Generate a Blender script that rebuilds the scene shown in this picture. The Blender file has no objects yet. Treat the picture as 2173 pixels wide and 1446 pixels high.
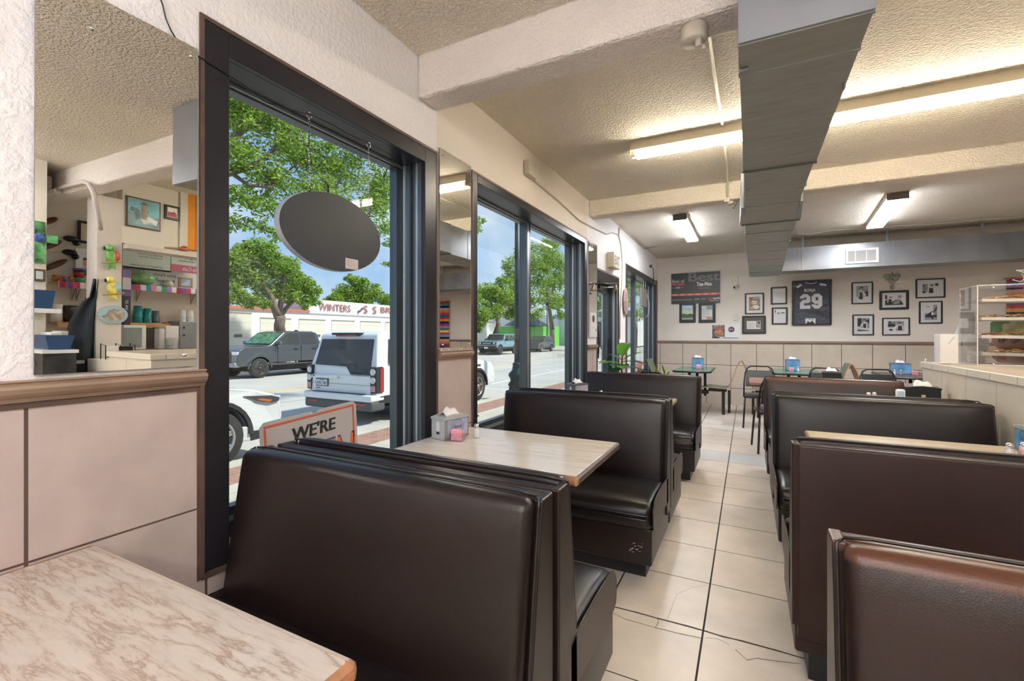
import bpy, bmesh, math, random
from mathutils import Vector, Matrix
R = math.radians
C = bpy.context.scene.collection
scene = bpy.context.scene
random.seed(7)

# ---------------------------------------------------------------- camera, view, sky, sun
CAM = Vector((1.639, 0.0, 1.34)); YAW = R(27.16); FPX = 973.6; HV = 711.0
cam_data = bpy.data.cameras.new('camera'); cam_data.sensor_width = 36
cam_data.lens = FPX/2173*36; cam_data.shift_y = -12/2173; cam_data.clip_start = 0.02; cam_data.clip_end = 400
cam = bpy.data.objects.new('camera', cam_data); C.objects.link(cam)
cam.location = CAM; cam.rotation_euler = (R(90), 0, YAW); scene.camera = cam
vs = scene.view_settings
vs.view_transform = 'Standard'; vs.look = 'None'; vs.exposure = 1.56; vs.gamma = 1.0; vs.use_curve_mapping = False
scene.cycles.use_denoising = True
scene.cycles.max_bounces = 10; scene.cycles.diffuse_bounces = 8; scene.cycles.glossy_bounces = 5
scene.cycles.transparent_max_bounces = 16; scene.cycles.transmission_bounces = 6
scene.cycles.sample_clamp_indirect = 6; scene.cycles.caustics_reflective = False; scene.cycles.caustics_refractive = False

w = bpy.data.worlds.new('sky'); scene.world = w; w.use_nodes = True
nt = w.node_tree; nt.nodes.clear()
wo = nt.nodes.new('ShaderNodeOutputWorld'); bg = nt.nodes.new('ShaderNodeBackground')
tc = nt.nodes.new('ShaderNodeTexCoord'); sx = nt.nodes.new('ShaderNodeSeparateXYZ')
rp = nt.nodes.new('ShaderNodeValToRGB'); nz = nt.nodes.new('ShaderNodeTexNoise')
nt.links.new(tc.outputs['Generated'], sx.inputs[0]); nt.links.new(sx.outputs['Z'], rp.inputs[0])
e = rp.color_ramp.elements
e[0].position = 0.0; e[0].color = (0.62, 0.72, 0.84, 1); e[1].position = 0.55; e[1].color = (0.20, 0.36, 0.72, 1)
m_ = rp.color_ramp.elements.new(0.12); m_.color = (0.38, 0.56, 0.85, 1)
nz.inputs['Scale'].default_value = 3.5; nz.inputs['Detail'].default_value = 6
nt.links.new(tc.outputs['Generated'], nz.inputs[0])
r2 = nt.nodes.new('ShaderNodeValToRGB'); r2.color_ramp.elements[0].position = .48; r2.color_ramp.elements[1].position = .72
nt.links.new(nz.outputs[0], r2.inputs[0])
mx = nt.nodes.new('ShaderNodeMixRGB'); mx.inputs[2].default_value = (0.85, 0.9, 0.95, 1)
nt.links.new(r2.outputs[0], mx.inputs[0]); nt.links.new(rp.outputs[0], mx.inputs[1])
nt.links.new(mx.outputs[0], bg.inputs[0]); bg.inputs[1].default_value = 0.4
nt.links.new(bg.outputs[0], wo.inputs[0])
sun_d = bpy.data.lights.new('sun', 'SUN'); sun_d.energy = 2.0; sun_d.angle = R(4); sun_d.color = (1, .93, .82)
sun = bpy.data.objects.new('sun', sun_d); C.objects.link(sun); sun.rotation_euler = (R(-14), R(38), 0)

# ---------------------------------------------------------------- geometry measured on real planes
def ray(u, v):
    a = (u-1086.5)/FPX
    return Vector((math.cos(YAW)*a-math.sin(YAW), math.sin(YAW)*a+math.cos(YAW), -(v-HV)/FPX))
def wp(u, v, ax, val):
    i = 'xyz'.index(ax); d = ray(u, v); return CAM+d*((val-CAM[i])/d[i])
MT = R(0.6)                                            # the big mirror hangs leaning forward a little
MN = Vector((math.cos(MT), 0, -math.sin(MT))); MP = Vector((0.012, .68, 1.24))
def mw(u, v, X):                                       # a point of the kitchen seen in the big mirror
    d = ray(u, v); d = d-2*d.dot(MN)*MN; o = CAM-2*(CAM-MP).dot(MN)*MN
    return o+d*((X-o.x)/d.x)

# ---------------------------------------------------------------- materials
MC = {}
def _bsdf(m):
    m.use_nodes = True; return m.node_tree.nodes['Principled BSDF']
def pm(name, col, rough=.5, metal=0., var=None, bump=None, spec=.5, emit=None, coat=0., aniso=None):
    """var=(scale, amount[, stretch xyz]) colour variation; bump=(scale, strength, distance)"""
    if name in MC: return MC[name]
    m = bpy.data.materials.new(name); b = _bsdf(m); nt = m.node_tree
    b.inputs['Base Color'].default_value = (*col, 1); b.inputs['Roughness'].default_value = rough
    b.inputs['Metallic'].default_value = metal; b.inputs['Specular IOR Level'].default_value = spec
    b.inputs['Coat Weight'].default_value = coat
    tcn = nt.nodes.new('ShaderNodeTexCoord')
    if var:
        n = nt.nodes.new('ShaderNodeTexNoise'); n.inputs['Scale'].default_value = var[0]; n.inputs['Detail'].default_value = 5
        mp = nt.nodes.new('ShaderNodeMapping'); nt.links.new(tcn.outputs['Object'], mp.inputs[0])
        if len(var) > 2: mp.inputs['Scale'].default_value = var[2]
        nt.links.new(mp.outputs[0], n.inputs[0])
        cr = nt.nodes.new('ShaderNodeValToRGB'); a = var[1]
        cr.color_ramp.elements[0].position = .3; cr.color_ramp.elements[1].position = .7
        cr.color_ramp.elements[0].color = (*[max(0, c*(1-a)) for c in col], 1)
        cr.color_ramp.elements[1].color = (*[min(1, c*(1+a)) for c in col], 1)
        nt.links.new(n.outputs[0], cr.inputs[0]); nt.links.new(cr.outputs[0], b.inputs['Base Color'])
    if bump:
        n = nt.nodes.new('ShaderNodeTexNoise'); n.inputs['Scale'].default_value = bump[0]; n.inputs['Detail'].default_value = 4
        nt.links.new(tcn.outputs['Object'], n.inputs[0])
        bp = nt.nodes.new('ShaderNodeBump'); bp.inputs['Strength'].default_value = bump[1]; bp.inputs['Distance'].default_value = bump[2]
        nt.links.new(n.outputs[0], bp.inputs['Height']); nt.links.new(bp.outputs[0], b.inputs['Normal'])
    if emit:
        b.inputs['Emission Color'].default_value = (*emit[0], 1); b.inputs['Emission Strength'].default_value = emit[1]
    MC[name] = m; return m
def col(r, g, b, rough=.55, metal=0.):
    return pm('paint_%d_%d_%d_%d_%d' % (r*255, g*255, b*255, rough*100, metal*10), (r, g, b), rough, metal)
def node_math(nt, op, a, b=None, c=None):
    n = nt.nodes.new('ShaderNodeMath'); n.operation = op
    for i, x in enumerate((a, b, c)):
        if x is None: continue
        if isinstance(x, (int, float)): n.inputs[i].default_value = x
        else: nt.links.new(x, n.inputs[i])
    return n.outputs[0]
def tile_mat(name, base, grout, lines, rough=.35, var=.1, cell=None, special=None, vs_=6.):
    """lines=[(axis, origin, period, half width)] grout lines in object space"""
    m = bpy.data.materials.new(name); b = _bsdf(m); nt = m.node_tree
    tcn = nt.nodes.new('ShaderNodeTexCoord'); s = nt.nodes.new('ShaderNodeSeparateXYZ'); nt.links.new(tcn.outputs['Object'], s.inputs[0])
    mask = None
    for ax, org, per, hw in lines:
        o = s.outputs['XYZ'.index(ax.upper())]
        t = node_math(nt, 'SUBTRACT', o, org-per*50.5); t = node_math(nt, 'MODULO', t, per)
        t = node_math(nt, 'SUBTRACT', t, per*.5); t = node_math(nt, 'ABSOLUTE', t); t = node_math(nt, 'LESS_THAN', t, hw)
        mask = t if mask is None else node_math(nt, 'MAXIMUM', mask, t)
    n = nt.nodes.new('ShaderNodeTexNoise'); n.inputs['Scale'].default_value = vs_; n.inputs['Detail'].default_value = 7; n.inputs['Roughness'].default_value = .6
    nt.links.new(tcn.outputs['Object'], n.inputs[0])
    cr = nt.nodes.new('ShaderNodeValToRGB'); cr.color_ramp.elements[0].position = .32; cr.color_ramp.elements[1].position = .68
    cr.color_ramp.elements[0].color = (*[c*(1-var) for c in base], 1); cr.color_ramp.elements[1].color = (*[min(1, c*(1+var)) for c in base], 1)
    nt.links.new(n.outputs[0], cr.inputs[0]); colo = cr.outputs[0]
    if special:                                         # a row of tiles of another colour: (axis, lo, hi, colour)
        ax, lo, hi, c2 = special; o = s.outputs['XYZ'.index(ax.upper())]
        k = node_math(nt, 'MULTIPLY', node_math(nt, 'GREATER_THAN', o, lo), node_math(nt, 'LESS_THAN', o, hi))
        mm = nt.nodes.new('ShaderNodeMixRGB'); nt.links.new(k, mm.inputs[0]); nt.links.new(colo, mm.inputs[1]); mm.inputs[2].default_value = (*c2, 1)
        colo = mm.outputs[0]
    mm = nt.nodes.new('ShaderNodeMixRGB'); nt.links.new(mask, mm.inputs[0]); nt.links.new(colo, mm.inputs[1]); mm.inputs[2].default_value = (*grout, 1)
    nt.links.new(mm.outputs[0], b.inputs['Base Color'])
    rr = node_math(nt, 'MULTIPLY_ADD', mask, .5, rough); nt.links.new(rr, b.inputs['Roughness'])
    bp = nt.nodes.new('ShaderNodeBump'); bp.inputs['Strength'].default_value = .5; bp.inputs['Distance'].default_value = .003
    inv = node_math(nt, 'SUBTRACT', 1., mask); h = node_math(nt, 'MULTIPLY_ADD', n.outputs[0], .12, inv)
    nt.links.new(h, bp.inputs['Height']); nt.links.new(bp.outputs[0], b.inputs['Normal'])
    return m
def knock_mat(name, base, scale, strength, dist, rough=.75, detail=3, thr=(.35, .65), spec=.3):
    """sprayed popcorn / knockdown plaster"""
    m = bpy.data.materials.new(name); b = _bsdf(m); nt = m.node_tree; b.inputs['Roughness'].default_value = rough
    b.inputs['Specular IOR Level'].default_value = spec
    tcn = nt.nodes.new('ShaderNodeTexCoord')
    n = nt.nodes.new('ShaderNodeTexNoise'); n.inputs['Scale'].default_value = scale; n.inputs['Detail'].default_value = detail; n.inputs['Roughness'].default_value = .55
    nt.links.new(tcn.outputs['Object'], n.inputs[0])
    cr = nt.nodes.new('ShaderNodeValToRGB'); cr.color_ramp.elements[0].position = thr[0]; cr.color_ramp.elements[1].position = thr[1]
    nt.links.new(n.outputs[0], cr.inputs[0])
    bp = nt.nodes.new('ShaderNodeBump'); bp.inputs['Strength'].default_value = strength; bp.inputs['Distance'].default_value = dist
    nt.links.new(cr.outputs[0], bp.inputs['Height']); nt.links.new(bp.outputs[0], b.inputs['Normal'])
    n2 = nt.nodes.new('ShaderNodeTexNoise'); n2.inputs['Scale'].default_value = 1.3; n2.inputs['Detail'].default_value = 3
    nt.links.new(tcn.outputs['Object'], n2.inputs[0])
    c2 = nt.nodes.new('ShaderNodeValToRGB'); c2.color_ramp.elements[0].position = .3; c2.color_ramp.elements[1].position = .7
    c2.color_ramp.elements[0].color = (*[c*.95 for c in base], 1); c2.color_ramp.elements[1].color = (*[min(1, c*1.04) for c in base], 1)
    nt.links.new(n2.outputs[0], c2.inputs[0]); nt.links.new(c2.outputs[0], b.inputs['Base Color'])
    return m
def glass_mat(name, tint=(.93, .96, .95), refl=1.0, rough=0.0, ior=1.5):
    m = bpy.data.materials.new(name); m.use_nodes = True; nt = m.node_tree; nt.nodes.clear()
    o = nt.nodes.new('ShaderNodeOutputMaterial'); t = nt.nodes.new('ShaderNodeBsdfTransparent'); g = nt.nodes.new('ShaderNodeBsdfGlossy')
    t.inputs[0].default_value = (*tint, 1); g.inputs['Roughness'].default_value = rough
    f = nt.nodes.new('ShaderNodeFresnel'); f.inputs[0].default_value = ior
    ge = nt.nodes.new('ShaderNodeNewGeometry'); k = node_math(nt, 'MULTIPLY', f.outputs[0], refl); k = node_math(nt, 'MULTIPLY', k, node_math(nt, 'SUBTRACT', 1., ge.outputs['Backfacing'])); mx = nt.nodes.new('ShaderNodeMixShader')
    nt.links.new(k, mx.inputs[0]); nt.links.new(t.outputs[0], mx.inputs[1]); nt.links.new(g.outputs[0], mx.inputs[2]); nt.links.new(mx.outputs[0], o.inputs[0])
    return m
def leather_mat(name, base, rough=.36, wear=None, grain=420.):
    m = bpy.data.materials.new(name); b = _bsdf(m); nt = m.node_tree
    b.inputs['Roughness'].default_value = rough; b.inputs['Specular IOR Level'].default_value = .42
    tcn = nt.nodes.new('ShaderNodeTexCoord'); v = nt.nodes.new('ShaderNodeTexVoronoi'); v.inputs['Scale'].default_value = grain
    v.feature = 'SMOOTH_F1'; nt.links.new(tcn.outputs['Object'], v.inputs[0])
    n = nt.nodes.new('ShaderNodeTexNoise'); n.inputs['Scale'].default_value = 9; nt.links.new(tcn.outputs['Object'], n.inputs[0])
    h = node_math(nt, 'MULTIPLY_ADD', n.outputs[0], .8, v.outputs[0])
    bp = nt.nodes.new('ShaderNodeBump'); bp.inputs['Strength'].default_value = .24; bp.inputs['Distance'].default_value = .0012
    nt.links.new(h, bp.inputs['Height']); nt.links.new(bp.outputs[0], b.inputs['Normal'])
    n2 = nt.nodes.new('ShaderNodeTexNoise'); n2.inputs['Scale'].default_value = 2.2; n2.inputs['Detail'].default_value = 5; nt.links.new(tcn.outputs['Object'], n2.inputs[0])
    c2 = nt.nodes.new('ShaderNodeValToRGB'); c2.color_ramp.elements[0].position = .35; c2.color_ramp.elements[1].position = .75
    c2.color_ramp.elements[0].color = (*[c*.85 for c in base], 1); c2.color_ramp.elements[1].color = (*[min(1, c*1.3) for c in base], 1)
    nt.links.new(n2.outputs[0], c2.inputs[0]); co = c2.outputs[0]
    if wear:                                            # worn tan band on the top roll: (z start, colour)
        s = nt.nodes.new('ShaderNodeSeparateXYZ'); nt.links.new(tcn.outputs['Object'], s.inputs[0])
        zz = node_math(nt, 'MULTIPLY_ADD', n2.outputs[0], .02, s.outputs[2])
        k = nt.nodes.new('ShaderNodeMapRange'); k.inputs[1].default_value = wear[0]; k.inputs[2].default_value = wear[0]+.012
        nt.links.new(zz, k.inputs[0]); mm = nt.nodes.new('ShaderNodeMixRGB'); nt.links.new(k.outputs[0], mm.inputs[0])
        nt.links.new(co, mm.inputs[1]); mm.inputs[2].default_value = (*wear[1], 1); co = mm.outputs[0]
    nt.links.new(co, b.inputs['Base Color'])
    return m
def travertine_mat(name, base, vein, stretch, scale=5., rough=.22, thin=.06, cover=.42):
    m = bpy.data.materials.new(name); b = _bsdf(m); nt = m.node_tree; b.inputs['Roughness'].default_value = rough
    tcn = nt.nodes.new('ShaderNodeTexCoord'); mp = nt.nodes.new('ShaderNodeMapping'); mp.inputs['Scale'].default_value = stretch
    nt.links.new(tcn.outputs['Object'], mp.inputs[0])
    n = nt.nodes.new('ShaderNodeTexNoise'); n.inputs['Scale'].default_value = scale; n.inputs['Detail'].default_value = 9; n.inputs['Roughness'].default_value = .62; n.inputs['Distortion'].default_value = .35
    nt.links.new(mp.outputs[0], n.inputs[0])
    cr = nt.nodes.new('ShaderNodeValToRGB'); el = cr.color_ramp.elements
    el[0].position = 0.; el[0].color = (*base, 1); el[1].position = 1.; el[1].color = (*[c*.9 for c in base], 1)
    for p, c in ((.5-thin*1.6, [x*1.0 for x in base]), (.5-thin*.45, [.6*b_+.4*v_ for b_, v_ in zip(base, vein)]), (.5, vein), (.5+thin*.45, [.7*b_+.3*v_ for b_, v_ in zip(base, vein)]), (.5+thin*1.6, [x*1.04 for x in base])):
        q = el.new(p); q.color = (*c, 1)
    nt.links.new(n.outputs[0], cr.inputs[0])
    n3 = nt.nodes.new('ShaderNodeTexNoise'); n3.inputs['Scale'].default_value = scale*.6; n3.inputs['Detail'].default_value = 4
    nt.links.new(mp.outputs[0], n3.inputs[0])
    c3 = nt.nodes.new('ShaderNodeValToRGB'); c3.color_ramp.elements[0].position = cover; c3.color_ramp.elements[1].position = cover+.16
    nt.links.new(n3.outputs[0], c3.inputs[0])
    mm = nt.nodes.new('ShaderNodeMixRGB'); nt.links.new(c3.outputs[0], mm.inputs[0]); mm.inputs[1].default_value = (*base, 1); nt.links.new(cr.outputs[0], mm.inputs[2])
    nt.links.new(mm.outputs[0], b.inputs['Base Color'])
    return m
def streak_mat(name, colors, axis='x', scale=1., rough=.8, pos0=0.):
    """woven stripes along an axis of object space"""
    m = bpy.data.materials.new(name); b = _bsdf(m); nt = m.node_tree; b.inputs['Roughness'].default_value = rough
    tcn = nt.nodes.new('ShaderNodeTexCoord'); s = nt.nodes.new('ShaderNodeSeparateXYZ'); nt.links.new(tcn.outputs['Object'], s.inputs[0])
    t = node_math(nt, 'FRACT', node_math(nt, 'MULTIPLY_ADD', s.outputs['xyz'.index(axis)], scale, pos0))
    cr = nt.nodes.new('ShaderNodeValToRGB'); cr.color_ramp.interpolation = 'CONSTANT'; el = cr.color_ramp.elements
    n = len(colors)
    for i, c in enumerate(colors):
        q = el[0] if i == 0 else (el[1] if i == 1 else el.new(i/n)); q.position = i/n; q.color = (*c, 1)
    nt.links.new(t, cr.inputs[0]); nt.links.new(cr.outputs[0], b.inputs['Base Color'])
    return m

M_ceil = knock_mat('popcorn_ceiling', (.84, .775, .66), 62., .9, .012, detail=2, thr=(.42, .66))
M_beam = knock_mat('beam_plaster', (.80, .735, .63), 58., .8, .009, detail=2, thr=(.4, .66))
M_beamn = knock_mat('beam_plaster_near', (.80, .745, .70), 58., .7, .008, detail=2, thr=(.4, .66))
M_wall = knock_mat('textured_wall_paint', (.79, .725, .655), 46., .25, .004, rough=.55, detail=3, thr=(.42, .6), spec=.4)
M_walln = knock_mat('textured_wall_paint_mauve_lit', (.85, .83, .85), 46., .35, .005, rough=.5, detail=3, thr=(.42, .6), spec=.45)  # same cream wall paint with the light's mauve cast put into its colour
M_kitwall = pm('kitchen_wall_paint', (.74, .70, .62), .6, bump=(60, .3, .003))
M_brown = pm('brown_paint', (.115, .07, .055), .5, var=(8, .3), bump=(30, .5, .003))
M_rail = pm('taupe_trim_paint', (.30, .205, .15), .4, var=(4, .12))
M_bronze = pm('dark_bronze_aluminium', (.035, .034, .040), .33, .55, var=(3, .2))
M_bronze2 = pm('grey_aluminium', (.10, .115, .125), .3, .6)
M_alum = pm('light_aluminium_edge', (.42, .47, .48), .32, .75)
M_glass = glass_mat('window_glass', (.93, .97, .955), 1.0)
M_acrylic = glass_mat('acrylic', (.955, .955, .955), 2.2, .02)
M_acredge = pm('acrylic_edge', (.8, .8, .82), .2)
M_mirror = pm('mirror_silver', (.84, .84, .81), 0.0, 1.0)
M_leather = leather_mat('brown_leather', (.0125, .0068, .0064), .36)
M_leather2 = leather_mat('brown_leather_smooth', (.011, .0085, .008), .28, grain=700.)
M_leatherw = leather_mat('worn_brown_leather', (.020, .0105, .0085), .34, wear=(.908, (.085, .030, .015)))
M_leatherr = leather_mat('reddish_brown_leather', (.026, .0105, .008), .42)
M_side = leather_mat('taupe_leather_side', (.052, .038, .032), .42, grain=600.)
M_welt = pm('welt_cord', (.02, .014, .013), .3)
M_kick = pm('black_kick', (.016, .017, .018), .4)
M_black = pm('black_metal', (.014, .015, .016), .32, .2)
M_blackfrm = pm('black_frame_wood', (.018, .020, .020), .4)
M_chrome = pm('chrome', (.75, .75, .76), .12, 1.)
M_galv = pm('galvanised_steel', (.25, .26, .275), .36, .55, var=(3.5, .13, (1, 1, 1)), bump=(5, .25, .006))
M_galvu = pm('galvanised_steel_dull', (.27, .285, .262), .42, .35, var=(5, .10, (1, 6, 1)), bump=(4, .35, .008))
M_galvseam = pm('duct_seam', (.10, .105, .10), .4, .5)
M_white = pm('white_plastic', (.78, .78, .77), .4)
M_paper = pm('paper_white', (.82, .82, .82), .8)
M_trav = travertine_mat('travertine_laminate', (.50, .44, .395), (.30, .215, .17), (1.3, 7.5, 1.), 4.2, .3, .06, .34)
M_trav2 = travertine_mat('driftwood_laminate', (.80, .72, .62), (.60, .50, .40), (.8, 15., 1.), 3.2, .13, .05)
M_trav3 = travertine_mat('tan_laminate', (.66, .55, .41), (.46, .36, .25), (.8, 13., 1.), 3.0, .25, .06)
M_oak = pm('honey_oak_laminate', (.56, .35, .15), .3, var=(4, .15, (1, 9, 1)))
M_tmold = pm('brown_table_edge', (.13, .075, .058), .35, var=(14, .35), bump=(40, .5, .002))
M_tmoldw = pm('worn_wood_edge', (.33, .15, .075), .45, var=(16, .5), bump=(50, .6, .003))
M_tcorner = pm('bare_wood_corner', (.52, .28, .12), .55, var=(30, .4), bump=(40, .6, .003))
M_green = pm('green_laminate', (.05, .23, .15), .2, var=(3, .15))
M_greens = pm('green_seat_laminate', (.10, .17, .10), .35, var=(20, .2))
M_ply = pm('bent_plywood', (.42, .24, .12), .45, var=(6, .25, (1, 1, 12)))
M_redt = pm('red_brown_laminate', (.27, .125, .10), .3, var=(5, .2, (1, 8, 1)))
M_vinyl = pm('black_vinyl', (.022, .025, .03), .28)
M_pink = pm('pink_paper', (.90, .36, .44), .6, var=(60, .2))
M_salt = pm('salt', (.8, .8, .78), .7)
M_conc = pm('street_concrete', (.50, .475, .44), .85, var=(.5, .10), bump=(20, .2, .01))
M_conc2 = pm('sidewalk_concrete', (.50, .47, .40), .85, var=(1.2, .10))
M_tyre = pm('tyre_rubber', (.03, .028, .027), .75)
M_carglass = pm('tinted_car_glass', (.045, .045, .042), .07, spec=.5)
M_bark = pm('tree_bark', (.17, .13, .10), .9, var=(9, .3, (1, 1, .3)), bump=(14, .6, .03))

def leafm(name, c):
    m = bpy.data.materials.new(name); m.use_nodes = True; nt = m.node_tree; b = nt.nodes['Principled BSDF']
    b.inputs['Base Color'].default_value = (*c, 1); b.inputs['Roughness'].default_value = .55
    t = nt.nodes.new('ShaderNodeBsdfTranslucent'); t.inputs[0].default_value = (c[0]*1.5, c[1]*1.35, c[2]*.8, 1)
    mx = nt.nodes.new('ShaderNodeMixShader'); mx.inputs[0].default_value = .45; o = nt.nodes['Material Output']
    nt.links.new(b.outputs[0], mx.inputs[1]); nt.links.new(t.outputs[0], mx.inputs[2]); nt.links.new(mx.outputs[0], o.inputs[0])
    return m
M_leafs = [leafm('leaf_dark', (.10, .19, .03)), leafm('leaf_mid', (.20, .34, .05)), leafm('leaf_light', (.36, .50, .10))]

# ---------------------------------------------------------------- mesh helpers
TX = {}
def text_geo(s):
    if s not in TX:
        cu = bpy.data.curves.new('t', 'FONT'); cu.body = s; cu.size = 1; cu.offset = .012; cu.resolution_u = 3
        ob = bpy.data.objects.new('t', cu); C.objects.link(ob); bpy.context.view_layer.update()
        me = bpy.data.meshes.new_from_object(ob)
        vv = [v.co.copy() for v in me.vertices]; ff = [tuple(p.vertices) for p in me.polygons]
        bpy.data.objects.remove(ob); bpy.data.curves.remove(cu); bpy.data.meshes.remove(me)
        x0 = min(v.x for v in vv); x1 = max(v.x for v in vv); y0 = min(v.y for v in vv); y1 = max(v.y for v in vv)
        TX[s] = ([((v.x-x0)/(x1-x0), (v.y-y0)/(y1-y0)) for v in vv], ff)
    return TX[s]
class G:
    def __init__(s): s.v = []; s.f = []; s.m = []; s.sm = []
    def add(s, vs, fs, m, smooth=False):
        o = len(s.v); s.v += [Vector(v) for v in vs]
        for f in fs: s.f.append(tuple(i+o for i in f)); s.m.append(m); s.sm.append(smooth)
        return s
    def box(s, x0, x1, y0, y1, z0, z1, m):
        v = [(x, y, z) for x in (x0, x1) for y in (y0, y1) for z in (z0, z1)]
        return s.add(v, [(0, 1, 3, 2), (4, 6, 7, 5), (0, 4, 5, 1), (2, 3, 7, 6), (0, 2, 6, 4), (1, 5, 7, 3)], m)
    def hexa(s, v, m):
        return s.add(v, [(0, 1, 2, 3), (7, 6, 5, 4), (0, 4, 5, 1), (1, 5, 6, 2), (2, 6, 7, 3), (3, 7, 4, 0)], m)
    def ext(s, poly, vec, m, smooth=False):
        n = len(poly); p = [Vector(a) for a in poly]; vec = Vector(vec)
        s.add(p+[a+vec for a in p], [tuple(range(n))[::-1], tuple(range(n, 2*n))]+[(i, (i+1) % n, (i+1) % n+n, i+n) for i in range(n)], m, False)
        return s
    def tube(s, pts, r, m, n=8, r1=None, smooth=True, closed=False):
        P = [Vector(p) for p in pts]; k = len(P); rings = []; up = None
        for i, p in enumerate(P):
            if closed: d = P[(i+1) % k]-P[i-1]
            else: d = (P[min(i+1, k-1)]-P[max(i-1, 0)])
            d.normalize()
            if up is None: up = Vector((0, 0, 1)) if abs(d.z) < .9 else Vector((1, 0, 0))
            a = d.cross(up)
            if a.length < 1e-4: a = d.cross(Vector((0, 1, 0)))
            a.normalize(); b = a.cross(d).normalized(); up = b
            rr = r if r1 is None else r+(r1-r)*i/max(1, k-1)
            if isinstance(r, (list, tuple)): rr = r[i]
            rings.append([p+a*(math.cos(t)*rr)+b*(math.sin(t)*rr) for t in [2*math.pi*j/n for j in range(n)]])
        vs = [q for rg in rings for q in rg]; fs = []
        for i in range(k if closed else k-1):
            o = i*n; o2 = ((i+1) % k)*n
            fs += [(o+j, o+(j+1) % n, o2+(j+1) % n, o2+j) for j in range(n)]
        s.add(vs, fs, m, smooth)
        if not closed: s.add(rings[0], [tuple(range(n))], m); s.add(rings[-1], [tuple(range(n))[::-1]], m)
        return s
    def cyl(s, p0, p1, r, m, n=16, r1=None): return s.tube([p0, p1], r, m, n, r1)
    def lathe(s, prof, c, m, n=20, axis='z', smooth=True, caps=True):
        c = Vector(c); vs = []
        for r, h in prof:
            for j in range(n):
                t = 2*math.pi*j/n; a, b = math.cos(t)*r, math.sin(t)*r
                vs.append(c+Vector({'z': (a, b, h), 'y': (a, h, b), 'x': (h, a, b)}[axis]))
        fs = [(i*n+j, i*n+(j+1) % n, (i+1)*n+(j+1) % n, (i+1)*n+j) for i in range(len(prof)-1) for j in range(n)]
        s.add(vs, fs, m, smooth)
        if caps and prof[0][0] > 1e-4: s.add(vs[:n], [tuple(range(n))], m)
        if caps and prof[-1][0] > 1e-4: s.add(vs[-n:], [tuple(range(n))], m)
        return s
    def ball(s, c, r, m, n=10, sc=(1, 1, 1)):
        vs = []; c = Vector(c)
        for i in range(n+1):
            p = math.pi*i/n
            for j in range(n*2):
                t = math.pi*j/n; vs.append(c+Vector((math.sin(p)*math.cos(t)*r*sc[0], math.sin(p)*math.sin(t)*r*sc[1], math.cos(p)*r*sc[2])))
        return s.add(vs, [(i*2*n+j, i*2*n+(j+1) % (2*n), (i+1)*2*n+(j+1) % (2*n), (i+1)*2*n+j) for i in range(n) for j in range(2*n)], m, True)
    def rbox(s, x0, x1, y0, y1, z0, z1, r, m, seg=(6, 4, 6), fn=None):
        """box with rounded edges; fn moves each vertex afterwards (x, y, z, unit coords)"""
        c = Vector(((x0+x1)/2, (y0+y1)/2, (z0+z1)/2)); h = Vector((abs(x1-x0)/2, abs(y1-y0)/2, abs(z1-z0)/2)); r = min(r, min(h)*.999)
        def ticks(hh, n):
            inn = hh-r; t = [-hh, -hh+r*.3, -hh+r*.65]; t += [-inn+2*inn*i/n for i in range(n+1)]; t += [hh-r*.65, hh-r*.3, hh]; return t
        T = [ticks(h[i], seg[i]) for i in range(3)]
        for ax in range(3):
            a, b = (ax+1) % 3, (ax+2) % 3
            for sg in (-1, 1):
                vs = []; na, nb = len(T[a]), len(T[b])
                for p in T[a]:
                    for q in T[b]:
                        v = Vector((0, 0, 0)); v[ax] = sg*h[ax]; v[a] = p; v[b] = q
                        inn = Vector([max(-(h[i]-r), min(h[i]-r, v[i])) for i in range(3)]); d = v-inn
                        if d.length > 1e-9: v = inn+d.normalized()*r
                        un = Vector([v[i]/h[i] for i in range(3)])
                        v = c+v
                        if fn: v = Vector(fn(v, un))
                        vs.append(v)
                fs = [(i*nb+j, i*nb+j+1, (i+1)*nb+j+1, (i+1)*nb+j) if sg > 0 else (i*nb+j, (i+1)*nb+j, (i+1)*nb+j+1, i*nb+j+1) for i in range(na-1) for j in range(nb-1)]
                s.add(vs, fs, m, True)
        return s
    def text(s, t, o, xd, yd, w_, h_, m):
        vs, fs = text_geo(t); o = Vector(o); xd = Vector(xd)*w_; yd = Vector(yd)*h_
        return s.add([o+xd*a+yd*b for a, b in vs], fs, m)
    def poly(s, pts, m): return s.add(pts, [tuple(range(len(pts)))], m)
    def build(s, name, parent=None, merge=True, bev=None, loc=None):
        ms = []; idx = []
        for m in s.m:
            if m not in ms: ms.append(m)
            idx.append(ms.index(m))
        me = bpy.data.meshes.new(name); me.from_pydata([tuple(v) for v in s.v], [], s.f)
        for m in ms: me.materials.append(m)
        me.polygons.foreach_set('material_index', idx); me.polygons.foreach_set('use_smooth', s.sm); me.update()
        if merge:
            b = bmesh.new(); b.from_mesh(me); bmesh.ops.remove_doubles(b, verts=b.verts, dist=1e-5)
            bmesh.ops.recalc_face_normals(b, faces=b.faces); b.to_mesh(me); b.free()
        o = bpy.data.objects.new(name, me); C.objects.link(o)
        if parent is not None: o.parent = parent
        if loc: o.location = loc
        if bev:
            md = o.modifiers.new('bevel', 'BEVEL'); md.width = bev; md.segments = 2; md.limit_method = 'ANGLE'; md.angle_limit = R(40)
        return o
def tag(o, label=None, cat=None, group=None, kind=None):
    if label: o['label'] = label
    if cat: o['category'] = cat
    if group: o['group'] = group
    if kind: o['kind'] = kind
    return o
def thing(name, label, cat, loc=(0, 0, 0), rz=0, group=None):
    o = bpy.data.objects.new(name, None); C.objects.link(o); o.location = loc; o.rotation_euler = (0, 0, rz); o.empty_display_size = .05
    return tag(o, label, cat, group)
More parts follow.
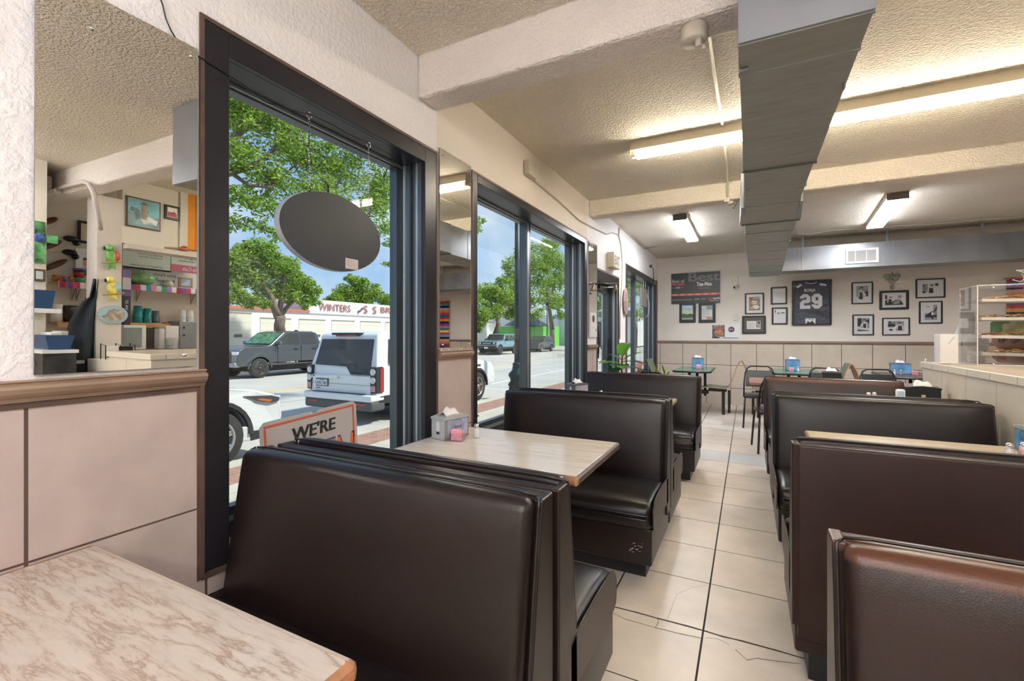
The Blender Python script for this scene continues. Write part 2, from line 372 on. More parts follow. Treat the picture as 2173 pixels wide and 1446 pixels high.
def copy_tree(o, parent=None):
    c = o.copy(); C.objects.link(c); c.parent = parent
    for ch in list(o.children): copy_tree(ch, c)
    return c
def dup(o, label, loc, rz=0):
    c = copy_tree(o); c['label'] = label; c.location = loc; c.rotation_euler = (0, 0, rz); return c
def struct(o): o['kind'] = 'structure'; return o
def ell(cx, cy, rx, ry, n=14, a0=0, a1=2*math.pi):
    return [(cx+math.cos(a0+(a1-a0)*i/n)*rx, cy+math.sin(a0+(a1-a0)*i/n)*ry) for i in range(n)]
# ================================================================ THE ROOM
GX = 1.461; TP = .4385; ZR = 1.225                       # aisle grout line, tile pitch, chair rail top
M_floor = tile_mat('beige_floor_tile', (.70, .62, .54), (.035, .032, .030), [('x', GX, TP, .0042), ('y', 2.242, .4405, .0028)], .36, .09, special=('y', 5.345, 5.75, (.60, .60, .60)), vs_=5.)
M_wtile = tile_mat('mauve_wall_tile', (.50, .41, .385), (.10, .065, .055), [('y', .476, .438, .0042), ('z', .757, .446, .003)], .42, .10, vs_=5.)
M_wtileb = tile_mat('beige_back_wall_tile', (.60, .515, .43), (.13, .10, .085), [('x', .484, .436, .005), ('z', .757, .44, .005)], .4, .07, vs_=4.)
M_ctile = tile_mat('cream_counter_tile', (.84, .765, .645), (.30, .25, .20), [('y', 5.13, .438, .002), ('z', .60, .46, .002), ('x', 2.97, .438, .002)], .35, .05, vs_=4.)

g = G(); g.box(0, 7.2, -2.6, 9.75, -.12, 0, M_floor)
mk = pm('floor_crack', (.06, .05, .045), .8)
def crack(pts, wd):
    for (x0, y0), (x1, y1) in zip(pts, pts[1:]):
        d = Vector((x1-x0, y1-y0, 0)).normalized(); nn = Vector((-d.y, d.x, 0))*wd
        a = Vector((x0, y0, .0008)); b = Vector((x1, y1, .0008)); g.poly([a-nn, b-nn*.7, b+nn*.7, a+nn], mk)
def fl(*uv):
    return [tuple(wp(u, v, 'z', 0)[:2]) for u, v in uv]
crack(fl((1295, 1299), (1327, 1315), (1391, 1333), (1440, 1345), (1488, 1355)), .0018)
crack(fl((1300, 1288), (1345, 1299), (1395, 1313), (1450, 1327), (1493, 1339), (1530, 1351), (1570, 1360), (1640, 1379), (1704, 1398)), .0052)
crack(fl((1496, 1354), (1524, 1357), (1549, 1370)), .001); crack(fl((1560, 1379), (1585, 1402), (1606, 1398), (1650, 1404), (1700, 1410)), .0016)
crack(fl((1416, 1316), (1436, 1262), (1470, 1247), (1505, 1243)), .0006); crack(fl((1396, 1315), (1397, 1322), (1391, 1333)), .0012)
crack(fl((1500, 908), (1530, 912), (1545, 916)), .004)
struct(g.build('floor', merge=False))

ZC = 2.90
g = G(); g.box(-.2, 7.2, -2.6, 9.95, ZC, ZC+.15, M_ceil); struct(g.build('ceiling'))
g = G(); g.box(0, 7.2, 2.035, 2.225, 2.66, ZC+.01, M_beamn); struct(g.build('trim_1', bev=.02))
g = G(); g.box(0, 7.2, 5.158, 5.36, 2.72, ZC+.01, M_beam); struct(g.build('trim_2', bev=.02))

# --- the street wall with its openings
WX = -.24
holes = [(.90, 2.215, .53, 2.425), (2.60, 5.075, .53, 2.445), (5.46, 6.50, 0., 2.135), (6.95, 9.60, .53, 2.43)]
ys = sorted({-2.6, 9.75}.union(*[{h[0], h[1]} for h in holes]))
g = G(); MB = pm('outside_stucco', (.5, .47, .42), .9)
for y0, y1 in zip(ys, ys[1:]):
    mid = (y0+y1)/2; hs = [h for h in holes if h[0] < mid < h[1]]
    spans = [(0, 2.95)] if not hs else [(0, hs[0][2]), (hs[0][3], 2.95)]
    mp_ = M_walln if mid < 2.3 or 5. < mid < 9 else M_wall
    for z0, z1 in spans:
        for a, b, mt in ((z0, min(z1, 1.19), M_wtile), (max(z0, 1.19), z1, mp_)):
            if b-a > 1e-3: g.box(WX, 0, y0, y1, a, b, mt)
struct(g.build('wall_left'))
g = G(); g.box(0, 7.2, 9.75, 9.95, 0, 1.19, M_wtileb); g.box(0, 7.2, 9.75, 9.95, 1.19, 2.95, M_wall); struct(g.build('wall_back'))
g = G(); g.box(7.2, 7.4, -2.6, 9.95, 0, 2.95, M_wall); struct(g.build('wall_right'))
g = G(); g.box(-.24, 7.4, -2.8, -2.6, 0, 1.19, M_wtileb); g.box(-.24, 7.4, -2.8, -2.6, 1.19, 2.95, M_wall); struct(g.build('wall_front'))

def rail(name, p0, p1, out):
    """moulded chair rail along a wall; out = outward normal"""
    prof = [(0, 0), (.010, .002), (.014, .012), (.020, .016), (.026, .024), (.030, .036), (.028, .044), (.018, .046), (.018, .050), (.022, .054), (.020, .058), (0, .058)]
    P0, P1, O = Vector(p0), Vector(p1), Vector(out); g = G()
    g.ext([P0+O*a+Vector((0, 0, b)) for a, b in prof], P1-P0, M_rail); return struct(g.build(name))
zr = ZR-.058
rail('trim_3', (0, -2.6, zr), (0, .905, zr), (1, 0, 0)); rail('trim_4', (0, 2.225, zr+.02), (0, 2.595, zr+.02), (1, 0, 0))
rail('trim_5', (0, 5.09, zr), (0, 5.455, zr), (1, 0, 0)); rail('trim_6', (0, 6.55, zr), (0, 6.94, zr), (1, 0, 0)); rail('trim_7', (0, 9.75, zr), (7.2, 9.75, zr), (0, -1, 0))
g = G()                                                 # brown paint lines round tiles and openings
g.box(0, .004, .884, .902, .515, 1.19, M_brown); g.box(0, .0035, -2.6, .90, 1.152, 1.169, M_brown)
g.box(0, .004, .90, 1.3, .51, .53, M_brown)
struct(g.build('trim_8'))

def window(n, y0, y1, z0, z1, fas, mull, dep=.185, rail_h=.125, bot=True):
    """dark metal fascia flush with the wall, deep reveal, glazing set back; mull = mullion y list"""
    W_ = struct(thing('window_%d' % n, None, None, (0, y0, z0))); L, H = y1-y0, z1-z0
    def P(g_, name, **k): o = g_.build(name, W_, **k); return o
    g = G(); t = .014
    for a in ((-t, 0, -t, H+t), (L, L+t, -t, H+t), (0, L, H, H+t)): g.box(-.01, .008, a[0], a[1], a[2], a[3], M_brown)
    P(g, 'caulk_line')
    g = G(); f = fas
    g.box(-.02, .006, 0, f, 0, H, M_bronze); g.box(-.02, .006, L-f*1.25, L, 0, H, M_bronze); g.box(-.02, .007, f, L-f*1.25, H-f, H, M_bronze)
    P(g, 'fascia', bev=.003)
    g = G()                                             # reveal boards
    g.box(-dep, -.02, L-f*1.25, L, 0, H, M_bronze2); g.box(-dep, -.02, 0, f, 0, H, M_bronze); g.box(-dep, -.02, f, L-f*1.25, H-f, H, M_bronze); g.box(-dep-.03, -.02, 0, L, 0, .012, pm('sill_tile', (.55, .46, .42), .3))
    for k, (xa, mt) in enumerate(((-.045, M_alum), (-.085, M_bronze), (-.13, M_alum))):
        g.box(xa-.012, xa, L-f*1.25-.006-.004*k, L-f*1.25, 0, H-f, mt)
    P(g, 'reveal')
    g = G(); fw = .034; ya, yb = f, L-f*1.25
    for a, b in ((ya, ya+fw), (yb-fw, yb)): g.box(-dep-.04, -dep+.012, a, b, 0, H-f, M_bronze2)
    g.box(-dep-.04, -dep+.012, ya, yb, H-f-fw*.55, H-f, M_bronze2); g.box(-dep-.04, -dep+.02, ya, yb, .012, rail_h*.55, M_bronze)
    g.box(-dep-.03, -dep+.008, ya, yb, rail_h*.55, rail_h*.72, M_alum); g.box(-dep-.04, -dep+.004, ya, yb, rail_h*.72, rail_h, M_bronze2)
    g.box(-dep+.012, -dep+.03, ya, yb, H-f-.012, H-f, M_alum)
    for y in mull:
        g.box(-dep-.04, -dep+.03, y-y0-.045, y-y0+.045, rail_h*.5, H-f, M_bronze2); g.box(-dep+.03, -dep+.034, y-y0-.03, y-y0+.005, rail_h*.5, H-f, M_alum)
        g.box(-dep+.03, -dep+.033, y-y0-.012, y-y0-.006, rail_h*.5, H-f, M_black)
    P(g, 'window_frame')
    edges = [f+fw]+[e for y in mull for e in (y-y0-.045, y-y0+.045)]+[yb-fw]
    for a, b in zip(edges[::2], edges[1::2]):
        g = G(); g.box(-dep-.016, -dep-.010, a, b, rail_h, H-f-fw*.5, M_glass); P(g, 'glass_pane', merge=False)
window(1, .905, 2.205, .535, 2.41, .085, [])
window(2, 2.615, 5.06, .535, 2.43, .055, [3.83])
window(3, 6.97, 9.58, .535, 2.41, .075, [8.34])

# --- glass street door
D_ = struct(thing('door_1', None, None, (0, 5.46, 0)))
g = G(); g.box(-.2, .0, 0, .05, 0, 2.13, M_bronze); g.box(-.2, .0, .97, 1.04, 0, 2.13, M_bronze2); g.box(-.2, .005, 0, 1.04, 2.0, 2.13, M_bronze)
g.box(-.02, .004, .985, .999, 0, 2.0, M_alum); g.box(-.06, -.03, .955, .975, 0, 2., M_alum)
g.build('door_frame', D_, bev=.003)
g = G(); g.box(-.15, -.105, .06, .13, .02, 1.99, M_bronze2); g.box(-.15, -.105, .87, .955, .02, 1.99, M_bronze2); g.box(-.15, -.105, .13, .87, .02, .2, M_bronze2); g.box(-.15, -.105, .13, .87, 1.9, 1.99, M_bronze2)
g.box(-.105, -.09, .885, .935, 1.0, 1.28, M_black)
g.build('door_leaf', D_)
g = G(); g.box(-.132, -.126, .13, .87, .2, 1.9, M_glass); g.build('glass_pane', D_, merge=False)
g = G(); g.tube([(-.1, .16, 1.02), (-.03, .16, 1.05), (-.02, .16, 1.25), (-.03, .16, 1.45), (-.1, .16, 1.48)], .012, M_black); g.tube([(-.1, .14, 1.0), (-.04, .5, 1.0), (-.1, .86, 1.0)], .014, M_chrome); g.build('door_handle', D_)
g = G(); g.box(-.1, -.03, .25, .55, 1.93, 1.985, M_bronze); g.tube([(-.06, .4, 1.96), (.05, .62, 1.975), (-.02, .85, 1.985)], .009, M_alum); g.build('door_closer', D_)
g = G(); g.box(0, .004, 5.452, 5.462, 0, 2.13, M_brown); g.box(0, .012, 6.50, 6.53, 0, 2.15, M_brown); g.box(0, .012, 5.45, 6.53, 2.135, 2.16, M_brown); g.box(0, .012, 9.60, 9.66, .5, 2.44, M_brown); struct(g.build('trim_9'))

# --- mirrors
def mirror(name, label, y0, y1, z0, z1, lean, clips):
    t = thing(name, label, 'mirror', (.006, y0, z0)); H = z1-z0; k = math.tan(lean)
    g = G(); pts = [(0, 0, 0), (.006, 0, 0), (.006+k*H, 0, H), (k*H, 0, H)]
    g.poly([(.006, 0, 0), (.006, y1-y0, 0), (.006+k*H, y1-y0, H), (.006+k*H, 0, H)], M_mirror); g.build('mirror_glass', t, merge=False)
    g = G(); g.hexa([(0, 0, 0), (.0055, 0, 0), (.0055, y1-y0, 0), (0, y1-y0, 0), (k*H, 0, H), (.0055+k*H, 0, H), (.0055+k*H, y1-y0, H), (k*H, y1-y0, H)], pm('mirror_back', (.2, .19, .18), .5)); g.build('mirror_backing', t)
    for y, z in clips:
        g = G(); x = .006+k*(z-z0); g.lathe([(.0, .006), (.004, .0055), (.006, .003), (.006, 0)], (x, y-y0, z-z0), M_chrome, 10, 'x'); g.build('mirror_screw', t)
    return t
mirror('wall_mirror', 'large unframed mirror on mauve-lit plaster left of the first window, reflecting kitchen shelves', .487, .876, 1.237, 2.285, MT, [(.60, 2.19), (.855, 2.25), (.84, 1.275)])
mirror('wall_mirror', 'tall narrow mirror on the pier between the two big windows', 2.232, 2.575, 1.262, 2.455, 0, [(2.26, 2.42), (2.54, 2.43), (2.26, 1.28), (2.55, 1.28)])
mirror('wall_mirror', 'narrow mirror between the second window and the glass door', 5.125, 5.44, 1.31, 2.43, 0, [(5.15, 2.39), (5.42, 2.39)])
g = G(); g.box(.002, .02, 2.222, 2.584, 1.245, 1.262, pm('old_caulk', (.42, .33, .27), .8, var=(60, .5), bump=(90, 1., .006))); struct(g.build('trim_10'))

# --- ducts
def duct_main():
    t = thing('air_duct', 'long galvanised duct hanging above the aisle and sagging towards the back', 'duct', (0, 0, 0))
    secs = [(1.78, 1.612, 1.99, 2.35), (3.18, 1.618, 1.995, 2.35), (3.19, 1.625, 1.985, 2.35), (3.9, 1.622, 1.985, 2.345), (4.62, 1.60, 2.03, 2.33), (4.63, 1.62, 2.02, 2.33), (5.4, 1.62, 2.03, 2.325), (6.2, 1.63, 2.05, 2.325), (7.0, 1.645, 2.08, 2.33), (8.0, 1.66, 2.11, 2.335), (8.9, 1.67, 2.11, 2.335)]
    top = 2.69; g = G()
    for (ya, a0, a1, za), (yb, b0, b1, zb) in zip(secs, secs[1:]):
        v = [(a0, ya, za), (a1, ya, za), (b1, yb, zb), (b0, yb, zb)]
        g.poly(v, M_galvu)
        g.poly([(a0, ya, za), (b0, yb, zb), (b0, yb, top), (a0, ya, top)], M_galv); g.poly([(a1, ya, za), (a1, ya, top), (b1, yb, top), (b1, yb, zb)], M_galv)
        g.poly([(a0, ya, top), (b0, yb, top), (b1, yb, top), (a1, ya, top)], M_galv)
    g.poly([(1.67, 8.9, 2.335), (2.11, 8.9, 2.335), (2.11, 8.9, top), (1.67, 8.9, top)], M_galv)
    g.build('duct_body', t)
    g = G(); g.box(1.612, 1.99, 1.772, 1.78, 2.35, 2.88, pm('insulated_duct_end', (.25, .26, .29), .4, .3, var=(5, .06), bump=(40, .2, .002))); g.build('duct_end_panel', t)
    def lerp(y):
        for (ya, a0, a1, za), (yb, b0, b1, zb) in zip(secs, secs[1:]):
            if ya <= y <= yb:
                k = (y-ya)/(yb-ya); return a0+(b0-a0)*k, a1+(b1-a1)*k, za+(zb-za)*k
        return secs[-1][1:]
    for y in (1.79, 2.0, 3.185, 4.05, 4.62, 5.05, 5.6, 6.2, 6.9, 7.6, 8.3):
        x0, x1, z = lerp(y); h = .004 if y not in (3.185, 4.62) else .009; g = G()
        g.box(x0-h, x1+h, y-.006, y+.006, z-h, z+.001, M_galvseam if h > .005 else M_galvu); g.box(x0-h, x0, y-.006, y+.006, z, top, M_galv); g.box(x1, x1+h, y-.006, y+.006, z, top, M_galv); g.build('duct_seam', t)
    for y in (2.35, 2.68, 3.0, 3.45, 3.75):
        x0, x1, z = lerp(y); g = G(); g.box(x0, x1, y-.0015, y+.0015, z-.0012, z, M_galvu); g.build('duct_seam', t)
    g = G(); g.hexa([(1.595, 4.0, 2.33), (1.612, 4.0, 2.33), (1.61, 4.6, 2.33), (1.578, 4.6, 2.33), (1.595, 4.0, 2.6), (1.62, 4.0, 2.6), (1.61, 4.6, 2.6), (1.578, 4.6, 2.6)], M_galv); g.build('duct_collar', t); g = G()
    g.hexa([(1.99, 4.0, 2.33), (2.005, 4.0, 2.33), (2.045, 4.6, 2.33), (2.0, 4.6, 2.33), (1.99, 4.0, 2.6), (2.005, 4.0, 2.6), (2.045, 4.6, 2.6), (2.0, 4.6, 2.6)], M_galv); g.build('duct_collar', t)
    for y, x in ((1.95, 1.612), (2.25, 1.985), (3.6, 1.62), (3.6, 1.985), (6.4, 1.635)):
        g = G(); g.box(x-.003, x+.003, y-.014, y+.014, 2.33, ZC, M_galv); g.box(x-.002, x+.03 if x < 1.8 else x+.002, y-.012, y+.012, 2.335, 2.345, M_galv); g.build('hanger_strap', t)
duct_main()
t = thing('air_duct', 'galvanised duct running across in front of the back wall', 'duct', (2.0, 8.55, 2.365))
g = G(); g.box(.116, 5.0, 0, .42, 0, .36, M_galv)
g.box(.116, 5.0, -.003, .42, -.002, .004, M_galvu); g.build('duct_body', t)
for x in (.35, .95, 1.55, 2.17, 2.75, 3.35, 3.9):
    g = G(); g.box(x-.004, x+.004, -.006, 0, 0, .36, M_galv); g.build('duct_seam', t)
for x in (.42, 1.47, 2.5, 3.6):
    g = G(); g.box(x-.018, x+.018, -.010, -.004, -.006, .36, M_galv); g.box(x-.014, x+.014, -.010, -.005, .36, ZC-2.365, M_galv); g.build('hanger_strap', t)
t = thing('air_vent', 'white steel vent grille on the face of the far duct', 'vent', (2.97, 8.54, 2.42))
g = G()
for a in ((0, .4, 0, .03), (0, .4, .19, .22), (0, .03, .03, .19), (.37, .4, .03, .19), (.115, .125, .03, .19), (.25, .26, .03, .19)): g.box(a[0], a[1], -.012, 0, a[2], a[3], M_white)
g.build('vent_frame', t); g = G()
for i in range(13): g.box(.03, .37, -.008, -.004, .036+i*.012, .041+i*.012, pm('vent_slat', (.6, .59, .56), .4))
g.box(.03, .37, -.003, -.001, .03, .19, col(.28, .27, .25)); g.build('slat', t)

# --- lights
def tube_light(label, x0, x1, yc, z, colr, power, ax='x', wid=.145, white=False, name='fluorescent_light', grp=None, tilt=0., hang=False):
    t = thing(name, label, 'light', (x0, yc, z), tilt if ax == 'x' else R(90)+tilt); L = x1-x0; hw = wid/2; full = ZC-z
    mb = pm('cream_fixture_metal', (.62, .55, .43), .45, var=(8, .08)); me_ = pm('fixture_end_cap', (.16, .13, .12), .5)
    em = pm('tube_glow_%d' % (colr[2]*100), (1, 1, 1), .3, emit=(colr, power))
    g = G(); up = ZC-z
    if hang:
        for a in (.2, .8): q_ = G(); q_.cyl((L*a, 0, .05), (L*a, 0, full), .006, mb, 6); q_.build('hanging_rod', t)
        up = .06
    if not white:
        g.box(0, L, -hw*.96, hw*.96, .04, up, mb); g.box(-.004, 0, -hw-.006, hw+.006, .0, up, mb); g.box(L, L+.004, -hw-.006, hw+.006, 0, up, mb)
        g.box(0, L, -.008, .008, .012, .04, mb)
        g.build('housing', t)
        for s in (-1, 1):
            g = G(); g.cyl((.03, s*.040, .014), (L-.03, s*.040, .014), .016, em, 12); g.build('fluorescent_tube', t)
            g = G(); g.box(0, .03, s*.040-.014, s*.040+.014, 0, .035, mb); g.build('tube_socket', t); g = G(); g.box(L-.03, L, s*.040-.014, s*.040+.014, 0, .035, mb); g.build('tube_socket', t)
    else:
        g.box(0, L, -hw+.001, hw-.001, .022, up, mb); g.box(-.006, 0, -hw, hw, -.002, up, me_); g.box(L, L+.006, -hw, hw, -.002, up, me_); g.build('housing', t)
        g = G(); prof = [(-hw+.003, .0215), (-hw+.003, .010), (-hw+.018, 0), (hw-.018, 0), (hw-.003, .010), (hw-.003, .0215)]
        g.ext([(0, a, b) for a, b in prof], (L, 0, 0), em); g.build('diffuser', t, merge=False)
    return t
WARM = (1., .90, .72); COOL = (.97, .93, 1.); NEUT = (.92, .95, 1.)
tube_light('long twin-tube fluorescent light with cream housing crossing behind the duct', .80, 3.30, 3.80, 2.79, WARM, 27)
tube_light('unseen twin-tube fill light above the front booths, beside the camera end of the room', .55, 3.0, -.75, 2.79, NEUT, 23)  # unseen near-bay fixture, placed behind the camera as fill
tube_light('added unseen twin-tube fill light at the very front of the room behind the foreground table', .55, 3.0, -1.6, 2.25, NEUT, 26, hang=True)  # unseen hanging lamp, added to brighten the near ceiling and beam
tube_light('short wraparound ceiling light with dark end cap left of the duct', 6.25, 7.78, .865, 2.82, COOL, 22, ax='y', wid=.17, white=True)
tube_light('short wraparound ceiling light with dark end cap right of the duct', 6.38, 7.95, 3.10, 2.82, COOL, 22, ax='y', wid=.19, white=True, tilt=R(-4))
for o in list(bpy.data.objects):
    if o.get('category') == 'light' and 'wraparound' in o['label']:
        x, y = o.location.x, o.location.y; o.location.x, o.location.y = y, x
tube_light('kitchen fluorescent light over the work counter', 3.7, 5.3, 1.05, 2.83, NEUT, 10, name='fluorescent_light', white=True)
tube_light('kitchen fluorescent light above the back shelves', 4.45, 5.2, 4.7, 2.83, NEUT, 5, name='fluorescent_light', white=True)

# --- pipes, boxes and wires on the ceiling and walls
M_pipe = pm('painted_conduit', (.55, .50, .42), .5)
def pipe(label, pts, r, m=M_pipe, name='conduit', cat='pipe'):
    g = G(); g.tube(pts, r, m, 8); return tag(g.build(name), label, cat)
pipe('painted conduit on the ceiling between the junction box and the long light', [(1.462, 2.15, 2.645), (1.462, 2.245, 2.645), (1.463, 2.25, 2.888), (1.465, 2.9, 2.888), (1.475, 3.70, 2.888)], .010)
pipe('painted conduit on the ceiling running from the long light to the second beam', [(1.475, 3.90, 2.888), (1.47, 4.6, 2.888), (1.462, 5.14, 2.888), (1.462, 5.14, 2.73)], .009)
t = thing('junction_box', 'round cream junction box on the ceiling under the first beam', 'box', (1.435, 2.11, 2.66-.066))
g = G(); g.lathe([(.055, .065), (.055, .01), (.048, 0), (.0, -.001)], (0, 0, 0), M_pipe, 20); g.build('box_body', t)
g = G(); g.cyl((.02, -.02, 0), (.02, -.02, -.035), .014, M_pipe); g.build('socket', t)
t = thing('security_camera', 'small white camera hanging from the second beam left of the duct', 'camera', (1.47, 5.12, 2.70))
g = G(); g.box(-.04, .01, -.03, .03, -.02, .02, M_pipe); g.cyl((.02, -.02, -.02), (.02, -.02, -.05), .03, M_pipe); g.build('mount', t)
g = G(); g.cyl((.07, -.03, -.03), (.045, -.05, -.10), .012, col(.25, .24, .22)); g.build('camera_body', t)
t = thing('security_camera', 'tiny grey camera on the back wall right of the black award poster', 'camera', (1.47, 9.75, 2.27))
g = G(); g.box(-.03, .03, -.03, 0, -.02, .03, M_white); g.cyl((0, -.03, 0), (-.05, -.10, -.03), .028, M_white); g.build('camera_body', t)
g = G(); g.cyl((-.05, -.10, -.03), (-.054, -.106, -.032), .02, M_black); g.build('lens', t); g = G(); g.cyl((.01, -.004, .03), (.01, -.004, .2), .003, M_pipe); g.build('cable', t)
t = thing('alarm_sensor', 'beige sensor box on the left wall above the second window', 'box', (0, 3.40, 2.66))
g = G(); g.rbox(0, .05, 0, .16, 0, .12, .008, M_pipe, (1, 1, 1)); g.build('box_body', t)
LW = lambda *uv: [wp(u, v, 'x', .012) for u, v in uv]
pipe('beige cable sagging along the left wall from the sensor to the ceiling corner', LW((1124, 370), (1136, 385), (1160, 405), (1190, 430), (1230, 468), (1262, 485), (1287, 497), (1300, 494), (1312, 498)), .007, name='wall_cable', cat='cable')
pipe('white cable bending over the left wall and down beside the door frame', LW((1367, 528), (1340, 503), (1320, 484), (1314, 484), (1313, 500), (1318, 520), (1321, 560), (1320, 600), (1316, 660), (1315, 720)), .010, name='wall_cable', cat='cable')
zc = ZC-.012
pipe('white cable across the ceiling behind the left short light', [wp(u, v, 'z', zc) for u, v in ((1367, 528), (1400, 523), (1425, 517), (1455, 516), (1480, 515))], .009, name='ceiling_cable', cat='cable')
pipe('white cable across the ceiling from the duct past the right short light', [wp(u, v, 'z', zc) for u, v in ((1690, 497), (1730, 496), (1770, 488), (1826, 486), (1870, 480), (1950, 478), (2020, 472), (2100, 464), (2173, 460), (2240, 456))], .008, name='ceiling_cable', cat='cable')
pipe('thin black wire on the mauve-lit wall above the big mirror', [wp(u, v, 'x', .01) for u, v in ((338, -10), (345, 10), (352, 40), (363, 65), (378, 90), (392, 103), (430, 125), (470, 150), (520, 183), (560, 215), (600, 228), (640, 240), (662, 243))], .0022, M_black, 'thin_wire', 'wire')
pipe('black wires looped along the head of the first window', [wp(u, v, 'x', -.03) for u, v in ((418, 135), (440, 145), (480, 165), (520, 186), (600, 230), (662, 245), (700, 262), (740, 285), (784, 305), (830, 330))], .0022, M_black, 'thin_wire', 'wire')
t = thing('power_plug', 'black plug and cord high on the left wall above the third window', 'plug', wp(1380, 566, 'x', .01))
g = G(); g.box(-.01, .03, -.03, .03, -.02, .03, M_black); g.build('plug', t); g = G(); g.tube([(.02, .02, 0), (.03, .12, -.02), (.03, .16, -.15), (.03, .13, -.3)], .006, M_black); g.build('cord', t)

# --- exit sign
t = thing('exit_sign', 'cream exit sign box on the wall above the glass door', 'sign', (.0, 5.93, 2.23))
g = G(); g.rbox(0, .09, 0, .34, 0, .20, .008, pm('cream_plastic', (.62, .56, .42), .45), (1, 1, 1)); g.build('sign_box', t)
g = G(); g.box(.09, .093, .02, .32, .02, .18, pm('cream_face', (.68, .62, .50), .4)); g.build('sign_face', t)
g = G(); g.text('EXIT', (.0945, .05, .04), (0, 1, 0), (0, 0, 1), .24, .12, col(.07, .06, .05)); g.build('lettering', t, merge=False)

# --- door chimes, plaque and papers beside the door
for lab, p, y in (('left brass bell on the door chime bar', (1259, 612), 0), ('right brass bell on the door chime bar', (1306, 612), 0)):
    q = wp(p[0], p[1], 'x', .12); t = thing('door_bell', lab, 'bell', q, group=None)
    g = G(); g.lathe([(.004, .05), (.012, .045), (.02, .02), (.034, -.02), (.036, -.03)], (0, 0, 0), pm('old_brass', (.30, .22, .13), .4, .6), 14); g.build('bell_body', t); g = G(); g.cyl((0, 0, .05), (0, 0, .062), .003, M_black, 6); g.build('cord', t)
pipe('black chime bar over the top of the glass door', [wp(1257, 601, 'x', .0), wp(1257, 601, 'x', .12), wp(1290, 602, 'x', .12), wp(1312, 602, 'x', .12), wp(1312, 602, 'x', .0)], .006, M_black, 'chime_bar', 'bar')
q = wp(1327, 640, 'x', .02); t = thing('decorative_plate', 'oval painted wooden plaque hanging beside the door frame', 'plaque', (.02, q.y, q.z))
g = G(); g.ext([(0, a, b) for a, b in ell(0, 0, .12, .20, 24)], (.015, 0, 0), pm('old_rose_wood', (.45, .30, .26), .5, var=(14, .4))); g.build('plaque_body', t)
g = G(); g.ext([(.016, a, b) for a, b in ell(0, 0, .08, .15, 20)], (.004, 0, 0), pm('plaque_centre', (.36, .22, .20), .5, var=(25, .5))); g.build('plaque_relief', t)
g = G(); q0 = (5.17, 1.36); g.box(.0125, .015, 5.16, 5.38, 1.36, 1.60, M_paper); g.poly([(.0155, 5.28+a, 1.53+b) for a, b in ell(0, 0, .05, .045)], col(.1, .05, .06)); g.box(.015, .0155, 5.2, 5.34, 1.42, 1.425, col(.5, .5, .5)); tag(g.build('paper_notice'), 'white paper notice with a dark round stamp below the narrow mirror by the door', 'notice')
# ================================================================ BOOTHS
def make_booth(L, label, facing, loc, lm=None, side=None, endcap=True):
    """bench with back plane at y=0, seat towards -y; x 0..L.  facing=1 keeps it, -1 mirrors it in y"""
    lm = lm or M_leather; side = side or M_side
    t = thing('booth_bench', label, 'booth bench', loc, 0, None); f = facing
    def fy(v): return (v.x, v.y*f, v.z)
    # seat cushion, crowned with a rounded nose
    g = G()
    def sf(v, u):
        z = v.z
        if u.z > 0: z += .018*(1-u.x**4)*(1-min(1, abs(u.y))**2)*1.0; z -= .02*max(0, -u.y)**3
        y = v.y-.014*(1-u.x**6)*max(0, -u.y)*(1-abs(u.z)**2)
        return (v.x, y*f, z)
    g.rbox(0, L, -.625, -.12, .285, .445, .045, M_leather2, (12, 8, 4), sf); g.build('seat_cushion', t)
    for x in (0.0, L):                                  # side gussets follow the crowned seat
        s = -1 if x == 0 else 1; g = G()
        pr = [(-.60, .30), (-.615, .36), (-.605, .405), (-.575, .437), (-.52, .452), (-.35, .458), (-.15, .452), (-.10, .44), (-.10, .29), (-.58, .29)]
        g.ext([(x, a*f, b) for a, b in pr], (s*.006, 0, 0), side); g.build('seat_side', t)
        g = G(); g.tube([(x+s*.004, a*f, b) for a, b in pr[:8]], .0035, M_welt, 6); g.build('piping', t)
    g = G(); g.rbox(.004, L-.004, -.605*1, -.02, .10, .30, .012, lm, (1, 1, 1), lambda v, u: fy(v)); g.build('seat_base', t)
    g = G(); g.box(.05, L-.05, min(-.52*f, -.03*f), max(-.52*f, -.03*f), 0, .10, M_kick); g.build('toe_kick', t)
    # back: puffed front cushion leaning, side border, rear panel
    def slope(z): return -.082-(.92-z)*.155            # y of the welt line
    g = G(); z0, z1 = .40, .925
    def bf(v, u):
        k = (1-abs(u.x)**5)*(1-abs(u.z)**4); y = slope(v.z)+(v.y-0)
        y -= .020*max(0, -u.y)*k
        z = v.z+.006*(1-u.x**8)*max(0, u.z)
        return (v.x, y*f, z)
    g.rbox(.008, L-.008, -.050, .010, z0, z1, .026, lm, (16, 1, 10), bf); g.build('back_cushion', t)
    for x in (0.012, L-.012):
        s = -1 if x < .1 else 1; g = G(); g.tube([(x+s*.012, (slope(z)-.004)*f, z) for z in (.42, .6, .8, .90, .918)]+[(x, (slope(.92)+.006)*f, .926)], .0038, M_welt, 6); g.build('piping', t)
        g = G(); pr = [(slope(.925)+.006, .918), (slope(.8)+.004, .8), (slope(.45)+.004, .45), (-.155, .30), (-.12, .21), (-.004, .21), (-.004, .918)]
        xa = 0 if s < 0 else L; g.ext([(xa-s*.02, a*f, b) for a, b in pr], (s*.026, 0, 0), side if s*1 > 9 else lm); g.build('back_border', t, bev=.005)
    g = G(); g.rbox(.012, L-.012, -.055, -.002, .16, .915, .010, lm, (1, 1, 1), lambda v, u: fy(v)); g.build('back_panel', t)
    g = G(); g.tube([(.012, (slope(.92)+.012)*f, .925), (.06, (slope(.92)+.012)*f, .930), (L-.06, (slope(.92)+.012)*f, .930), (L-.012, (slope(.92)+.012)*f, .925)], .0035, M_welt, 6); g.build('piping', t)
    return t
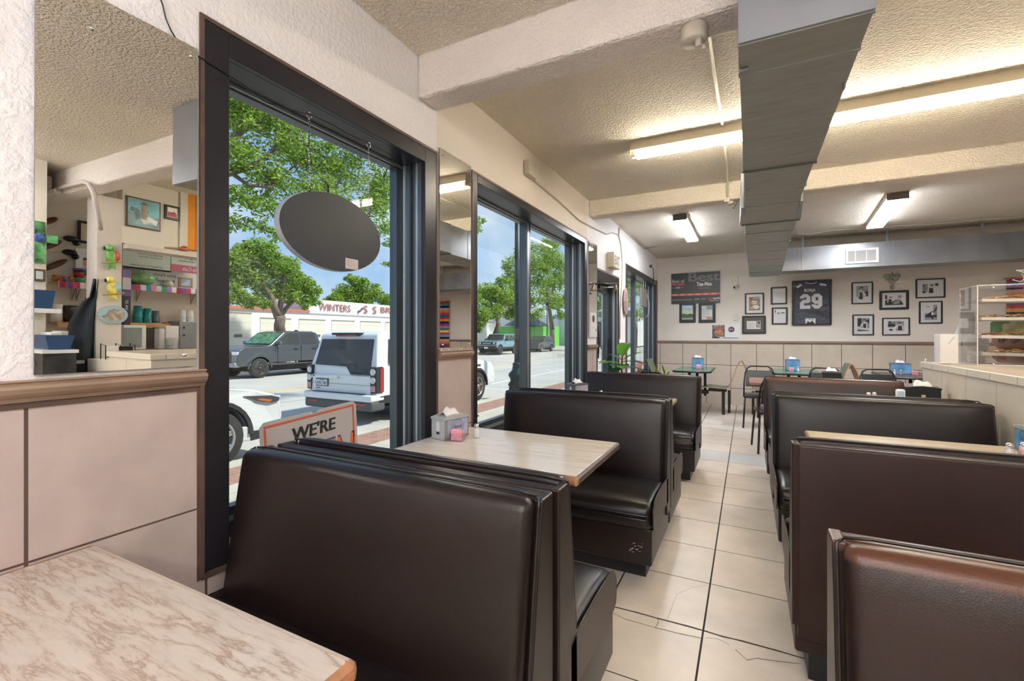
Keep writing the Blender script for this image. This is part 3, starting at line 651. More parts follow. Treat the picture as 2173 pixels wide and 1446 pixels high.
XL, LL = .035, 1.155; XR, LR_ = 1.80, 1.125
make_booth(LL, 'nearest dark brown booth bench under the first window, its cushion facing the foreground table', 1, (XL-.02, 1.150, 0))
make_booth(LL, 'brown booth bench backed against the nearest left bench, facing the driftwood table', -1, (XL-.01, 1.160, 0), M_leather)
make_booth(LL, 'brown booth bench on the left behind the driftwood table, white scuffs on its base', 1, (XL, 3.115, 0))
make_booth(LL, 'brown booth bench at the second window facing the honey oak table', -1, (XL, 3.125, 0))
make_booth(LL+.03, 'farthest left brown booth bench beside the leafy plant', 1, (XL, 5.03, 0))
# worn benches by the counter
b1 = make_booth(LR_, 'worn brown booth bench in the lower right corner with a tan rubbed top', 1, (XR, 1.215, 0), M_leatherw, M_leatherr)
make_booth(LR_, 'reddish brown booth bench on the right, its flat back turned to the foreground', -1, (XR, 2.085, 0), M_leatherr, M_leatherr)
make_booth(LR_, 'brown booth bench behind the tan table on the right, beside the tiled counter', 1, (XR, 3.77, 0))
make_booth(LR_, 'brown booth bench backed against the one behind the tan table, facing the far counter end', -1, (XR, 3.78, 0), M_leather)
make_booth(LR_-.05, 'farthest right brown booth bench with a rubbed reddish top in front of the dining chairs', 1, (XR-.01, 5.27, 0), leather_mat('far_worn_leather', (.040, .025, .021), .34, wear=(.895, (.10, .04, .028))))
g = G()                                                 # scuffs on the seat base
msc = col(.45, .42, .40, .8)
rnd = random.Random(3)
for i in range(16):
    q = wp(1352+rnd.uniform(-16, 14), 1163+rnd.uniform(-10, 9), 'y', 2.503); a = rnd.uniform(.002, .006)
    g.poly([(q.x-a*1.6, 2.5015, q.z), (q.x+a, 2.5015, q.z-a*.5), (q.x+a*1.6, 2.5015, q.z+a*.6), (q.x-a*.3, 2.5015, q.z+a*.7)], msc)
for o in bpy.data.objects:
    if o.get('label', '').endswith('white scuffs on its base'): sc = g.build('scuff_mark', o, merge=False); sc.location = -Vector(o.location)

# ================================================================ BOOTH TABLES
def booth_table(label, x0, x1, y0, y1, top, edge, edge2=None, corner=None, far=None, ztop=.752, ped=None, thick=.036):
    t = thing('booth_table', label, 'table', (x0, y0, 0)); L, W_ = x1-x0, y1-y0; r = .012
    g = G(); g.box(r, L-r, r, W_-r, ztop-thick, ztop, top); g.build('tabletop', t, bev=.001)
    def seg(pts, m, nm):                                # half-round edge moulding
        g = G(); P = [Vector(p) for p in pts]; d = (P[1]-P[0]).normalized(); o = Vector((d.y, -d.x, 0)); zc = ztop-thick/2
        pr = [(0, thick/2+.0005), (.008, thick/2-.001), (r+.002, thick/2-.008), (r+.003, 0), (r+.002, -thick/2+.006), (.006, -thick/2-.002), (0, -thick/2-.003)]
        g.ext([P[0]+o*a+Vector((0, 0, zc+b)) for a, b in pr], P[1]-P[0], m); g.build(nm, t)
    e2 = edge2 or edge
    seg([(r, r, 0), (L*.42, r, 0)], edge, 'table_edge'); seg([(L*.42, r, 0), (L-r, r, 0)], e2, 'table_edge')
    seg([(L-r, r, 0), (L-r, W_-r, 0)], edge, 'table_edge'); seg([(L-r, W_-r, 0), (r, W_-r, 0)], far or edge, 'table_edge'); seg([(r, W_-r, 0), (r, r, 0)], edge, 'table_edge')
    for cx, cy in ((L-r, r), (L-r, W_-r), (r, r), (r, W_-r)):
        g = G(); g.lathe([(.006, thick/2), (r+.001, thick/2-.006), (r+.003, 0), (r+.001, -thick/2+.004), (.006, -thick/2-.003)], (cx, cy, ztop-thick/2), corner if (corner and cx > L/2 and cy < .1) else edge, 12); g.build('table_corner', t)
    px = ped if ped is not None else L*.5
    g = G(); g.cyl((px, W_/2, .03), (px, W_/2, ztop-thick-.01), .038, M_black, 14); g.box(px-.2, px+.2, W_/2-.03, W_/2+.03, ztop-thick-.02, ztop-thick, M_black); g.build('pedestal', t)
    g = G(); g.rbox(px-.27, px+.27, W_/2-.035, W_/2+.035, 0, .035, .012, M_black, (1, 1, 1)); g.rbox(px-.035, px+.035, W_/2-.25, W_/2+.25, 0, .034, .012, M_black, (1, 1, 1)); g.build('table_foot', t)
    return t
booth_table('foreground booth table with cream travertine laminate and a bare wood corner', .004, 1.012, -.14, .612, M_trav, M_tmoldw, M_tmoldw, M_tcorner, pm('pale_edge_strip', (.50, .42, .36), .4))
booth_table('booth table with driftwood laminate and brown edge holding the grey napkin dispenser', .004, 1.018, 1.80, 2.50, M_trav2, M_tmold, M_tmoldw, M_tcorner)
booth_table('honey oak booth table behind the second pair of left benches', .02, 1.06, 3.86, 4.47, M_oak, pm('oak_edge', (.42, .26, .12), .4))
booth_table('tan booth table between the right benches, pushed against the tiled counter', 1.952, 2.955, 2.72, 3.346, M_trav3, pm('tan_edge', (.30, .20, .14), .4))
booth_table('tan booth table by the far end of the counter carrying the black napkin dispenser', 2.0, 2.955, 4.30, 4.78, M_trav3, pm('tan_edge', (.30, .20, .14), .4), ztop=.80)

# ================================================================ TABLE THINGS
M_disp = pm('silver_grey_plastic', (.40, .41, .41), .4); M_dispd = pm('grey_plastic_front', (.24, .24, .235), .5)
M_ad = pm('dispenser_card_blue', (.22, .34, .55), .35, var=(7, .35)); M_adb = pm('dispenser_card_sky', (.13, .33, .60), .35, var=(9, .25))
M_adp = pm('dispenser_card_violet', (.36, .38, .55), .3, var=(11, .25)); M_nap = pm('napkin', (.80, .80, .80), .85)
def dispenser(label, p, rz, ad=None, body=None, front=None, W_=.185, D=.115, H=.135, napkin=1, logo=True, name='napkin_dispenser'):
    """front (card) towards local -y"""
    body = body or M_disp; t = thing(name, label, 'napkin dispenser', p, rz)
    g = G(); g.rbox(-W_/2, W_/2, -D/2+.004, D/2, 0, H-.012, .006, body, (1, 1, 1)); g.build('case', t)
    g = G(); pr = [(-W_/2-.003, H-.024), (-W_/2-.003, H-.012), (-W_*.25, H-.004), (0, H), (W_*.25, H-.004), (W_/2+.003, H-.012), (W_/2+.003, H-.024)]
    g.ext([(a, -D/2-.003, b) for a, b in pr], (0, D+.006, 0), body); g.build('lid', t, bev=.002)
    for s, y in ((-1, -D/2),):
        g = G(); g.box(-W_/2+.002, -W_/2+.02, -D/2-.001, -D/2+.006, .004, H-.024, front or M_dispd); g.box(W_/2-.008, W_/2-.002, -D/2-.001, -D/2+.006, .004, H-.024, front or M_dispd); g.box(-W_/2+.002, W_/2-.002, -D/2-.001, -D/2+.006, .003, .016, front or M_dispd); g.build('front_frame', t)
        g = G(); g.box(-W_/2+.02, W_/2-.008, -D/2-.0005, -D/2+.004, .016, H-.026, ad or M_ad)
        if logo:
            dk = col(.05, .06, .14)
            for rr, w_ in ((.043, .0022), (.031, .001)):
                o = ell(.006, H*.48, rr, rr, 26)
                for (a, b), (c, d) in zip(o, o[1:]+o[:1]):
                    k = (rr-w_)/rr; g.poly([(a, -D/2-.001, b), (c, -D/2-.001, d), (.006+(c-.006)*k, -D/2-.001, H*.48+(d-H*.48)*k), (.006+(a-.006)*k, -D/2-.001, H*.48+(b-H*.48)*k)], dk)
            g.text('Jesus', (-.024, -D/2-.0012, H*.40), (1, 0, 0), (0, 0, 1), .06, .024, dk)
        g.build('card', t, merge=False)
    g = G(); g.box(-W_/2-.0008, -W_/2, -.012, .012, .045, .10, col(.62, .63, .63, .3)); g.box(-W_/2-.001, -W_/2, -.012, .012, .03, .045, M_black); g.build('side_window', t)
    if napkin:
        g = G(); rr = random.Random(int(p[1]*100)); N = 9
        def nf(a, b):
            x = -.055+.11*a; z = H-.006+(.045*math.sin(math.pi*(a*.85+.12))+.012*math.sin(a*9))*(1-abs(b))+.002*rr.random(); return (x, b*.03, z)
        vs = [nf(i/N, -1+2*j/4) for i in range(N+1) for j in range(5)]
        g.add(vs, [(i*5+j, i*5+j+1, i*5+j+6, i*5+j+5) for i in range(N) for j in range(4)], M_nap, True)
        g.build('napkin', t)
    return t
ZT = .7535
def shaker(label, p, salt=True):
    t = thing('salt_shaker' if salt else 'pepper_shaker', label, 'shaker', p)
    g = G(); g.lathe([(.017, 0), (.019, .004), (.018, .03), (.0145, .05), (.012, .055)], (0, 0, 0), pm('shaker_glass', (.66, .68, .68), .08, spec=.9) if salt else pm('pepper_glass', (.30, .27, .24), .08, spec=.9, var=(120, .6)), 10); g.build('glass_body', t)
    g = G(); g.lathe([(.0135, .053), (.0155, .058), (.0155, .070), (.010, .078), (.0, .080)], (0, 0, 0), M_chrome, 14); g.build('metal_cap', t); return t
def caddy(label, p, rz=0, sc=1.):
    t = thing('sugar_caddy', label, 'sugar caddy', p, rz); t.scale = (sc,)*3
    g = G(); a, b, h = .036, .028, .042
    g.box(-a, a, -b, b, 0, .003, M_acrylic); g.box(-a, -a+.002, -b, b, 0, h, M_acrylic); g.box(a-.002, a, -b, b, 0, h, M_acrylic); g.box(-a, a, -b, -b+.002, 0, h, M_acrylic); g.box(-a, a, b-.002, b, 0, h, M_acrylic); g.build('clear_box', t, merge=False)
    rr = random.Random(int(p[0]*1000)); pk = [M_pink, pm('pink_paper_light', (.92, .55, .60), .6)]
    for i in range(6):
        g = G(); y = -b+.007+i*.0082; k = rr.uniform(-.004, .004); hh = rr.uniform(.045, .062)
        g.hexa([(-a+.004, y, .003), (a-.006, y, .003), (a-.006, y+.006, .003), (-a+.004, y+.006, .003), (-a+.006+k, y+k, hh), (a-.01+k, y+k, hh-.008*rr.random()), (a-.01+k, y+k+.005, hh-.008), (-a+.006+k, y+k+.005, hh)], pk[i % 2])
        if i == 0: g.text("Sweet", (-a+.008, y-.0004, .018), (1, 0, 0), (0, 0, 1), .03, .01, col(.75, .1, .25)) if False else None
        g.build('sugar_packet', t)
    return t
# driftwood table
dispenser('grey napkin dispenser with a blue round-logo card on the driftwood booth table', (.118, 2.185, ZT), R(78), M_adp)
q = wp(958, 936, 'z', ZT); caddy('pink sugar packets in a clear box by the grey dispenser on the driftwood table', (q.x+.02, q.y+.03, ZT), R(15))
q = wp(973, 930, 'z', ZT); shaker('dark pepper shaker between the sugar box and dispenser on the driftwood table', (q.x-.02, q.y+.10, ZT), False)
q = wp(990, 932, 'z', ZT); shaker('glass salt shaker at the right of the sugar box on the driftwood table', (q.x+.03, q.y+.06, ZT))
# honey oak table
dispenser('dark grey napkin dispenser on the honey oak table in front of the second window', (.20, 4.16, ZT), R(68), M_adp, pm('dark_grey_plastic', (.12, .13, .13), .4), logo=False)
shaker('salt shaker at the left beside the dispenser on the honey oak table', (.25, 3.985, ZT)); shaker('lone salt shaker in the middle of the honey oak table', (.45, 4.10, ZT))
caddy('small clear box of pink sugar at the wall end of the honey oak table', (.12, 4.02, ZT))
# tan table, right edge
shaker('left salt shaker on the tan booth table at the right edge', (2.735, 2.985, ZT)); shaker('right salt shaker behind the pink packets at the right edge', (2.80, 3.03, ZT))
caddy('pink sugar packets heaped in a clear box at the right edge of the photo', (2.79, 2.93, ZT), R(-10), 1.15)
dispenser('grey napkin dispenser cut off by the right edge on the tan booth table', (2.912, 3.20, ZT), R(-90), M_adb, D=.10)
# far right booth table
dispenser('black napkin dispenser with a wide dark front beside the counter', (2.83, 4.56, .802), R(-8), M_black, M_black, M_black, .20, .13, .15, logo=False)
for o in list(bpy.data.objects):
    if o.get('label', '').startswith('black napkin dispenser with'):
        g = G(); g.box(-.012, .012, -.068, -.0655, .06, .085, col(.45, .42, .36)); g.build('badge', o)
t = thing('menu_card', 'small blue and white card standing left of the black napkin dispenser', 'card', (2.685, 4.50, .802))
g = G(); g.rbox(-.028, .028, -.02, .02, 0, .12, .012, M_white, (1, 1, 1)); g.build('card_holder', t); g = G(); g.box(-.02, .02, -.0215, -.0205, .015, .105, pm('pale_blue_card', (.35, .55, .75), .4)); g.build('printed_card', t)
shaker('left shaker beside the card on the far right booth table', (2.50, 4.56, .802)); shaker('right shaker beside the card on the far right booth table', (2.545, 4.60, .802), True)
caddy('pink sugar box in front of the blue card on the far right booth table', (2.61, 4.53, .802))

# ================================================================ COUNTER WITH DISPLAY CASE
CX0, CX1, CY0, CY1, CZ = 2.97, 3.75, 2.10, 5.16, 1.108
t = thing('service_counter', 'long cream tiled service counter at the right', 'counter', (0, 0, 0))
g = G(); g.box(CX0+.012, CX1-.012, CY0+.012, CY1-.03, 0, CZ-.05, M_ctile); g.build('tiled_base', t)
g = G(); g.box(CX0, CX1, CY0, CY1, CZ-.05, CZ, tile_mat('counter_cap_tile', (.86, .79, .68), (.25, .2, .16), [('y', 4.86, .33, .0022)], .35, .05)); g.build('tiled_edge', t, bev=.004)
g = G(); g.box(CX0+.015, CX1-.015, CY0+.015, CY1-.015, CZ, CZ+.002, pm('counter_top_laminate', (.56, .46, .36), .3, var=(3, .08))); g.build('counter_top', t)
zc = CZ+.0035
A = wp(2073, 776, 'z', CZ); 
def acrylic_case():
    x0, y1 = A.x, A.y; x1, y0 = x0+.62, y1-.42; yb = y1+.32; H = .605
    t = thing('display_case', 'clear acrylic shelf case of snacks standing on the tiled counter', 'display case', (x0, y1, zc)); W_ = x1-x0; D = yb-y1; y_ = y1-y1
    g = G(); th = .006
    g.box(0, th, y_, D, 0, H, M_acrylic); g.box(W_-th, W_, y_, D, 0, H, M_acrylic); g.box(0, W_, y_, y_+th, 0, .10, M_acrylic); g.box(0, W_, D-th, D, 0, H, M_acrylic)
    g.box(0, W_, y_, D, H-th, H, M_acrylic); g.build('acrylic_panel', t, merge=False)
    g = G()
    for (a, b) in ((0, y_), (0, D)): g.box(a, a+.007, b-.0035 if b else b, b+.0035 if b else .007, 0, H, M_acredge)
    for z in (0.0, H-.006): g.box(0, W_, -.002, .004, z, z+.006, M_acredge); g.box(0, .004, 0, D, z, z+.006, M_acredge)
    for x in (.09, .3, .5):
        for z in (.012, H-.02): g.cyl((x, -.008, z), (x, -.002, z), .006, M_acredge, 8)
    g.build('acrylic_edge', t)
    rr = random.Random(5)
    for i, z in enumerate((.075, .205, .34, .48)):
        g = G(); g.hexa([(.03, .01, z), (W_-.01, .01, z-.012), (W_-.01, .27, z-.012), (.03, .27, z), (.03, .01, z+.022), (W_-.01, .01, z+.010), (W_-.01, .27, z+.010), (.03, .27, z+.022)], pm('frosted_shelf_tray', (.62, .58, .55), .35)); g.build('shelf_tray', t)
    return t, W_, D, rr
t, W_, D, rr = acrylic_case()
cmats = [pm('tortilla_chip', (.62, .40, .12), .7, var=(40, .3)), pm('dark_chip', (.35, .17, .08), .7, var=(40, .3)), pm('pale_chip', (.78, .60, .32), .7, var=(40, .2))]
for i, (z, x0_, lab) in enumerate(((.075, .10, 'heap of golden chips on the lowest tray of the acrylic case'), (.205, .03, 'heap of dark chips on the second tray of the acrylic case'), (.34, .03, 'heap of golden chips on the third tray of the acrylic case'), (.48, .08, 'heap of yellow chips on the top tray of the acrylic case'))):
    g = G()
    for k in range(170):
        x = rr.uniform(x0_, W_-.05); y = rr.uniform(.03, .22); zz = z+.022+rr.uniform(0, .022)*min(1, (x-x0_)*8+.3); a = rr.uniform(.014, .024)
        p = [Vector((math.cos(q)*a, math.sin(q)*a, rr.uniform(-.006, .006))) for q in (rr.uniform(0, 1), 2.1+rr.uniform(0, .6), 4.2+rr.uniform(0, .6))]
        c = Vector((x, y, zz)); g.ext([c+v for v in p], (0, 0, .002), cmats[(k+i) % 3] if k % 4 else cmats[0 if i != 1 else 1])
    o = g.build('chips', merge=False); o.location = t.location; tag(o, lab, 'chips', 'chips in the acrylic case', 'stuff')
bx = t.location
# things around the case
q = wp(2023, 774, 'z', CZ); t = thing('paper_box', 'white upright box on the counter beside the acrylic case', 'box', (q.x-.02, q.y, zc), R(6))
g = G(); g.rbox(-.06, .055, 0, .10, 0, .235, .004, M_paper, (1, 1, 1)); g.build('carton', t); g = G(); g.hexa([(-.01, -.001, .16), (-.006, -.001, .16), (.03, -.001, .215), (.026, -.001, .215), (-.01, 0, .16), (-.006, 0, .16), (.03, 0, .215), (.026, 0, .215)], col(.3, .3, .32)); g.box(.012, .024, -.001, 0, .08, .11, col(.7, .72, .78)); g.build('printed_line', t)
pipe('thin white cable lying on the counter by the white box', [(q.x-.16, q.y+.02, zc+.035), (q.x-.17, q.y, zc+.01), (q.x-.10, q.y-.02, zc+.006), (q.x-.02, q.y-.03, zc+.005)], .004, M_white, 'charging_cable', 'cable')
t = thing('desk_fan', 'small white fan seen through the acrylic case', 'fan', (bx.x+.14, bx.y+.44, zc))
g = G(); g.rbox(-.05, .05, -.03, .03, 0, .06, .01, M_white, (1, 1, 1)); g.cyl((0, 0, .06), (0, 0, .09), .012, M_white); g.build('fan_base', t)
g = G(); g.lathe([(.001, -.03), (.07, -.025), (.085, 0), (.07, .03), (.001, .04)], (0, 0, .16), M_white, 24, 'y')
g.build('fan_cage', t); g = G()
for k in range(12):
    a = k*math.pi/6; g.box(-.02+.0, .0, -.001, 0, 0, .001, M_black) if False else g.ext([(math.cos(a+da)*rr_, -.034+.004*(rr_ > .05), .16+math.sin(a+da)*rr_) for rr_, da in ((.025, -.1), (.065, -.05), (.065, .05), (.025, .1))], (0, -.002, 0), col(.52, .54, .54))
g.build('fan_grille', t)
t = thing('clay_pot', 'brown clay pot with dark swirl pattern seen through the acrylic case', 'pot', (bx.x+.42, bx.y+.56, zc))
mcl = pm('terracotta', (.36, .15, .075), .5, var=(12, .2)); g = G(); g.lathe([(.07, 0), (.11, .02), (.14, .07), (.135, .12), (.11, .155), (.10, .165), (.105, .175), (.095, .175)], (0, 0, .10), mcl, 28); g.build('pot_body', t)
g = G(); g.lathe([(.1, 0), (.13, .03), (.14, .08), (.13, .1)], (0, 0, 0), pm('glazed_brown', (.30, .10, .04), .25), 28); g.build('pot_stand', t)
g = G()
for a in (-2.5, -1.95, -1.4, -.9):
    P = [Vector((math.cos(a+.22*math.cos(s)*(1-s/9))*.143, math.sin(a+.22*math.cos(s)*(1-s/9))*.143, .18+.03*math.sin(s)*(1-s/9))) for s in [i*.6 for i in range(12)]]; g.tube(P, .008, col(.10, .09, .09), 6)
g.build('painted_swirl', t)
t = thing('folded_paper', 'folded white paper leaning inside the acrylic case near its left side', 'paper', (bx.x+.02, bx.y+.36, zc+.19))
g = G(); g.hexa([(-.06, 0, -.02), (.02, 0, 0), (.02, .003, 0), (-.06, .003, -.02), (0, .03, .14), (.03, .03, .14), (.03, .033, .14), (0, .033, .14)], pm('bluish_paper', (.62, .66, .76), .7)); g.build('sheet', t)
t = thing('paper_bunch', 'bunch of white and pink shredded paper strips in a brown basket on the acrylic case', 'basket', (bx.x+.50, bx.y+.16, zc+.607))
g = G(); g.rbox(-.19, .12, -.06, .06, 0, .03, .008, pm('brown_basket', (.16, .05, .035), .6), (1, 1, 1)); g.build('basket', t)
g = G(); sm = [col(.82, .82, .84), col(.80, .70, .76), col(.60, .62, .78), col(.8, .8, .8), col(.75, .25, .42)]
for k in range(90):
    c = Vector((rr.uniform(-.17, .12), rr.uniform(-.05, .05), rr.uniform(.03, .09))); d = Vector((rr.uniform(-1, 1), rr.uniform(-.6, .6), rr.uniform(-.4, 1))).normalized(); L = rr.uniform(.05, .12)
    sd = d.cross(Vector((0, 1, .2))).normalized(); P = [c+d*(L*s)+sd*(.02*math.sin(s*4+k)) for s in (0, .33, .66, 1)]
    g.tube(P, .0032, sm[k % 5] if k % 9 else sm[4], 4)
o = g.build('paper_strips', t, merge=False); tag(o, kind='stuff')
t = thing('printed_bag', 'green and pink printed plastic bag seen behind the acrylic shelves', 'bag', (bx.x+.36, bx.y+.352, zc+.25))
g = G()
for k, (a, b, c) in enumerate(((-.1, .02, (.14, .36, .12)), (0, .05, (.55, .66, .50)), (.06, .01, (.62, .20, .30)), (-.04, 0, (.66, .64, .30)))):
    g.rbox(a-.06, a+.08, -.01-k*.004, .03, b-.03, b+.07, .02, pm('bag_print_%d' % k, c, .5, var=(20, .3)), (2, 1, 2))
g.build('bag_body', t); g = G(); g.rbox(.06, .12, -.035, .01, -.01, .04, .004, M_paper, (1, 1, 1)); g.build('price_block', t)

# ================================================================ BACK OF THE ROOM: green wall tables with bent seats
def wall_table(label, x0, x1, y0, y1, m, metal=M_black):
    t = thing('cafe_table', label, 'table', (x0, y0, 0)); L, W_ = x1-x0, y1-y0
    g = G(); c = .05; p = [(0, c), (c, 0), (L-c, 0), (L, c), (L, W_), (0, W_)]; g.ext([(a, b, .722) for a, b in p], (0, 0, .03), m); g.build('tabletop', t, bev=.004)
    g = G(); q = [(a*1.0, b) for a, b in p]; g.tube([(a, b, .735) for a, b in q], .017, metal, 6, closed=True); g.build('table_edge', t)
    for s in (.36, .58, .8) if m == M_green else (.3, .7):
        g = G(); g.cyl((L*s, W_*.45, .0 if s == .58 else .3), (L*s, W_*.45, .722), .022, metal, 8); g.build('table_leg', t)
    g = G(); g.box(L*.2, L*.9, W_*.4, W_*.5, .34, .40, metal); g.build('crossbar', t); return t
def bent_seat(label, p, sgn, wid=.42):
    """one-piece bent plywood seat, green on top; sgn=+1 the sitter looks towards +x; p = hinge point on floor"""
    t = thing('bent_seat', label, 'chair', p); pr = [(.44, .435), (.42, .452), (.30, .465), (.16, .452), (.06, .448), (.02, .47), (-.015, .53), (-.05, .64), (-.10, .80), (-.14, .88), (-.155, .90)]
    g = G(); th = .014
    n = len(pr); up = []; dn = []
    for i, (a, b) in enumerate(pr):
        d = Vector((pr[min(i+1, n-1)][0]-pr[max(i-1, 0)][0], pr[min(i+1, n-1)][1]-pr[max(i-1, 0)][1])).normalized(); nn = Vector((-d.y, d.x))*-1
        up.append((a+nn.x*th/2*1, b+nn.y*th/2)); dn.append((a-nn.x*th/2, b-nn.y*th/2))
    for i in range(n-1):
        for q, mm in ((up, M_greens), (dn, M_ply)):
            g.poly([(q[i][0]*sgn, 0, q[i][1]), (q[i+1][0]*sgn, 0, q[i+1][1]), (q[i+1][0]*sgn, wid, q[i+1][1]), (q[i][0]*sgn, wid, q[i][1])], mm)
        for y in (0, wid): g.poly([(up[i][0]*sgn, y, up[i][1]), (up[i+1][0]*sgn, y, up[i+1][1]), (dn[i+1][0]*sgn, y, dn[i+1][1]), (dn[i][0]*sgn, y, dn[i][1])], M_ply)
    for i in (0, n-1): g.poly([(up[i][0]*sgn, 0, up[i][1]), (up[i][0]*sgn, wid, up[i][1]), (dn[i][0]*sgn, wid, dn[i][1]), (dn[i][0]*sgn, 0, dn[i][1])], M_ply)
    g.build('seat_shell', t)
    g = G(); g.box(min(.05*sgn, .33*sgn), max(.05*sgn, .33*sgn), wid*.25, wid*.75, .385, .43, M_black); g.build('seat_bracket', t)
    g = G(); g.box(.10*sgn-.025, .10*sgn+.025, wid*.3-.025, wid*.3+.025, 0, .39, M_black); g.build('seat_post', t)
    g = G(); g.box(.02*sgn-.02, .02*sgn+.02, wid*.85-.02, wid*.85+.02, 0, .39, M_black); g.build('seat_post', t)
    return t
wall_table('green laminate wall table at the far left under the two small framed clippings', .54, 1.11, 7.97, 9.1, M_green)
bent_seat('olive bent seat in the far left corner beside the third window', (.18, 8.45, 0), 1)
bent_seat('green bent plywood seat facing left beside the aisle, its side in full view', (1.38, 8.35, 0), -1)
bent_seat('bent plywood seat back to back with the aisle one, facing right', (1.705, 8.38, 0), 1)
wall_table('green laminate wall table below the framed jersey', 1.99, 2.66, 8.17, 9.2, M_green)
bent_seat('pale green bent seat facing left below the black and white photos', (2.86, 8.40, 0), -1)
bent_seat('dark wooden bent seat turned right behind the pale green one', (3.19, 8.42, 0), 1)
wall_table('dark wall table near the counter end with a blue dispenser on it', 3.42, 4.55, 8.15, 9.2, pm('dark_wood_laminate', (.13, .10, .08), .3))
dispenser('blue-carded napkin dispenser on the far left green table', (.86, 8.72, ZT), R(4), M_adb, pm('blue_grey_plastic', (.10, .16, .25), .4), W_=.2, H=.19)
caddy('pink sugar packets on the far left green table', (.90, 8.50, ZT), 0, 1.3)
dispenser('blue-carded napkin dispenser on the green table below the jersey', (2.30, 8.85, ZT), R(2), M_adb, pm('blue_grey_plastic', (.10, .16, .25), .4), W_=.2, H=.19)
caddy('pink sugar packets on the green table below the jersey', (2.27, 8.60, ZT), 0, 1.1); shaker('white shaker beside the sugar on the green table below the jersey', (2.36, 8.6, ZT))
dispenser('blue-carded napkin dispenser on the dark far right table', (3.68, 8.8, ZT), R(-3), M_adb, pm('blue_grey_plastic', (.10, .16, .25), .4), W_=.24, H=.17)
shaker('left shaker on the dark far right table', (3.56, 8.55, ZT)); shaker('right shaker on the dark far right table', (3.64, 8.57, ZT), False); caddy('pink sugar packets on the dark far right table', (3.80, 8.58, ZT), 0, 1.2)

# red-brown dining tables and black hoop chairs
def din_table(label, x0, x1, y0, y1):
    t = thing('dining_table', label, 'table', (x0, y0, 0)); L, W_ = x1-x0, y1-y0
    g = G(); g.rbox(0, L, 0, W_, .715, .75, .01, M_redt, (1, 1, 1)); g.build('tabletop', t)
    g = G(); g.cyl((L/2, W_/2, .03), (L/2, W_/2, .715), .035, M_black, 12); g.build('pedestal', t)
    g = G(); g.box(L/2-.28, L/2+.28, W_/2-.03, W_/2+.03, 0, .03, M_black); g.box(L/2-.03, L/2+.03, W_/2-.28, W_/2+.28, 0, .03, M_black); g.build('table_foot', t); return t
din_table('red-brown dining table behind the farthest right bench, its left end showing', 1.66, 2.90, 6.42, 7.2)
din_table('red-brown dining table behind the far bench beside the counter', 3.15, 4.1, 6.42, 7.2)
din_table('red-brown dining table by the plants near the glass door', .12, .93, 6.40, 7.15)
def hoop_chair():
    t = thing('dining_chair', '', 'chair'); s = .2   # sitter looks towards -y
    g = G(); g.rbox(-s, s, -.22, .17, .43, .475, .02, M_vinyl, (3, 3, 1), lambda v, u: (v.x, v.y, v.z+.008*(1-u.x**2)*(1-u.y**2)*(u.z > 0))); g.build('seat', t)
    g = G(); hp = [(-s-.01, .17, .40), (-s-.005, .20, .60), (-s+.01, .235, .76), (-s+.04, .25, .835), (-s+.09, .255, .865), (s-.09, .255, .865), (s-.04, .25, .835), (s-.01, .235, .76), (s+.005, .20, .60), (s+.01, .17, .40)]
    g.tube(hp, .011, M_chrome if False else M_black, 8); g.build('back_hoop', t)
    g = G(); g.hexa([(-s+.012, .195, .56), (s-.012, .195, .56), (s-.012, .215, .56), (-s+.012, .215, .56), (-s+.03, .228, .80), (s-.03, .228, .80), (s-.03, .25, .80), (-s+.03, .25, .80)], M_vinyl); g.build('back_pad', t, bev=.008)
    for x in (-1, 1):
        for y0, y1 in ((-.19, -.235), (.16, .22)):
            g = G(); g.cyl((x*(s-.01), y0, .44), (x*(s+.015), y1, .0), .012, M_black, 8); g.build('leg', t)
    return t
hc = hoop_chair(); hc['label'] = 'black hoop-back chair at the left end of the red-brown table, facing the aisle benches'; hc.location = (1.80, 7.62, 0)
dup(hc, 'black hoop-back chair turned away at the near side of the red-brown table', (1.93, 6.10, 0), R(188))
dup(hc, 'second black hoop-back chair behind the far bench, below the jersey', (2.62, 7.60, 0), 0)
dup(hc, 'third black hoop-back chair behind the far bench, in front of the pale green seat', (3.22, 7.62, 0), 0)
dup(hc, 'black hoop-back chair nearest the counter end', (3.55, 6.28, 0), R(180))
dup(hc, 'black chair half hidden behind the farthest left bench near the plants', (.62, 6.22, 0), R(165))
dispenser('dark napkin dispenser standing on the table behind the far right bench', (2.57, 6.9, ZT), R(-5), M_black, pm('dark_grey_plastic', (.12, .13, .13), .4), M_black, .2, .12, .14, logo=False)
dup(hc, 'extra', (0, 0, 0)) if False else None
t = thing('sauce_packets', 'small pile of pink and white packets behind the far right bench', 'packets', (2.73, 6.75, .75)); rr = random.Random(2)
for i in range(7):
    g = G(); a = rr.uniform(0, 3); x, y = rr.uniform(-.05, .03), rr.uniform(-.05, .05); g.hexa([(x+math.cos(a+k)*.03, y+math.sin(a+k)*.02, .002+i*.007+dz) for dz in (0, .006) for k in (0, 1.5, 3.1, 4.7)], M_pink if i % 2 else M_paper); g.build('packet', t)

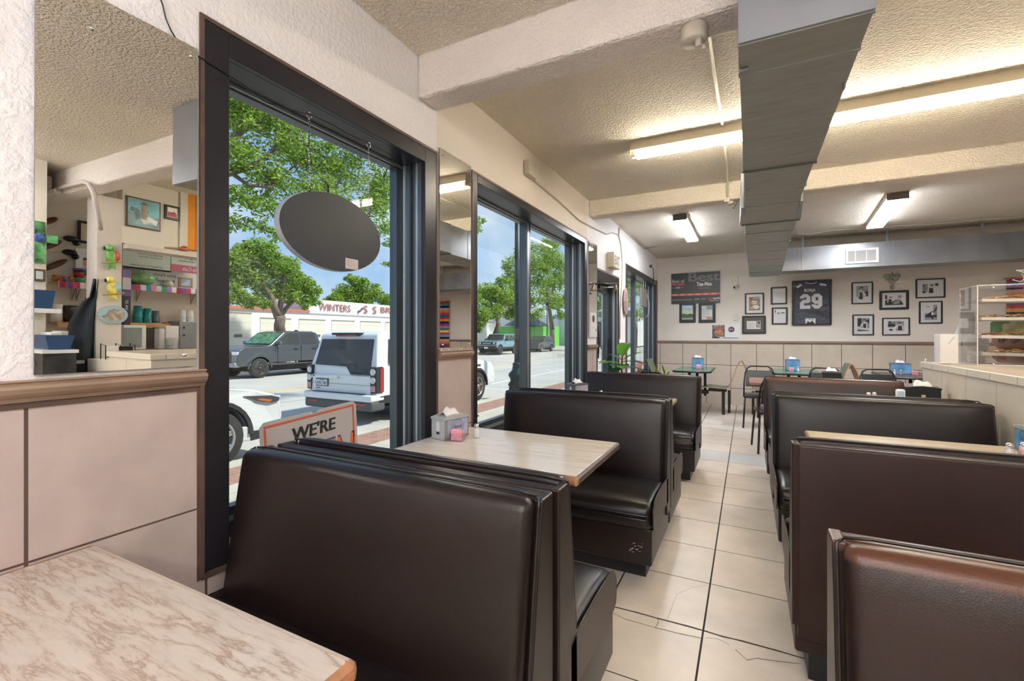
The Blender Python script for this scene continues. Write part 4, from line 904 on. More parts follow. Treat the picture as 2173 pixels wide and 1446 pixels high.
# plants beside the door
def leaf(g, base, d, L, wd, m, droop=.3, cup=.2, n=6):
    d = Vector(d).normalized(); side = d.cross(Vector((0, 0, 1)));
    if side.length < .1: side = Vector((0, 1, 0))
    side.normalize(); up = side.cross(d); P = []
    for i in range(n+1):
        s = i/n; c = Vector(base)+d*(L*s)-Vector((0, 0, 1))*(droop*L*s*s); w_ = wd*math.sin(math.pi*min(1, s**.8*1.0))**.8*(.6+.8*s) if 0 < s < 1 else .002
        P += [c-side*w_+up*(cup*w_), c, c+side*w_+up*(cup*w_)]
    g.add(P, [(i*3+j, i*3+j+1, i*3+j+4, i*3+j+3) for i in range(n) for j in range(2)], m, True)
M_fig = [leafm('fiddle_leaf_bright', (.16, .42, .05)), leafm('fiddle_leaf_deep', (.04, .13, .05)), leafm('fiddle_leaf_mid', (.07, .25, .05))]
t = thing('potted_fig', 'broad-leaved green plant behind the farthest left bench', 'potted plant', (.25, 5.72, 0))
g = G(); g.lathe([(.13, 0), (.17, .02), (.19, .3), (.20, .34), (.18, .34), (.17, .30)], (0, 0, 0), pm('plant_pot', (.25, .12, .08), .6), 20); g.build('pot', t)
g = G(); g.lathe([(.0, .295), (.172, .295)], (0, 0, 0), pm('soil', (.05, .035, .025), .9), 16); g.build('soil', t)
g = G(); g.tube([(0, 0, .29), (.02, 0, .6), (-.01, .01, .9), (0, 0, 1.07)], .012, M_bark, 6); g.build('stem', t)
for a, el, L, wd, mi, zz in ((1.75, 1.25, .21, .055, 0, 1.06), (.9, 1.1, .22, .05, 0, 1.06), (3.6, .22, .26, .06, 0, .98), (0.0, .62, .26, .045, 1, 1.02), (-.4, .2, .27, .05, 1, 1.0), (2.9, .55, .2, .04, 1, 1.02), (-1.3, .1, .22, .06, 2, .97), (4.3, -.1, .22, .055, 1, .93), (-1.9, .3, .2, .06, 2, .95), (.6, .1, .24, .05, 1, .93), (3.2, -.2, .24, .05, 1, .86), (5.3, -.3, .26, .05, 2, .84)):
    g = G(); d = (math.cos(a)*math.cos(el), math.sin(a)*math.cos(el), math.sin(el)); leaf(g, (0, 0, zz), d, L*1.25, wd*1.4, M_fig[mi], .25); g.build('leaf', t)
t = thing('snake_plant', 'striped snake plant on the red-brown table by the door', 'potted plant', (.62, 6.52, .75)); ms_ = leafm('snake_leaf_edge', (.50, .60, .12)); md_ = leafm('snake_leaf_core', (.05, .16, .05))
g = G(); g.lathe([(.04, 0), (.055, .05), (.05, .05)], (0, 0, 0), M_white, 14); g.build('pot', t)
for dx, dy, h, ln in ((.02, 0, .20, -.05), (-.10, .02, .13, -.01), (.03, .03, .1, .05), (-.04, -.02, .12, -.04)):
    g = G(); pr = [(-.014, .04), (-.018, h*.5), (-.010, h*.85), (0, h), (.010, h*.85), (.018, h*.5), (.014, .04)]
    g.ext([(dx+a+ln*(b/h)**2, dy, b) for a, b in pr], (0, .003, 0), ms_); g.ext([(dx+a*.55+ln*(b/h)**2, dy-.0008, b*.95) for a, b in pr], (0, .0046, 0), md_); g.build('leaf', t)
t = thing('straw_holder', 'clear jar of red straws on the red-brown table by the third window', 'straw holder', (.2, 6.98, .75))
g = G(); g.lathe([(.04, 0), (.045, .12), (.043, .16)], (0, 0, 0), M_acrylic, 16); g.build('jar', t, merge=False)
for i in range(9):
    g = G(); a = i*.7; g.cyl((math.cos(a)*.02, math.sin(a)*.02, .005), (math.cos(a)*.04, math.sin(a)*.035, .2), .004, col(.62, .18, .15), 6); g.build('straw', t)
# ================================================================ WINDOW SIGNS
def open_sign():
    t = thing('open_sign', "white cardboard we're open sign with red border propped on the first window sill", 'sign', (-.12, 1.21, .545)); L, H = .515, .435
    c = .02; pr = [(c, 0), (L-c, 0), (L, c), (L, H-c), (L-c, H), (L*.56, H), (L*.54, H-.012), (L*.50, H-.012), (L*.48, H), (c, H), (0, H-c), (0, c)]
    g = G(); g.ext([(0, a, b) for a, b in pr], (.003, 0, 0), pm('sign_card', (.46, .43, .43), .5)); g.build('sign_board', t)
    red = pm('sign_red', (.56, .12, .06), .45); g = G(); i, w_ = .016, .011; X = .0036
    for a in ((i, L-i, H-i-w_, H-i), (i, L-i, i, i+w_), (i, i+w_, i+w_, H-i-w_), (L-i-w_, L-i, i+w_, H-i-w_)): g.poly([(X, a[0], a[2]), (X, a[1], a[2]), (X, a[1], a[3]), (X, a[0], a[3])], red)
    g.build('sign_border', t, merge=False)
    g = G(); sl = (0, .0, 1)
    g.text("WE'RE", (X, .139, .322), (0, 1, 0), (0, .10, 1), .235, .060, col(.02, .02, .02)); g.text("WE'RE", (X+.0002, .144, .322), (0, 1, 0), (0, .10, 1), .235, .060, col(.02, .02, .02)); g.build('small_lettering', t, merge=False)
    g = G(); g.text('OPEN', (X, .07, .07), (0, 1, 0), (0, .12, 1), .40, .22, col(.03, .06, .22)); g.text('OPEN', (X+.0004, .076, .078), (0, 1, 0), (0, .12, 1), .39, .204, pm('sign_orange', (.80, .16, .03), .45)); g.build('large_lettering', t, merge=False)
    return t
open_sign().rotation_euler = (R(3.5), 0, 0)
def oval_sign():
    q = wp(713, 494, 'x', -.055); t = thing('hanging_sign', 'oval illuminated sign seen from its dark back, hanging on chains in the first window', 'sign', (-.055, q.y, q.z)); ry, rz_ = .29, .177
    o = ell(0, 0, ry, rz_, 56); g = G(); g.ext([(-.035, a, b) for a, b in o], (.032, 0, 0), pm('sign_rim', (.50, .50, .49), .35, .3)); g.build('sign_rim', t, bev=.003)
    g = G(); g.ext([(-.003, a*.992, b*.987) for a, b in o], (.0035, 0, 0), pm('sign_back_metal', (.036, .041, .048), .42, .1, var=(5, .06), bump=(60, .1, .001))); g.build('back_plate', t)
    g = G(); X = .0012; g.box(.0006, X, .055, .135, -.158, -.108, pm('label_paper', (.58, .53, .52), .5)); g.build('rating_label', t)
    g = G()
    for k in range(3): g.box(X, X+.0003, .061, .10, -.120-.010*k, -.1185-.010*k, col(.3, .28, .28))
    g.build('label_print', t, merge=False)
    for k in range(8):
        a = k*math.pi/4+.3; g = G(); g.lathe([(.0025, .002), (.0, .003)], (0, math.cos(a)*ry*.94, math.sin(a)*rz_*.92), M_chrome, 8, 'x'); g.build('rivet', t)
    ztop = 2.315-t.location.z
    for y, nm in ((wp(661, 400, 'x', -.04).y-q.y, 0), (wp(787, 400, 'x', -.04).y-q.y, 1)):
        zb = rz_*math.sqrt(max(0, 1-(y/ry)**2)); z0, z1 = zb+.012, ztop-.03
        g = G(); n = int((z1-z0)/.011)
        for k in range(n):
            zz = z0+(z1-z0)*(k+.5)/n; A = [(math.cos(a)*.0035, math.sin(a)*.008) for a in [i*math.pi/3 for i in range(6)]]
            g.tube([(a if k % 2 else 0, y+(0 if k % 2 else a), zz+b) for a, b in A], .0011, M_chrome, 4, closed=True)
        g.build('chain', t)
        g = G(); g.tube([(0, y+math.cos(a)*.013, z1+.012+math.sin(a)*.013) for a in [i*math.pi/6 for i in range(12)]], .002, M_chrome, 5, closed=True); g.cyl((0, y, z1+.022), (0, y, ztop), .0025, M_chrome, 6); g.build('hanging_ring', t)
        g = G(); g.tube([(0, y, z0-.016), (.004, y+.006, z0-.006), (0, y, z0+.004)], .003, M_black, 6); g.build('eyelet', t)
    y = -.045; zb = rz_*.98; g = G(); g.tube([(0, y-.10, ztop-.05), (.002, y-.105, ztop-.16), (.003, y-.09, zb+.10), (.003, y-.115, zb+.085), (.003, y-.12, zb+.062), (.003, y-.10, zb+.055), (.003, y-.07, zb+.07), (0, y-.025, zb+.045), (0, y, zb+.03)], .0018, M_black, 5); g.cyl((0, y, zb), (0, y, zb+.035), .004, M_black, 8); g.build('power_cord', t)
oval_sign()
q = wp(1368, 632, 'x', -.06); t = thing('hanging_sign', 'small grey rectangular sign seen from behind in the third window', 'sign', (-.06, q.y, q.z))
g = G(); g.rbox(-.03, 0, -.30, .26, -.17, .17, .02, pm('grey_sign_back', (.36, .34, .32), .5), (1, 1, 1)); g.build('sign_panel', t)
g = G(); g.tube([(0, -.1, .17), (0, -.1, .40), (0, .08, .40), (0, .08, .17)], .006, M_white, 5); g.build('hanger', t); g = G(); g.tube([(0, .22, .1), (.02, .35, -.1), (.01, .33, -.3), (0, .12, -.36)], .005, M_white, 5); g.build('power_cord', t)

# ================================================================ FRAMES ON THE BACK WALL
YB = 9.75
def bw(u, v): q = wp(u, v, 'y', YB); return q.x, q.z
BK, GY, WH = pm('photo_black', (.03, .03, .035), .3), pm('photo_grey', (.30, .30, .31), .3, var=(30, .25)), pm('photo_white', (.70, .70, .72), .3)
MGL = None
def framed(name, label, cat, box_, fw, mat, shapes, fm=None, grp=None, inner=None, d=.022):
    """box_ = pixel corners (u0, v0, u1, v1) on the wall; mat = mount colour; inner = picture margins; shapes in 0..1 of the picture"""
    (x0, z1), (x1, z0) = bw(box_[0], box_[1]), bw(box_[2], box_[3]); za, zb = z0, z1
    t = thing(name, label, cat, (x0, YB, za), 0, grp); W_, H = x1-x0, zb-za
    fm = fm or M_blackfrm; g = G()
    for a in ((0, W_, 0, fw), (0, W_, H-fw, H), (0, fw, fw, H-fw), (W_-fw, W_, fw, H-fw)): g.box(a[0], a[1], -d, 0, a[2], a[3], fm)
    g.build('frame', t, bev=.003)
    g = G(); g.box(fw, W_-fw, -.010, -.002, fw, H-fw, mat); g.build('mount', t)
    ml, mb, mr, mt_ = inner; px0, px1, pz0, pz1 = fw+ml*W_, W_-fw-mr*W_, fw+mb*H, H-fw-mt_*H
    g = G(); yy = -.0106
    for k, (m, pts) in enumerate(shapes):
        g.poly([(px0+(px1-px0)*max(0, min(1, a)), yy-.0003*k, pz0+(pz1-pz0)*max(0, min(1, b))) for a, b in pts], m)
    if shapes: g.build('picture', t, merge=False)
    return t
def sq(a, b, c, d): return [(a, b), (c, b), (c, d), (a, d)]
def person(cx, cz, s, flip=1, vest=BK):
    """a seated or standing figure in simple photographic shapes"""
    return [(WH, [(cx-.30*s*flip, cz-.5*s), (cx-.26*s*flip, cz+.10*s), (cx-.08*s*flip, cz+.22*s), (cx+.2*s*flip, cz+.12*s), (cx+.42*s*flip, cz-.18*s), (cx+.30*s*flip, cz-.28*s), (cx+.16*s*flip, cz-.10*s), (cx+.16*s*flip, cz-.5*s)]),
            (vest, [(cx-.20*s*flip, cz-.5*s), (cx-.16*s*flip, cz+.12*s), (cx, cz+.0*s), (cx+.10*s*flip, cz+.12*s), (cx+.13*s*flip, cz-.5*s)]),
            (GY, ell(cx+.02*s*flip, cz+.30*s, .105*s, .14*s)), (BK, [(cx-.15*s, cz+.36*s), (cx-.08*s, cz+.46*s), (cx+.10*s, cz+.46*s), (cx+.19*s, cz+.36*s)])]
GP = 'black and white photographs on the back wall'
I_ = (.17, .15, .15, .13)
framed('framed_photo', 'portrait photo of a man writing, top left of the black and white group', 'photo', (1807, 600, 1852, 645), .018, WH, [(GY, sq(0, 0, 1, 1)), (BK, sq(.7, .25, 1, .6)), (WH, sq(0, 0, 1, .22))]+person(.42, .5, .95)+[(BK, [(.1, .15), (.2, .22), (.45, .18), (.3, .12)])], None, GP, I_)
framed('framed_photo', 'photo of a seated man and dark car, in the thick frame below the ornate cross', 'photo', (1866, 618, 1928, 657), .036, WH, [(WH, sq(0, 0, 1, 1)), (BK, [(0, 0), (0, .45), (.2, .6), (.35, .3), (.6, .52), (.85, .5), (1, .15), (1, 0)]), (BK, sq(0, .6, .12, 1)), (GY, sq(.72, .65, .92, .95)), (GY, [(.4, .1), (.62, .48), (.85, .45), (.8, .1)])]+person(.3, .55, .6), None, GP, (.10, .13, .10, .12))
framed('framed_photo', 'photo of a man in a dark vest, top right of the photo group', 'photo', (1943, 593, 2005, 632), .018, WH, [(WH, sq(0, 0, 1, 1)), (GY, sq(0, .1, .35, .9)), (BK, sq(.8, .7, 1, .95)), (BK, sq(0, 0, .2, .2)), (BK, sq(.06, .6, .12, .9)), (BK, sq(.14, .4, .2, .5))]+person(.58, .45, .9), None, GP, (.18, .2, .18, .17))
framed('framed_photo', 'photo of a man holding a tray, bottom left of the black and white group', 'photo', (1809, 668, 1854, 712), .018, WH, [(GY, sq(0, 0, 1, 1)), (BK, sq(0, .4, .35, 1)), (BK, [(.65, .8), (1, .95), (1, .6)])]+person(.58, .55, .85, -1)+[(WH, [(0, .2), (0, .32), (1, .2), (1, .08)]), (BK, [(0, .1), (1, 0), (0, 0)])], None, GP, I_)
framed('framed_photo', 'photo of a man in a cap at a table, bottom centre of the group', 'photo', (1872, 675, 1930, 712), .016, WH, [(GY, sq(0, 0, 1, 1)), (BK, sq(0, .45, .45, .75)), (BK, sq(.05, .8, .2, 1)), (WH, sq(0, 0, .5, .35)), (BK, sq(.08, .02, .3, .2))]+person(.72, .5, .85, -1), None, GP, (.16, .2, .16, .15))
framed('framed_photo', 'photo of a figure walking beside a fence, lower right of the black and white group', 'photo', (1950, 640, 1999, 687), .018, WH, [(GY, sq(0, 0, 1, 1)), (WH, sq(.0, .45, .7, 1)), (BK, [(0, .25), (.62, .6), (.62, .15), (0, .2)]), (BK, [(.65, .5), (1, .9), (1, .7), (.7, .45)]), (BK, sq(.7, .18, .98, .32)), (WH, sq(.54, .3, .72, .5)), (BK, sq(.58, .05, .7, .32)), (GY, ell(.63, .54, .04, .04)), (BK, sq(.1, .87, .4, .9))], None, GP, (.18, .12, .16, .12))
# papers in black frames on the left
WN = pm('warm_white_print', (.74, .72, .68), .35)
def lines(x0, x1, z0, z1, n, m): return [(m, sq(x0, z0+(z1-z0)*i/n, x1, z0+(z1-z0)*(i+.35)/n)) for i in range(n)]
G3 = pm('faint_print', (.45, .45, .46), .5)
framed('framed_clipping', 'framed landscape magazine cover under the left end of the award poster', 'frame', (1442, 643, 1476, 685), .022, pm('dark_green_mat', (.025, .035, .035), .4), [(pm('cover_sky', (.42, .62, .72), .3, var=(5, .3)), sq(0, .35, 1, 1)), (pm('cover_haze', (.70, .72, .55), .3), sq(0, .35, 1, .62)), (pm('cover_trees', (.06, .13, .05), .4, var=(20, .5)), [(0, .12), (0, .4), (.2, .42), (.5, .36), (.8, .42), (1, .36), (1, .12)]), (col(.45, .45, .45), sq(0, 0, 1, .12)), (pm('cover_title', (.55, .75, .85), .3), sq(.1, .8, .9, .95))], None, None, (.08, .10, .08, .08))
framed('framed_clipping', 'framed article page with a small picture under the right end of the award poster', 'frame', (1483, 643, 1518, 685), .022, pm('dark_green_mat', (.025, .035, .035), .4), [(WN, sq(0, 0, 1, 1))]+lines(.05, .38, .15, .9, 9, G3)+lines(.45, .72, .3, .68, 6, G3)+[(pm('article_blue', (.2, .38, .42), .4), sq(.45, .72, .98, .97)), (pm('article_food', (.5, .25, .14), .4, var=(40, .4)), sq(.45, .03, .98, .2))], None, None, (.10, .10, .10, .10))
framed('framed_clipping', 'framed food magazine cover with white mount, right of the award poster', 'frame', (1581, 623, 1621, 667), .022, WH, [(pm('food_cover', (.25, .19, .12), .4, var=(18, .6)), sq(0, 0, 1, 1)), (pm('cover_red', (.55, .06, .05), .4), sq(0, .82, .3, .97)), (GY, sq(.32, .82, .98, .97)), (WN, ell(.62, .25, .3, .15)), (pm('cover_bread', (.6, .32, .14), .4), ell(.45, .55, .3, .14)), (WN, sq(.25, .62, .75, .72)), (WN, sq(.35, .48, .65, .56)), (pm('cover_bread', (.6, .32, .14), .4), ell(.25, .15, .18, .1))], None, None, (.15, .13, .13, .13))
framed('framed_clipping', 'wide dark framed note with a small photo, below the food cover', 'frame', (1575, 671, 1625, 709), .030, pm('brown_grey_mat', (.085, .075, .07), .4), [(WN, sq(0, 0, 1, 1))]+lines(.05, .6, .1, .9, 8, G3)+[(GY, sq(.68, .15, .97, .95)), (BK, [(.7, .95), (.95, .6), (.97, .95)])], None, None, (.12, .18, .14, .20))
framed('framed_letter', 'plain framed letter, upper of the two left of the jersey', 'frame', (1636, 610, 1670, 646), .024, pm('light_mat', (.6, .6, .61), .4), [(WH, sq(0, 0, 1, 1))]+lines(.1, .9, .1, .9, 12, pm('pale_line', (.62, .62, .66), .4)), None, None, (.03, .05, .03, .05))
framed('framed_letter', 'framed letter with a black heading, lower of the two left of the jersey', 'frame', (1638, 653, 1671, 689), .024, pm('light_mat', (.6, .6, .61), .4), [(WH, sq(0, 0, 1, 1))]+lines(.1, .9, .05, .6, 10, pm('pale_line', (.62, .62, .66), .4))+[(BK, sq(.3, .68, .5, .76)), (BK, sq(.62, .70, .92, .78)), (GY, sq(.05, .62, .95, .64)), (BK, sq(.08, .74, .16, .95))], None, None, (.03, .05, .03, .05))
# framed jersey
navy = pm('navy_jersey', (.040, .045, .075), .45, var=(3.5, .4, (1, 1, 2.5)), bump=(7, .9, .03))
t = framed('framed_jersey', 'framed navy sports jersey with white name and number 29', 'framed jersey', (1681, 597, 1764, 690), .018, pm('jersey_backing', (.035, .04, .06), .35), [], None, None, (0, 0, 0, 0), .05)
(x0, z1), (x1, z0) = bw(1681, 597), bw(1764, 690); W_, H = x1-x0, z1-z0
g = G(); pr = [(.03, .02), (.03, .60), (.06, .80), (.12, .92), (.30, .965), (.36, .94), (.5, .915), (.62, .94), (.68, .965), (.88, .92), (.94, .80), (.97, .60), (.97, .02)]
g.ext([(a*W_, -.012, b*H) for a, b in pr], (0, -.012, 0), navy); g.build('jersey', t, bev=.006)
wj = pm('jersey_white', (.72, .72, .76), .5); y = -.0262; g = G()
g.tube([(a*W_, -.024, b*H) for a, b in ((.34, .955), (.42, .93), (.5, .922), (.57, .93), (.64, .955))], .008, wj, 6)
g.text('BORJA', (.31*W_, y, .725*H), (1, 0, 0), (0, 0, 1), .29*W_, .085*H, wj); g.text('BORJA', (.315*W_, y-.0006, .725*H), (1, 0, 0), (0, 0, 1), .29*W_, .085*H, wj); g.build('name_lettering', t, merge=False)
def block2(cx, w_, h_, z, m, yy, k=0):
    t_ = w_*.30; return
g = G()
SEGN = [0]
def seg(pts, m, yy): SEGN[0] += 1; g.poly([(a*W_, yy-.00012*SEGN[0], b*H) for a, b in pts], m)
def digit2(x, z, w_, h_, m, yy, th):
    tv = th*W_/H; c = th*.8; cv = c*W_/H
    seg([(x, z), (x+w_, z), (x+w_, z+tv), (x, z+tv)], m, yy); seg([(x, z+tv), (x+th, z+tv), (x+th, z+h_*.42), (x, z+h_*.42)], m, yy)
    seg([(x, z+h_*.42), (x+c, z+h_/2+tv/2), (x+w_-c*.4, z+h_/2+tv/2), (x+w_, z+h_*.45), (x+w_-c, z+h_/2-tv/2), (x+th*.6, z+h_/2-tv/2)], m, yy)
    seg([(x+w_-th, z+h_*.48), (x+w_, z+h_*.50), (x+w_, z+h_-cv), (x+w_-th, z+h_-cv)], m, yy)
    seg([(x, z+h_-cv), (x+c, z+h_), (x+w_-c, z+h_), (x+w_, z+h_-cv), (x+w_-th*.6, z+h_-tv), (x+th*.6, z+h_-tv)], m, yy); seg([(x, z+h_*.70), (x+th, z+h_*.70), (x+th, z+h_-cv), (x, z+h_-cv)], m, yy)
def digit9(x, z, w_, h_, m, yy, th):
    tv = th*W_/H; c = th*.8; cv = c*W_/H
    seg([(x, z+h_-cv), (x+c, z+h_), (x+w_-c, z+h_), (x+w_, z+h_-cv), (x+w_-th*.6, z+h_-tv), (x+th*.6, z+h_-tv)], m, yy); seg([(x+w_-th, z+cv), (x+w_, z+cv), (x+w_, z+h_-cv), (x+w_-th, z+h_-cv)], m, yy)
    seg([(x, z+h_*.5), (x+th, z+h_*.5), (x+th, z+h_-cv), (x, z+h_-cv)], m, yy); seg([(x, z+h_*.5), (x+c, z+h_*.5-cv), (x+w_, z+h_*.5-cv), (x+w_, z+h_*.5-cv+tv), (x, z+h_*.5-cv+tv)], m, yy)
    seg([(x, z+cv), (x+c, z), (x+w_-c, z), (x+w_, z+cv), (x+w_-th*.6, z+tv), (x+th*.6, z+tv)], m, yy); seg([(x, z+cv), (x+th, z+cv), (x+th, z+h_*.28), (x, z+h_*.28)], m, yy)
digit2(.20, .365, .27, .33, wj, y, .105); digit9(.50, .365, .27, .33, wj, y, .105); g.build('number_lettering', t, merge=False)
g = G(); seg([(.10, .87), (.22, .93), (.26, .89), (.14, .83)], wj, y); seg([(.70, .93), (.86, .90), (.88, .86), (.72, .87)], wj, y)
for a, b in ((.15, .88), (.20, .895), (.76, .90), (.81, .89)): seg([(a-.008, b-.008), (a+.008, b-.004), (a+.008, b+.01), (a-.008, b+.006)], navy, y-.001)
g.build('shoulder_number', t, merge=False)
g = G(); seg(sq(.34, .03, .60, .15), WH, y); seg([(.36, .03), (.40, .09), (.46, .06), (.52, .10), (.58, .03)], BK, y); seg(sq(.42, .12, .56, .14), GY, y); g.build('small_photo', t, merge=False)
# award poster
(x0, z1), (x1, z0) = bw(1425, 582), bw(1528, 643); W_, H = x1-x0, z1-z0
t = thing('award_poster', 'large black award poster with grey lettering and a red stripe on the back wall', 'poster', (x0, YB, z0)); g = G(); g.box(0, W_, -.03, -.003, 0, H, pm('poster_black', (.030, .032, .036), .4)); g.build('poster_board', t)
def pt(g, s, a, b, w_, h_, m, k=0): g.text(s, (a*W_, -.0305-.0003*k, b*H), (1, 0, 0), (0, 0, 1), w_*W_, h_*H, m)
gg = pm('poster_grey', (.17, .17, .18), .4); rd = pm('poster_red', (.72, .10, .06), .4); pw = pm('poster_white', (.85, .85, .85), .4); cy = pm('poster_cyan', (.35, .62, .72), .4)
g = G(); pt(g, 'Best', .36, .71, .63, .29, gg, 1); pt(g, 'Best', .372, .71, .625, .29, gg, 3); g.build('grey_heading', t, merge=False)
g = G(); pt(g, 'Tex-Mex', .53, .555, .31, .13, pw, 1); pt(g, 'Tex-Mex', .535, .555, .31, .13, pw, 2); g.build('white_heading', t, merge=False)
g = G(); pt(g, "Jesus' BBQ", .58, .46, .21, .055, rd); pt(g, 'FORT WORTH', .01, .60, .27, .085, rd); pt(g, 'FORT WORTH', .013, .60, .27, .085, rd, 2); g.poly([(0, -.0303, .26*H), (W_, -.0303, .26*H), (W_, -.0303, .33*H), (0, -.0303, .33*H)], rd); pt(g, 'fort', .76, .11, .10, .08, rd); g.build('red_lettering', t, merge=False)
g = G(); pt(g, 'Best of', .02, .70, .26, .10, pm('poster_pale', (.45, .5, .55), .4)); pt(g, '2020', .09, .505, .10, .06, cy); g.box(.01*W_, .07*W_, -.0306, -.030, .53*H, .537*H, cy); g.box(.21*W_, .27*W_, -.0306, -.030, .53*H, .537*H, cy); g.build('badge_lettering', t, merge=False)
g = G(); pt(g, 'worth', .86, .11, .135, .08, pw); pt(g, 'M A G A Z I N E', .80, .06, .17, .025, pw); pt(g, 'the premier restaurant guide and event', .01, .115, .42, .028, pw); pt(g, 'partners', .49, .12, .10, .032, pw); pt(g, 'sponsors', .63, .12, .09, .028, pw)
for k in range(6): pt(g, 'restaurant', .03+.16*k, .283, .10, .024, pw, 3)
g.build('white_lettering', t, merge=False)
(x0, z1), (x1, z0) = bw(1509, 688), bw(1570, 722); W_, H = x1-x0, z1-z0
t = thing('wall_flyer', 'white landscape flyer with a food magazine cover, just above the chair rail', 'flyer', (x0, YB, z0)); g = G(); g.box(0, W_, -.006, -.001, 0, H, M_paper); g.build('flyer_board', t)
g = G(); Y = -.0064; fc = pm('flyer_food', (.42, .20, .10), .4, var=(16, .6)); g.poly([(a*W_, Y, b*H) for a, b in sq(.04, .1, .48, .93)], pm('flyer_cover', (.08, .10, .10), .4, var=(9, .5))); g.poly([(a*W_, Y-.0003, b*H) for a, b in ell(.28, .42, .17, .26)], fc); g.text('BEST OF', (.1*W_, Y-.0004, .84*H), (1, 0, 0), (0, 0, 1), .3*W_, .07*H, WN); g.poly([(a*W_, Y-.0005, b*H) for a, b in sq(.05, .66, .46, .80)], pm('flyer_title', (.45, .12, .10), .4)); g.poly([(a*W_, Y-.0005, b*H) for a, b in sq(.3, .12, .46, .2)], WN); g.build('cover_print', t, merge=False)
g = G(); g.poly([(a*W_, Y, b*H) for a, b in ell(.71, .65, .11, .17, 24)], pm('flyer_badge', (.06, .03, .08), .4)); g.text('Best', (.63*W_, Y-.0004, .62*H), (1, 0, 0), (0, 0, 1), .15*W_, .09*H, WN); g.poly([(a*W_, Y, b*H) for a, b in sq(.03, .1, .96, .14)], pm('flyer_line', (.05, .06, .1), .4)); g.build('badge_print', t, merge=False)
(x0, z1), (x1, z0) = bw(1556, 669), bw(1565, 681); g = G(); g.rbox(x0, x1, YB-.02, YB, z0, z1, .004, pm('switch_cream', (.66, .62, .56), .4), (1, 1, 1)); tag(g.build('wall_switch'), 'blank cream wall plate on the back wall left of the small wide frame', 'wall plate')
# silver cross
cx, cz = bw(1893, 592); t = thing('ornate_cross', 'ornate silver cross with two angel wings above the black and white photos', 'cross', (cx, YB, cz)); ms = pm('antique_silver', (.42, .40, .36), .35, .7, var=(30, .5)); g = G(); g.ext([(a, -.024, b) for a, b in ((-.10, .03), (-.115, .045), (-.10, .06), (.10, .06), (.115, .045), (.10, .03))], (0, .008, 0), ms)
for s in (-1, 1): g.ext([(s*a, -.012, b) for a, b in ((.01, .06), (.05, .09), (.09, .085), (.115, .05), (.09, .0), (.05, -.05), (.02, -.09))], (0, .010, 0), ms); g.tube([(s*a, -.016, b) for a, b in ((.02, .05), (.06, .075), (.10, .05), (.07, 0), (.04, -.05))], .006, ms, 6)
g.ext([(a, -.022, b) for a, b in ((-.028, -.02), (-.035, -.15), (-.02, -.19), (.02, -.19), (.035, -.15), (.028, -.02), (.035, .06), (0, .11), (-.035, .06))], (0, .012, 0), ms); g.tube([(0, -.026, b) for b in (-.17, -.05, .06)], .012, ms, 8); g.ball((0, -.028, .03), .028, ms, 6, (1, .6, 1)); g.tube([(math.cos(a)*.022, -.024, -.15+math.sin(a)*.03) for a in [i*.6 for i in range(10)]], .005, ms, 5); g.build('cross_body', t)
# serape hanging on the far wall, right of the photos
ser = [(.03, .12, .30), (.60, .05, .08), (.75, .30, .08), (.80, .45, .40), (.02, .02, .03), (.15, .40, .62), (.65, .06, .10), (.85, .62, .25), (.03, .25, .12), (.75, .20, .30), (.20, .06, .35), (.02, .02, .03), (.8, .35, .1), (.55, .04, .06)]
M_ser = streak_mat('serape_weave', ser, 'z', 1.25, .85)
t = thing('serape_blanket', 'striped woven blanket hanging on the back wall behind the acrylic case', 'blanket', (5.17, YB-.03, 1.0))
g = G(); n = 24
vs = [(i/n*.95, -.02+.015*math.sin(i*1.3), z+.10*math.sin(i/n*3)*(z > .1)) for i in range(n+1) for z in (0, .4, .8, 1.18)]
g.add(vs, [(i*4+j, i*4+j+1, i*4+j+5, i*4+j+4) for i in range(n) for j in range(3)], M_ser, True); o = g.build('cloth', t); md = o.modifiers.new('solidify', 'SOLIDIFY'); md.thickness = .008
g = G(); g.cyl((-.03, .0, 1.20), (.98, .0, 1.28), .012, M_ply, 8); g.build('rod', t)
# ================================================================ THE STREET
ZS, ZW = -.45, -.30
g = G(); g.box(-19.6, -4.15, -30, 90, ZS-.2, ZS, M_conc)
ye = pm('yellow_road_paint', (.62, .42, .12), .8, var=(3, .2)); wl = pm('white_road_paint', (.72, .72, .70), .8)
for x in (-11.63, -11.93): g.box(x-.06, x+.06, -30, 90, ZS, ZS+.004, ye)
g.box(-6.75, -6.63, -30, 90, ZS, ZS+.004, wl); g.box(-6.7, -4.2, 13.2, 13.3, ZS, ZS+.004, wl); g.box(-9.3, -9.22, -30, 90, ZS, ZS+.003, pm('road_joint', (.36, .34, .31), .9))
struct(g.build('floor_street'))
g = G(); g.box(-4.05, -.22, -30, 90, ZW-.2, ZW, tile_mat('sidewalk', (.50, .47, .40), (.30, .28, .24), [('x', -1.6, 1.5, .006), ('y', .7, 1.5, .006)], .85, .06, vs_=1.5)); struct(g.build('floor_sidewalk'))
g = G(); g.box(-4.0, -3.38, -30, 90, ZW, ZW+.004, tile_mat('brick_pavers', (.36, .20, .15), (.24, .16, .13), [('x', -3.4, .21, .006), ('y', 0, .105, .005)], .85, .22, vs_=8.)); g.box(-4.30, -4.05, -30, 90, ZS-.1, ZW, M_conc2); g.box(-19.85, -19.6, -30, 90, ZS-.1, ZW, M_conc2); struct(g.build('trim_11'))
g = G(); g.box(-80, -19.85, -60, 120, ZW-.2, ZW, M_conc2); struct(g.build('floor_far_sidewalk'))

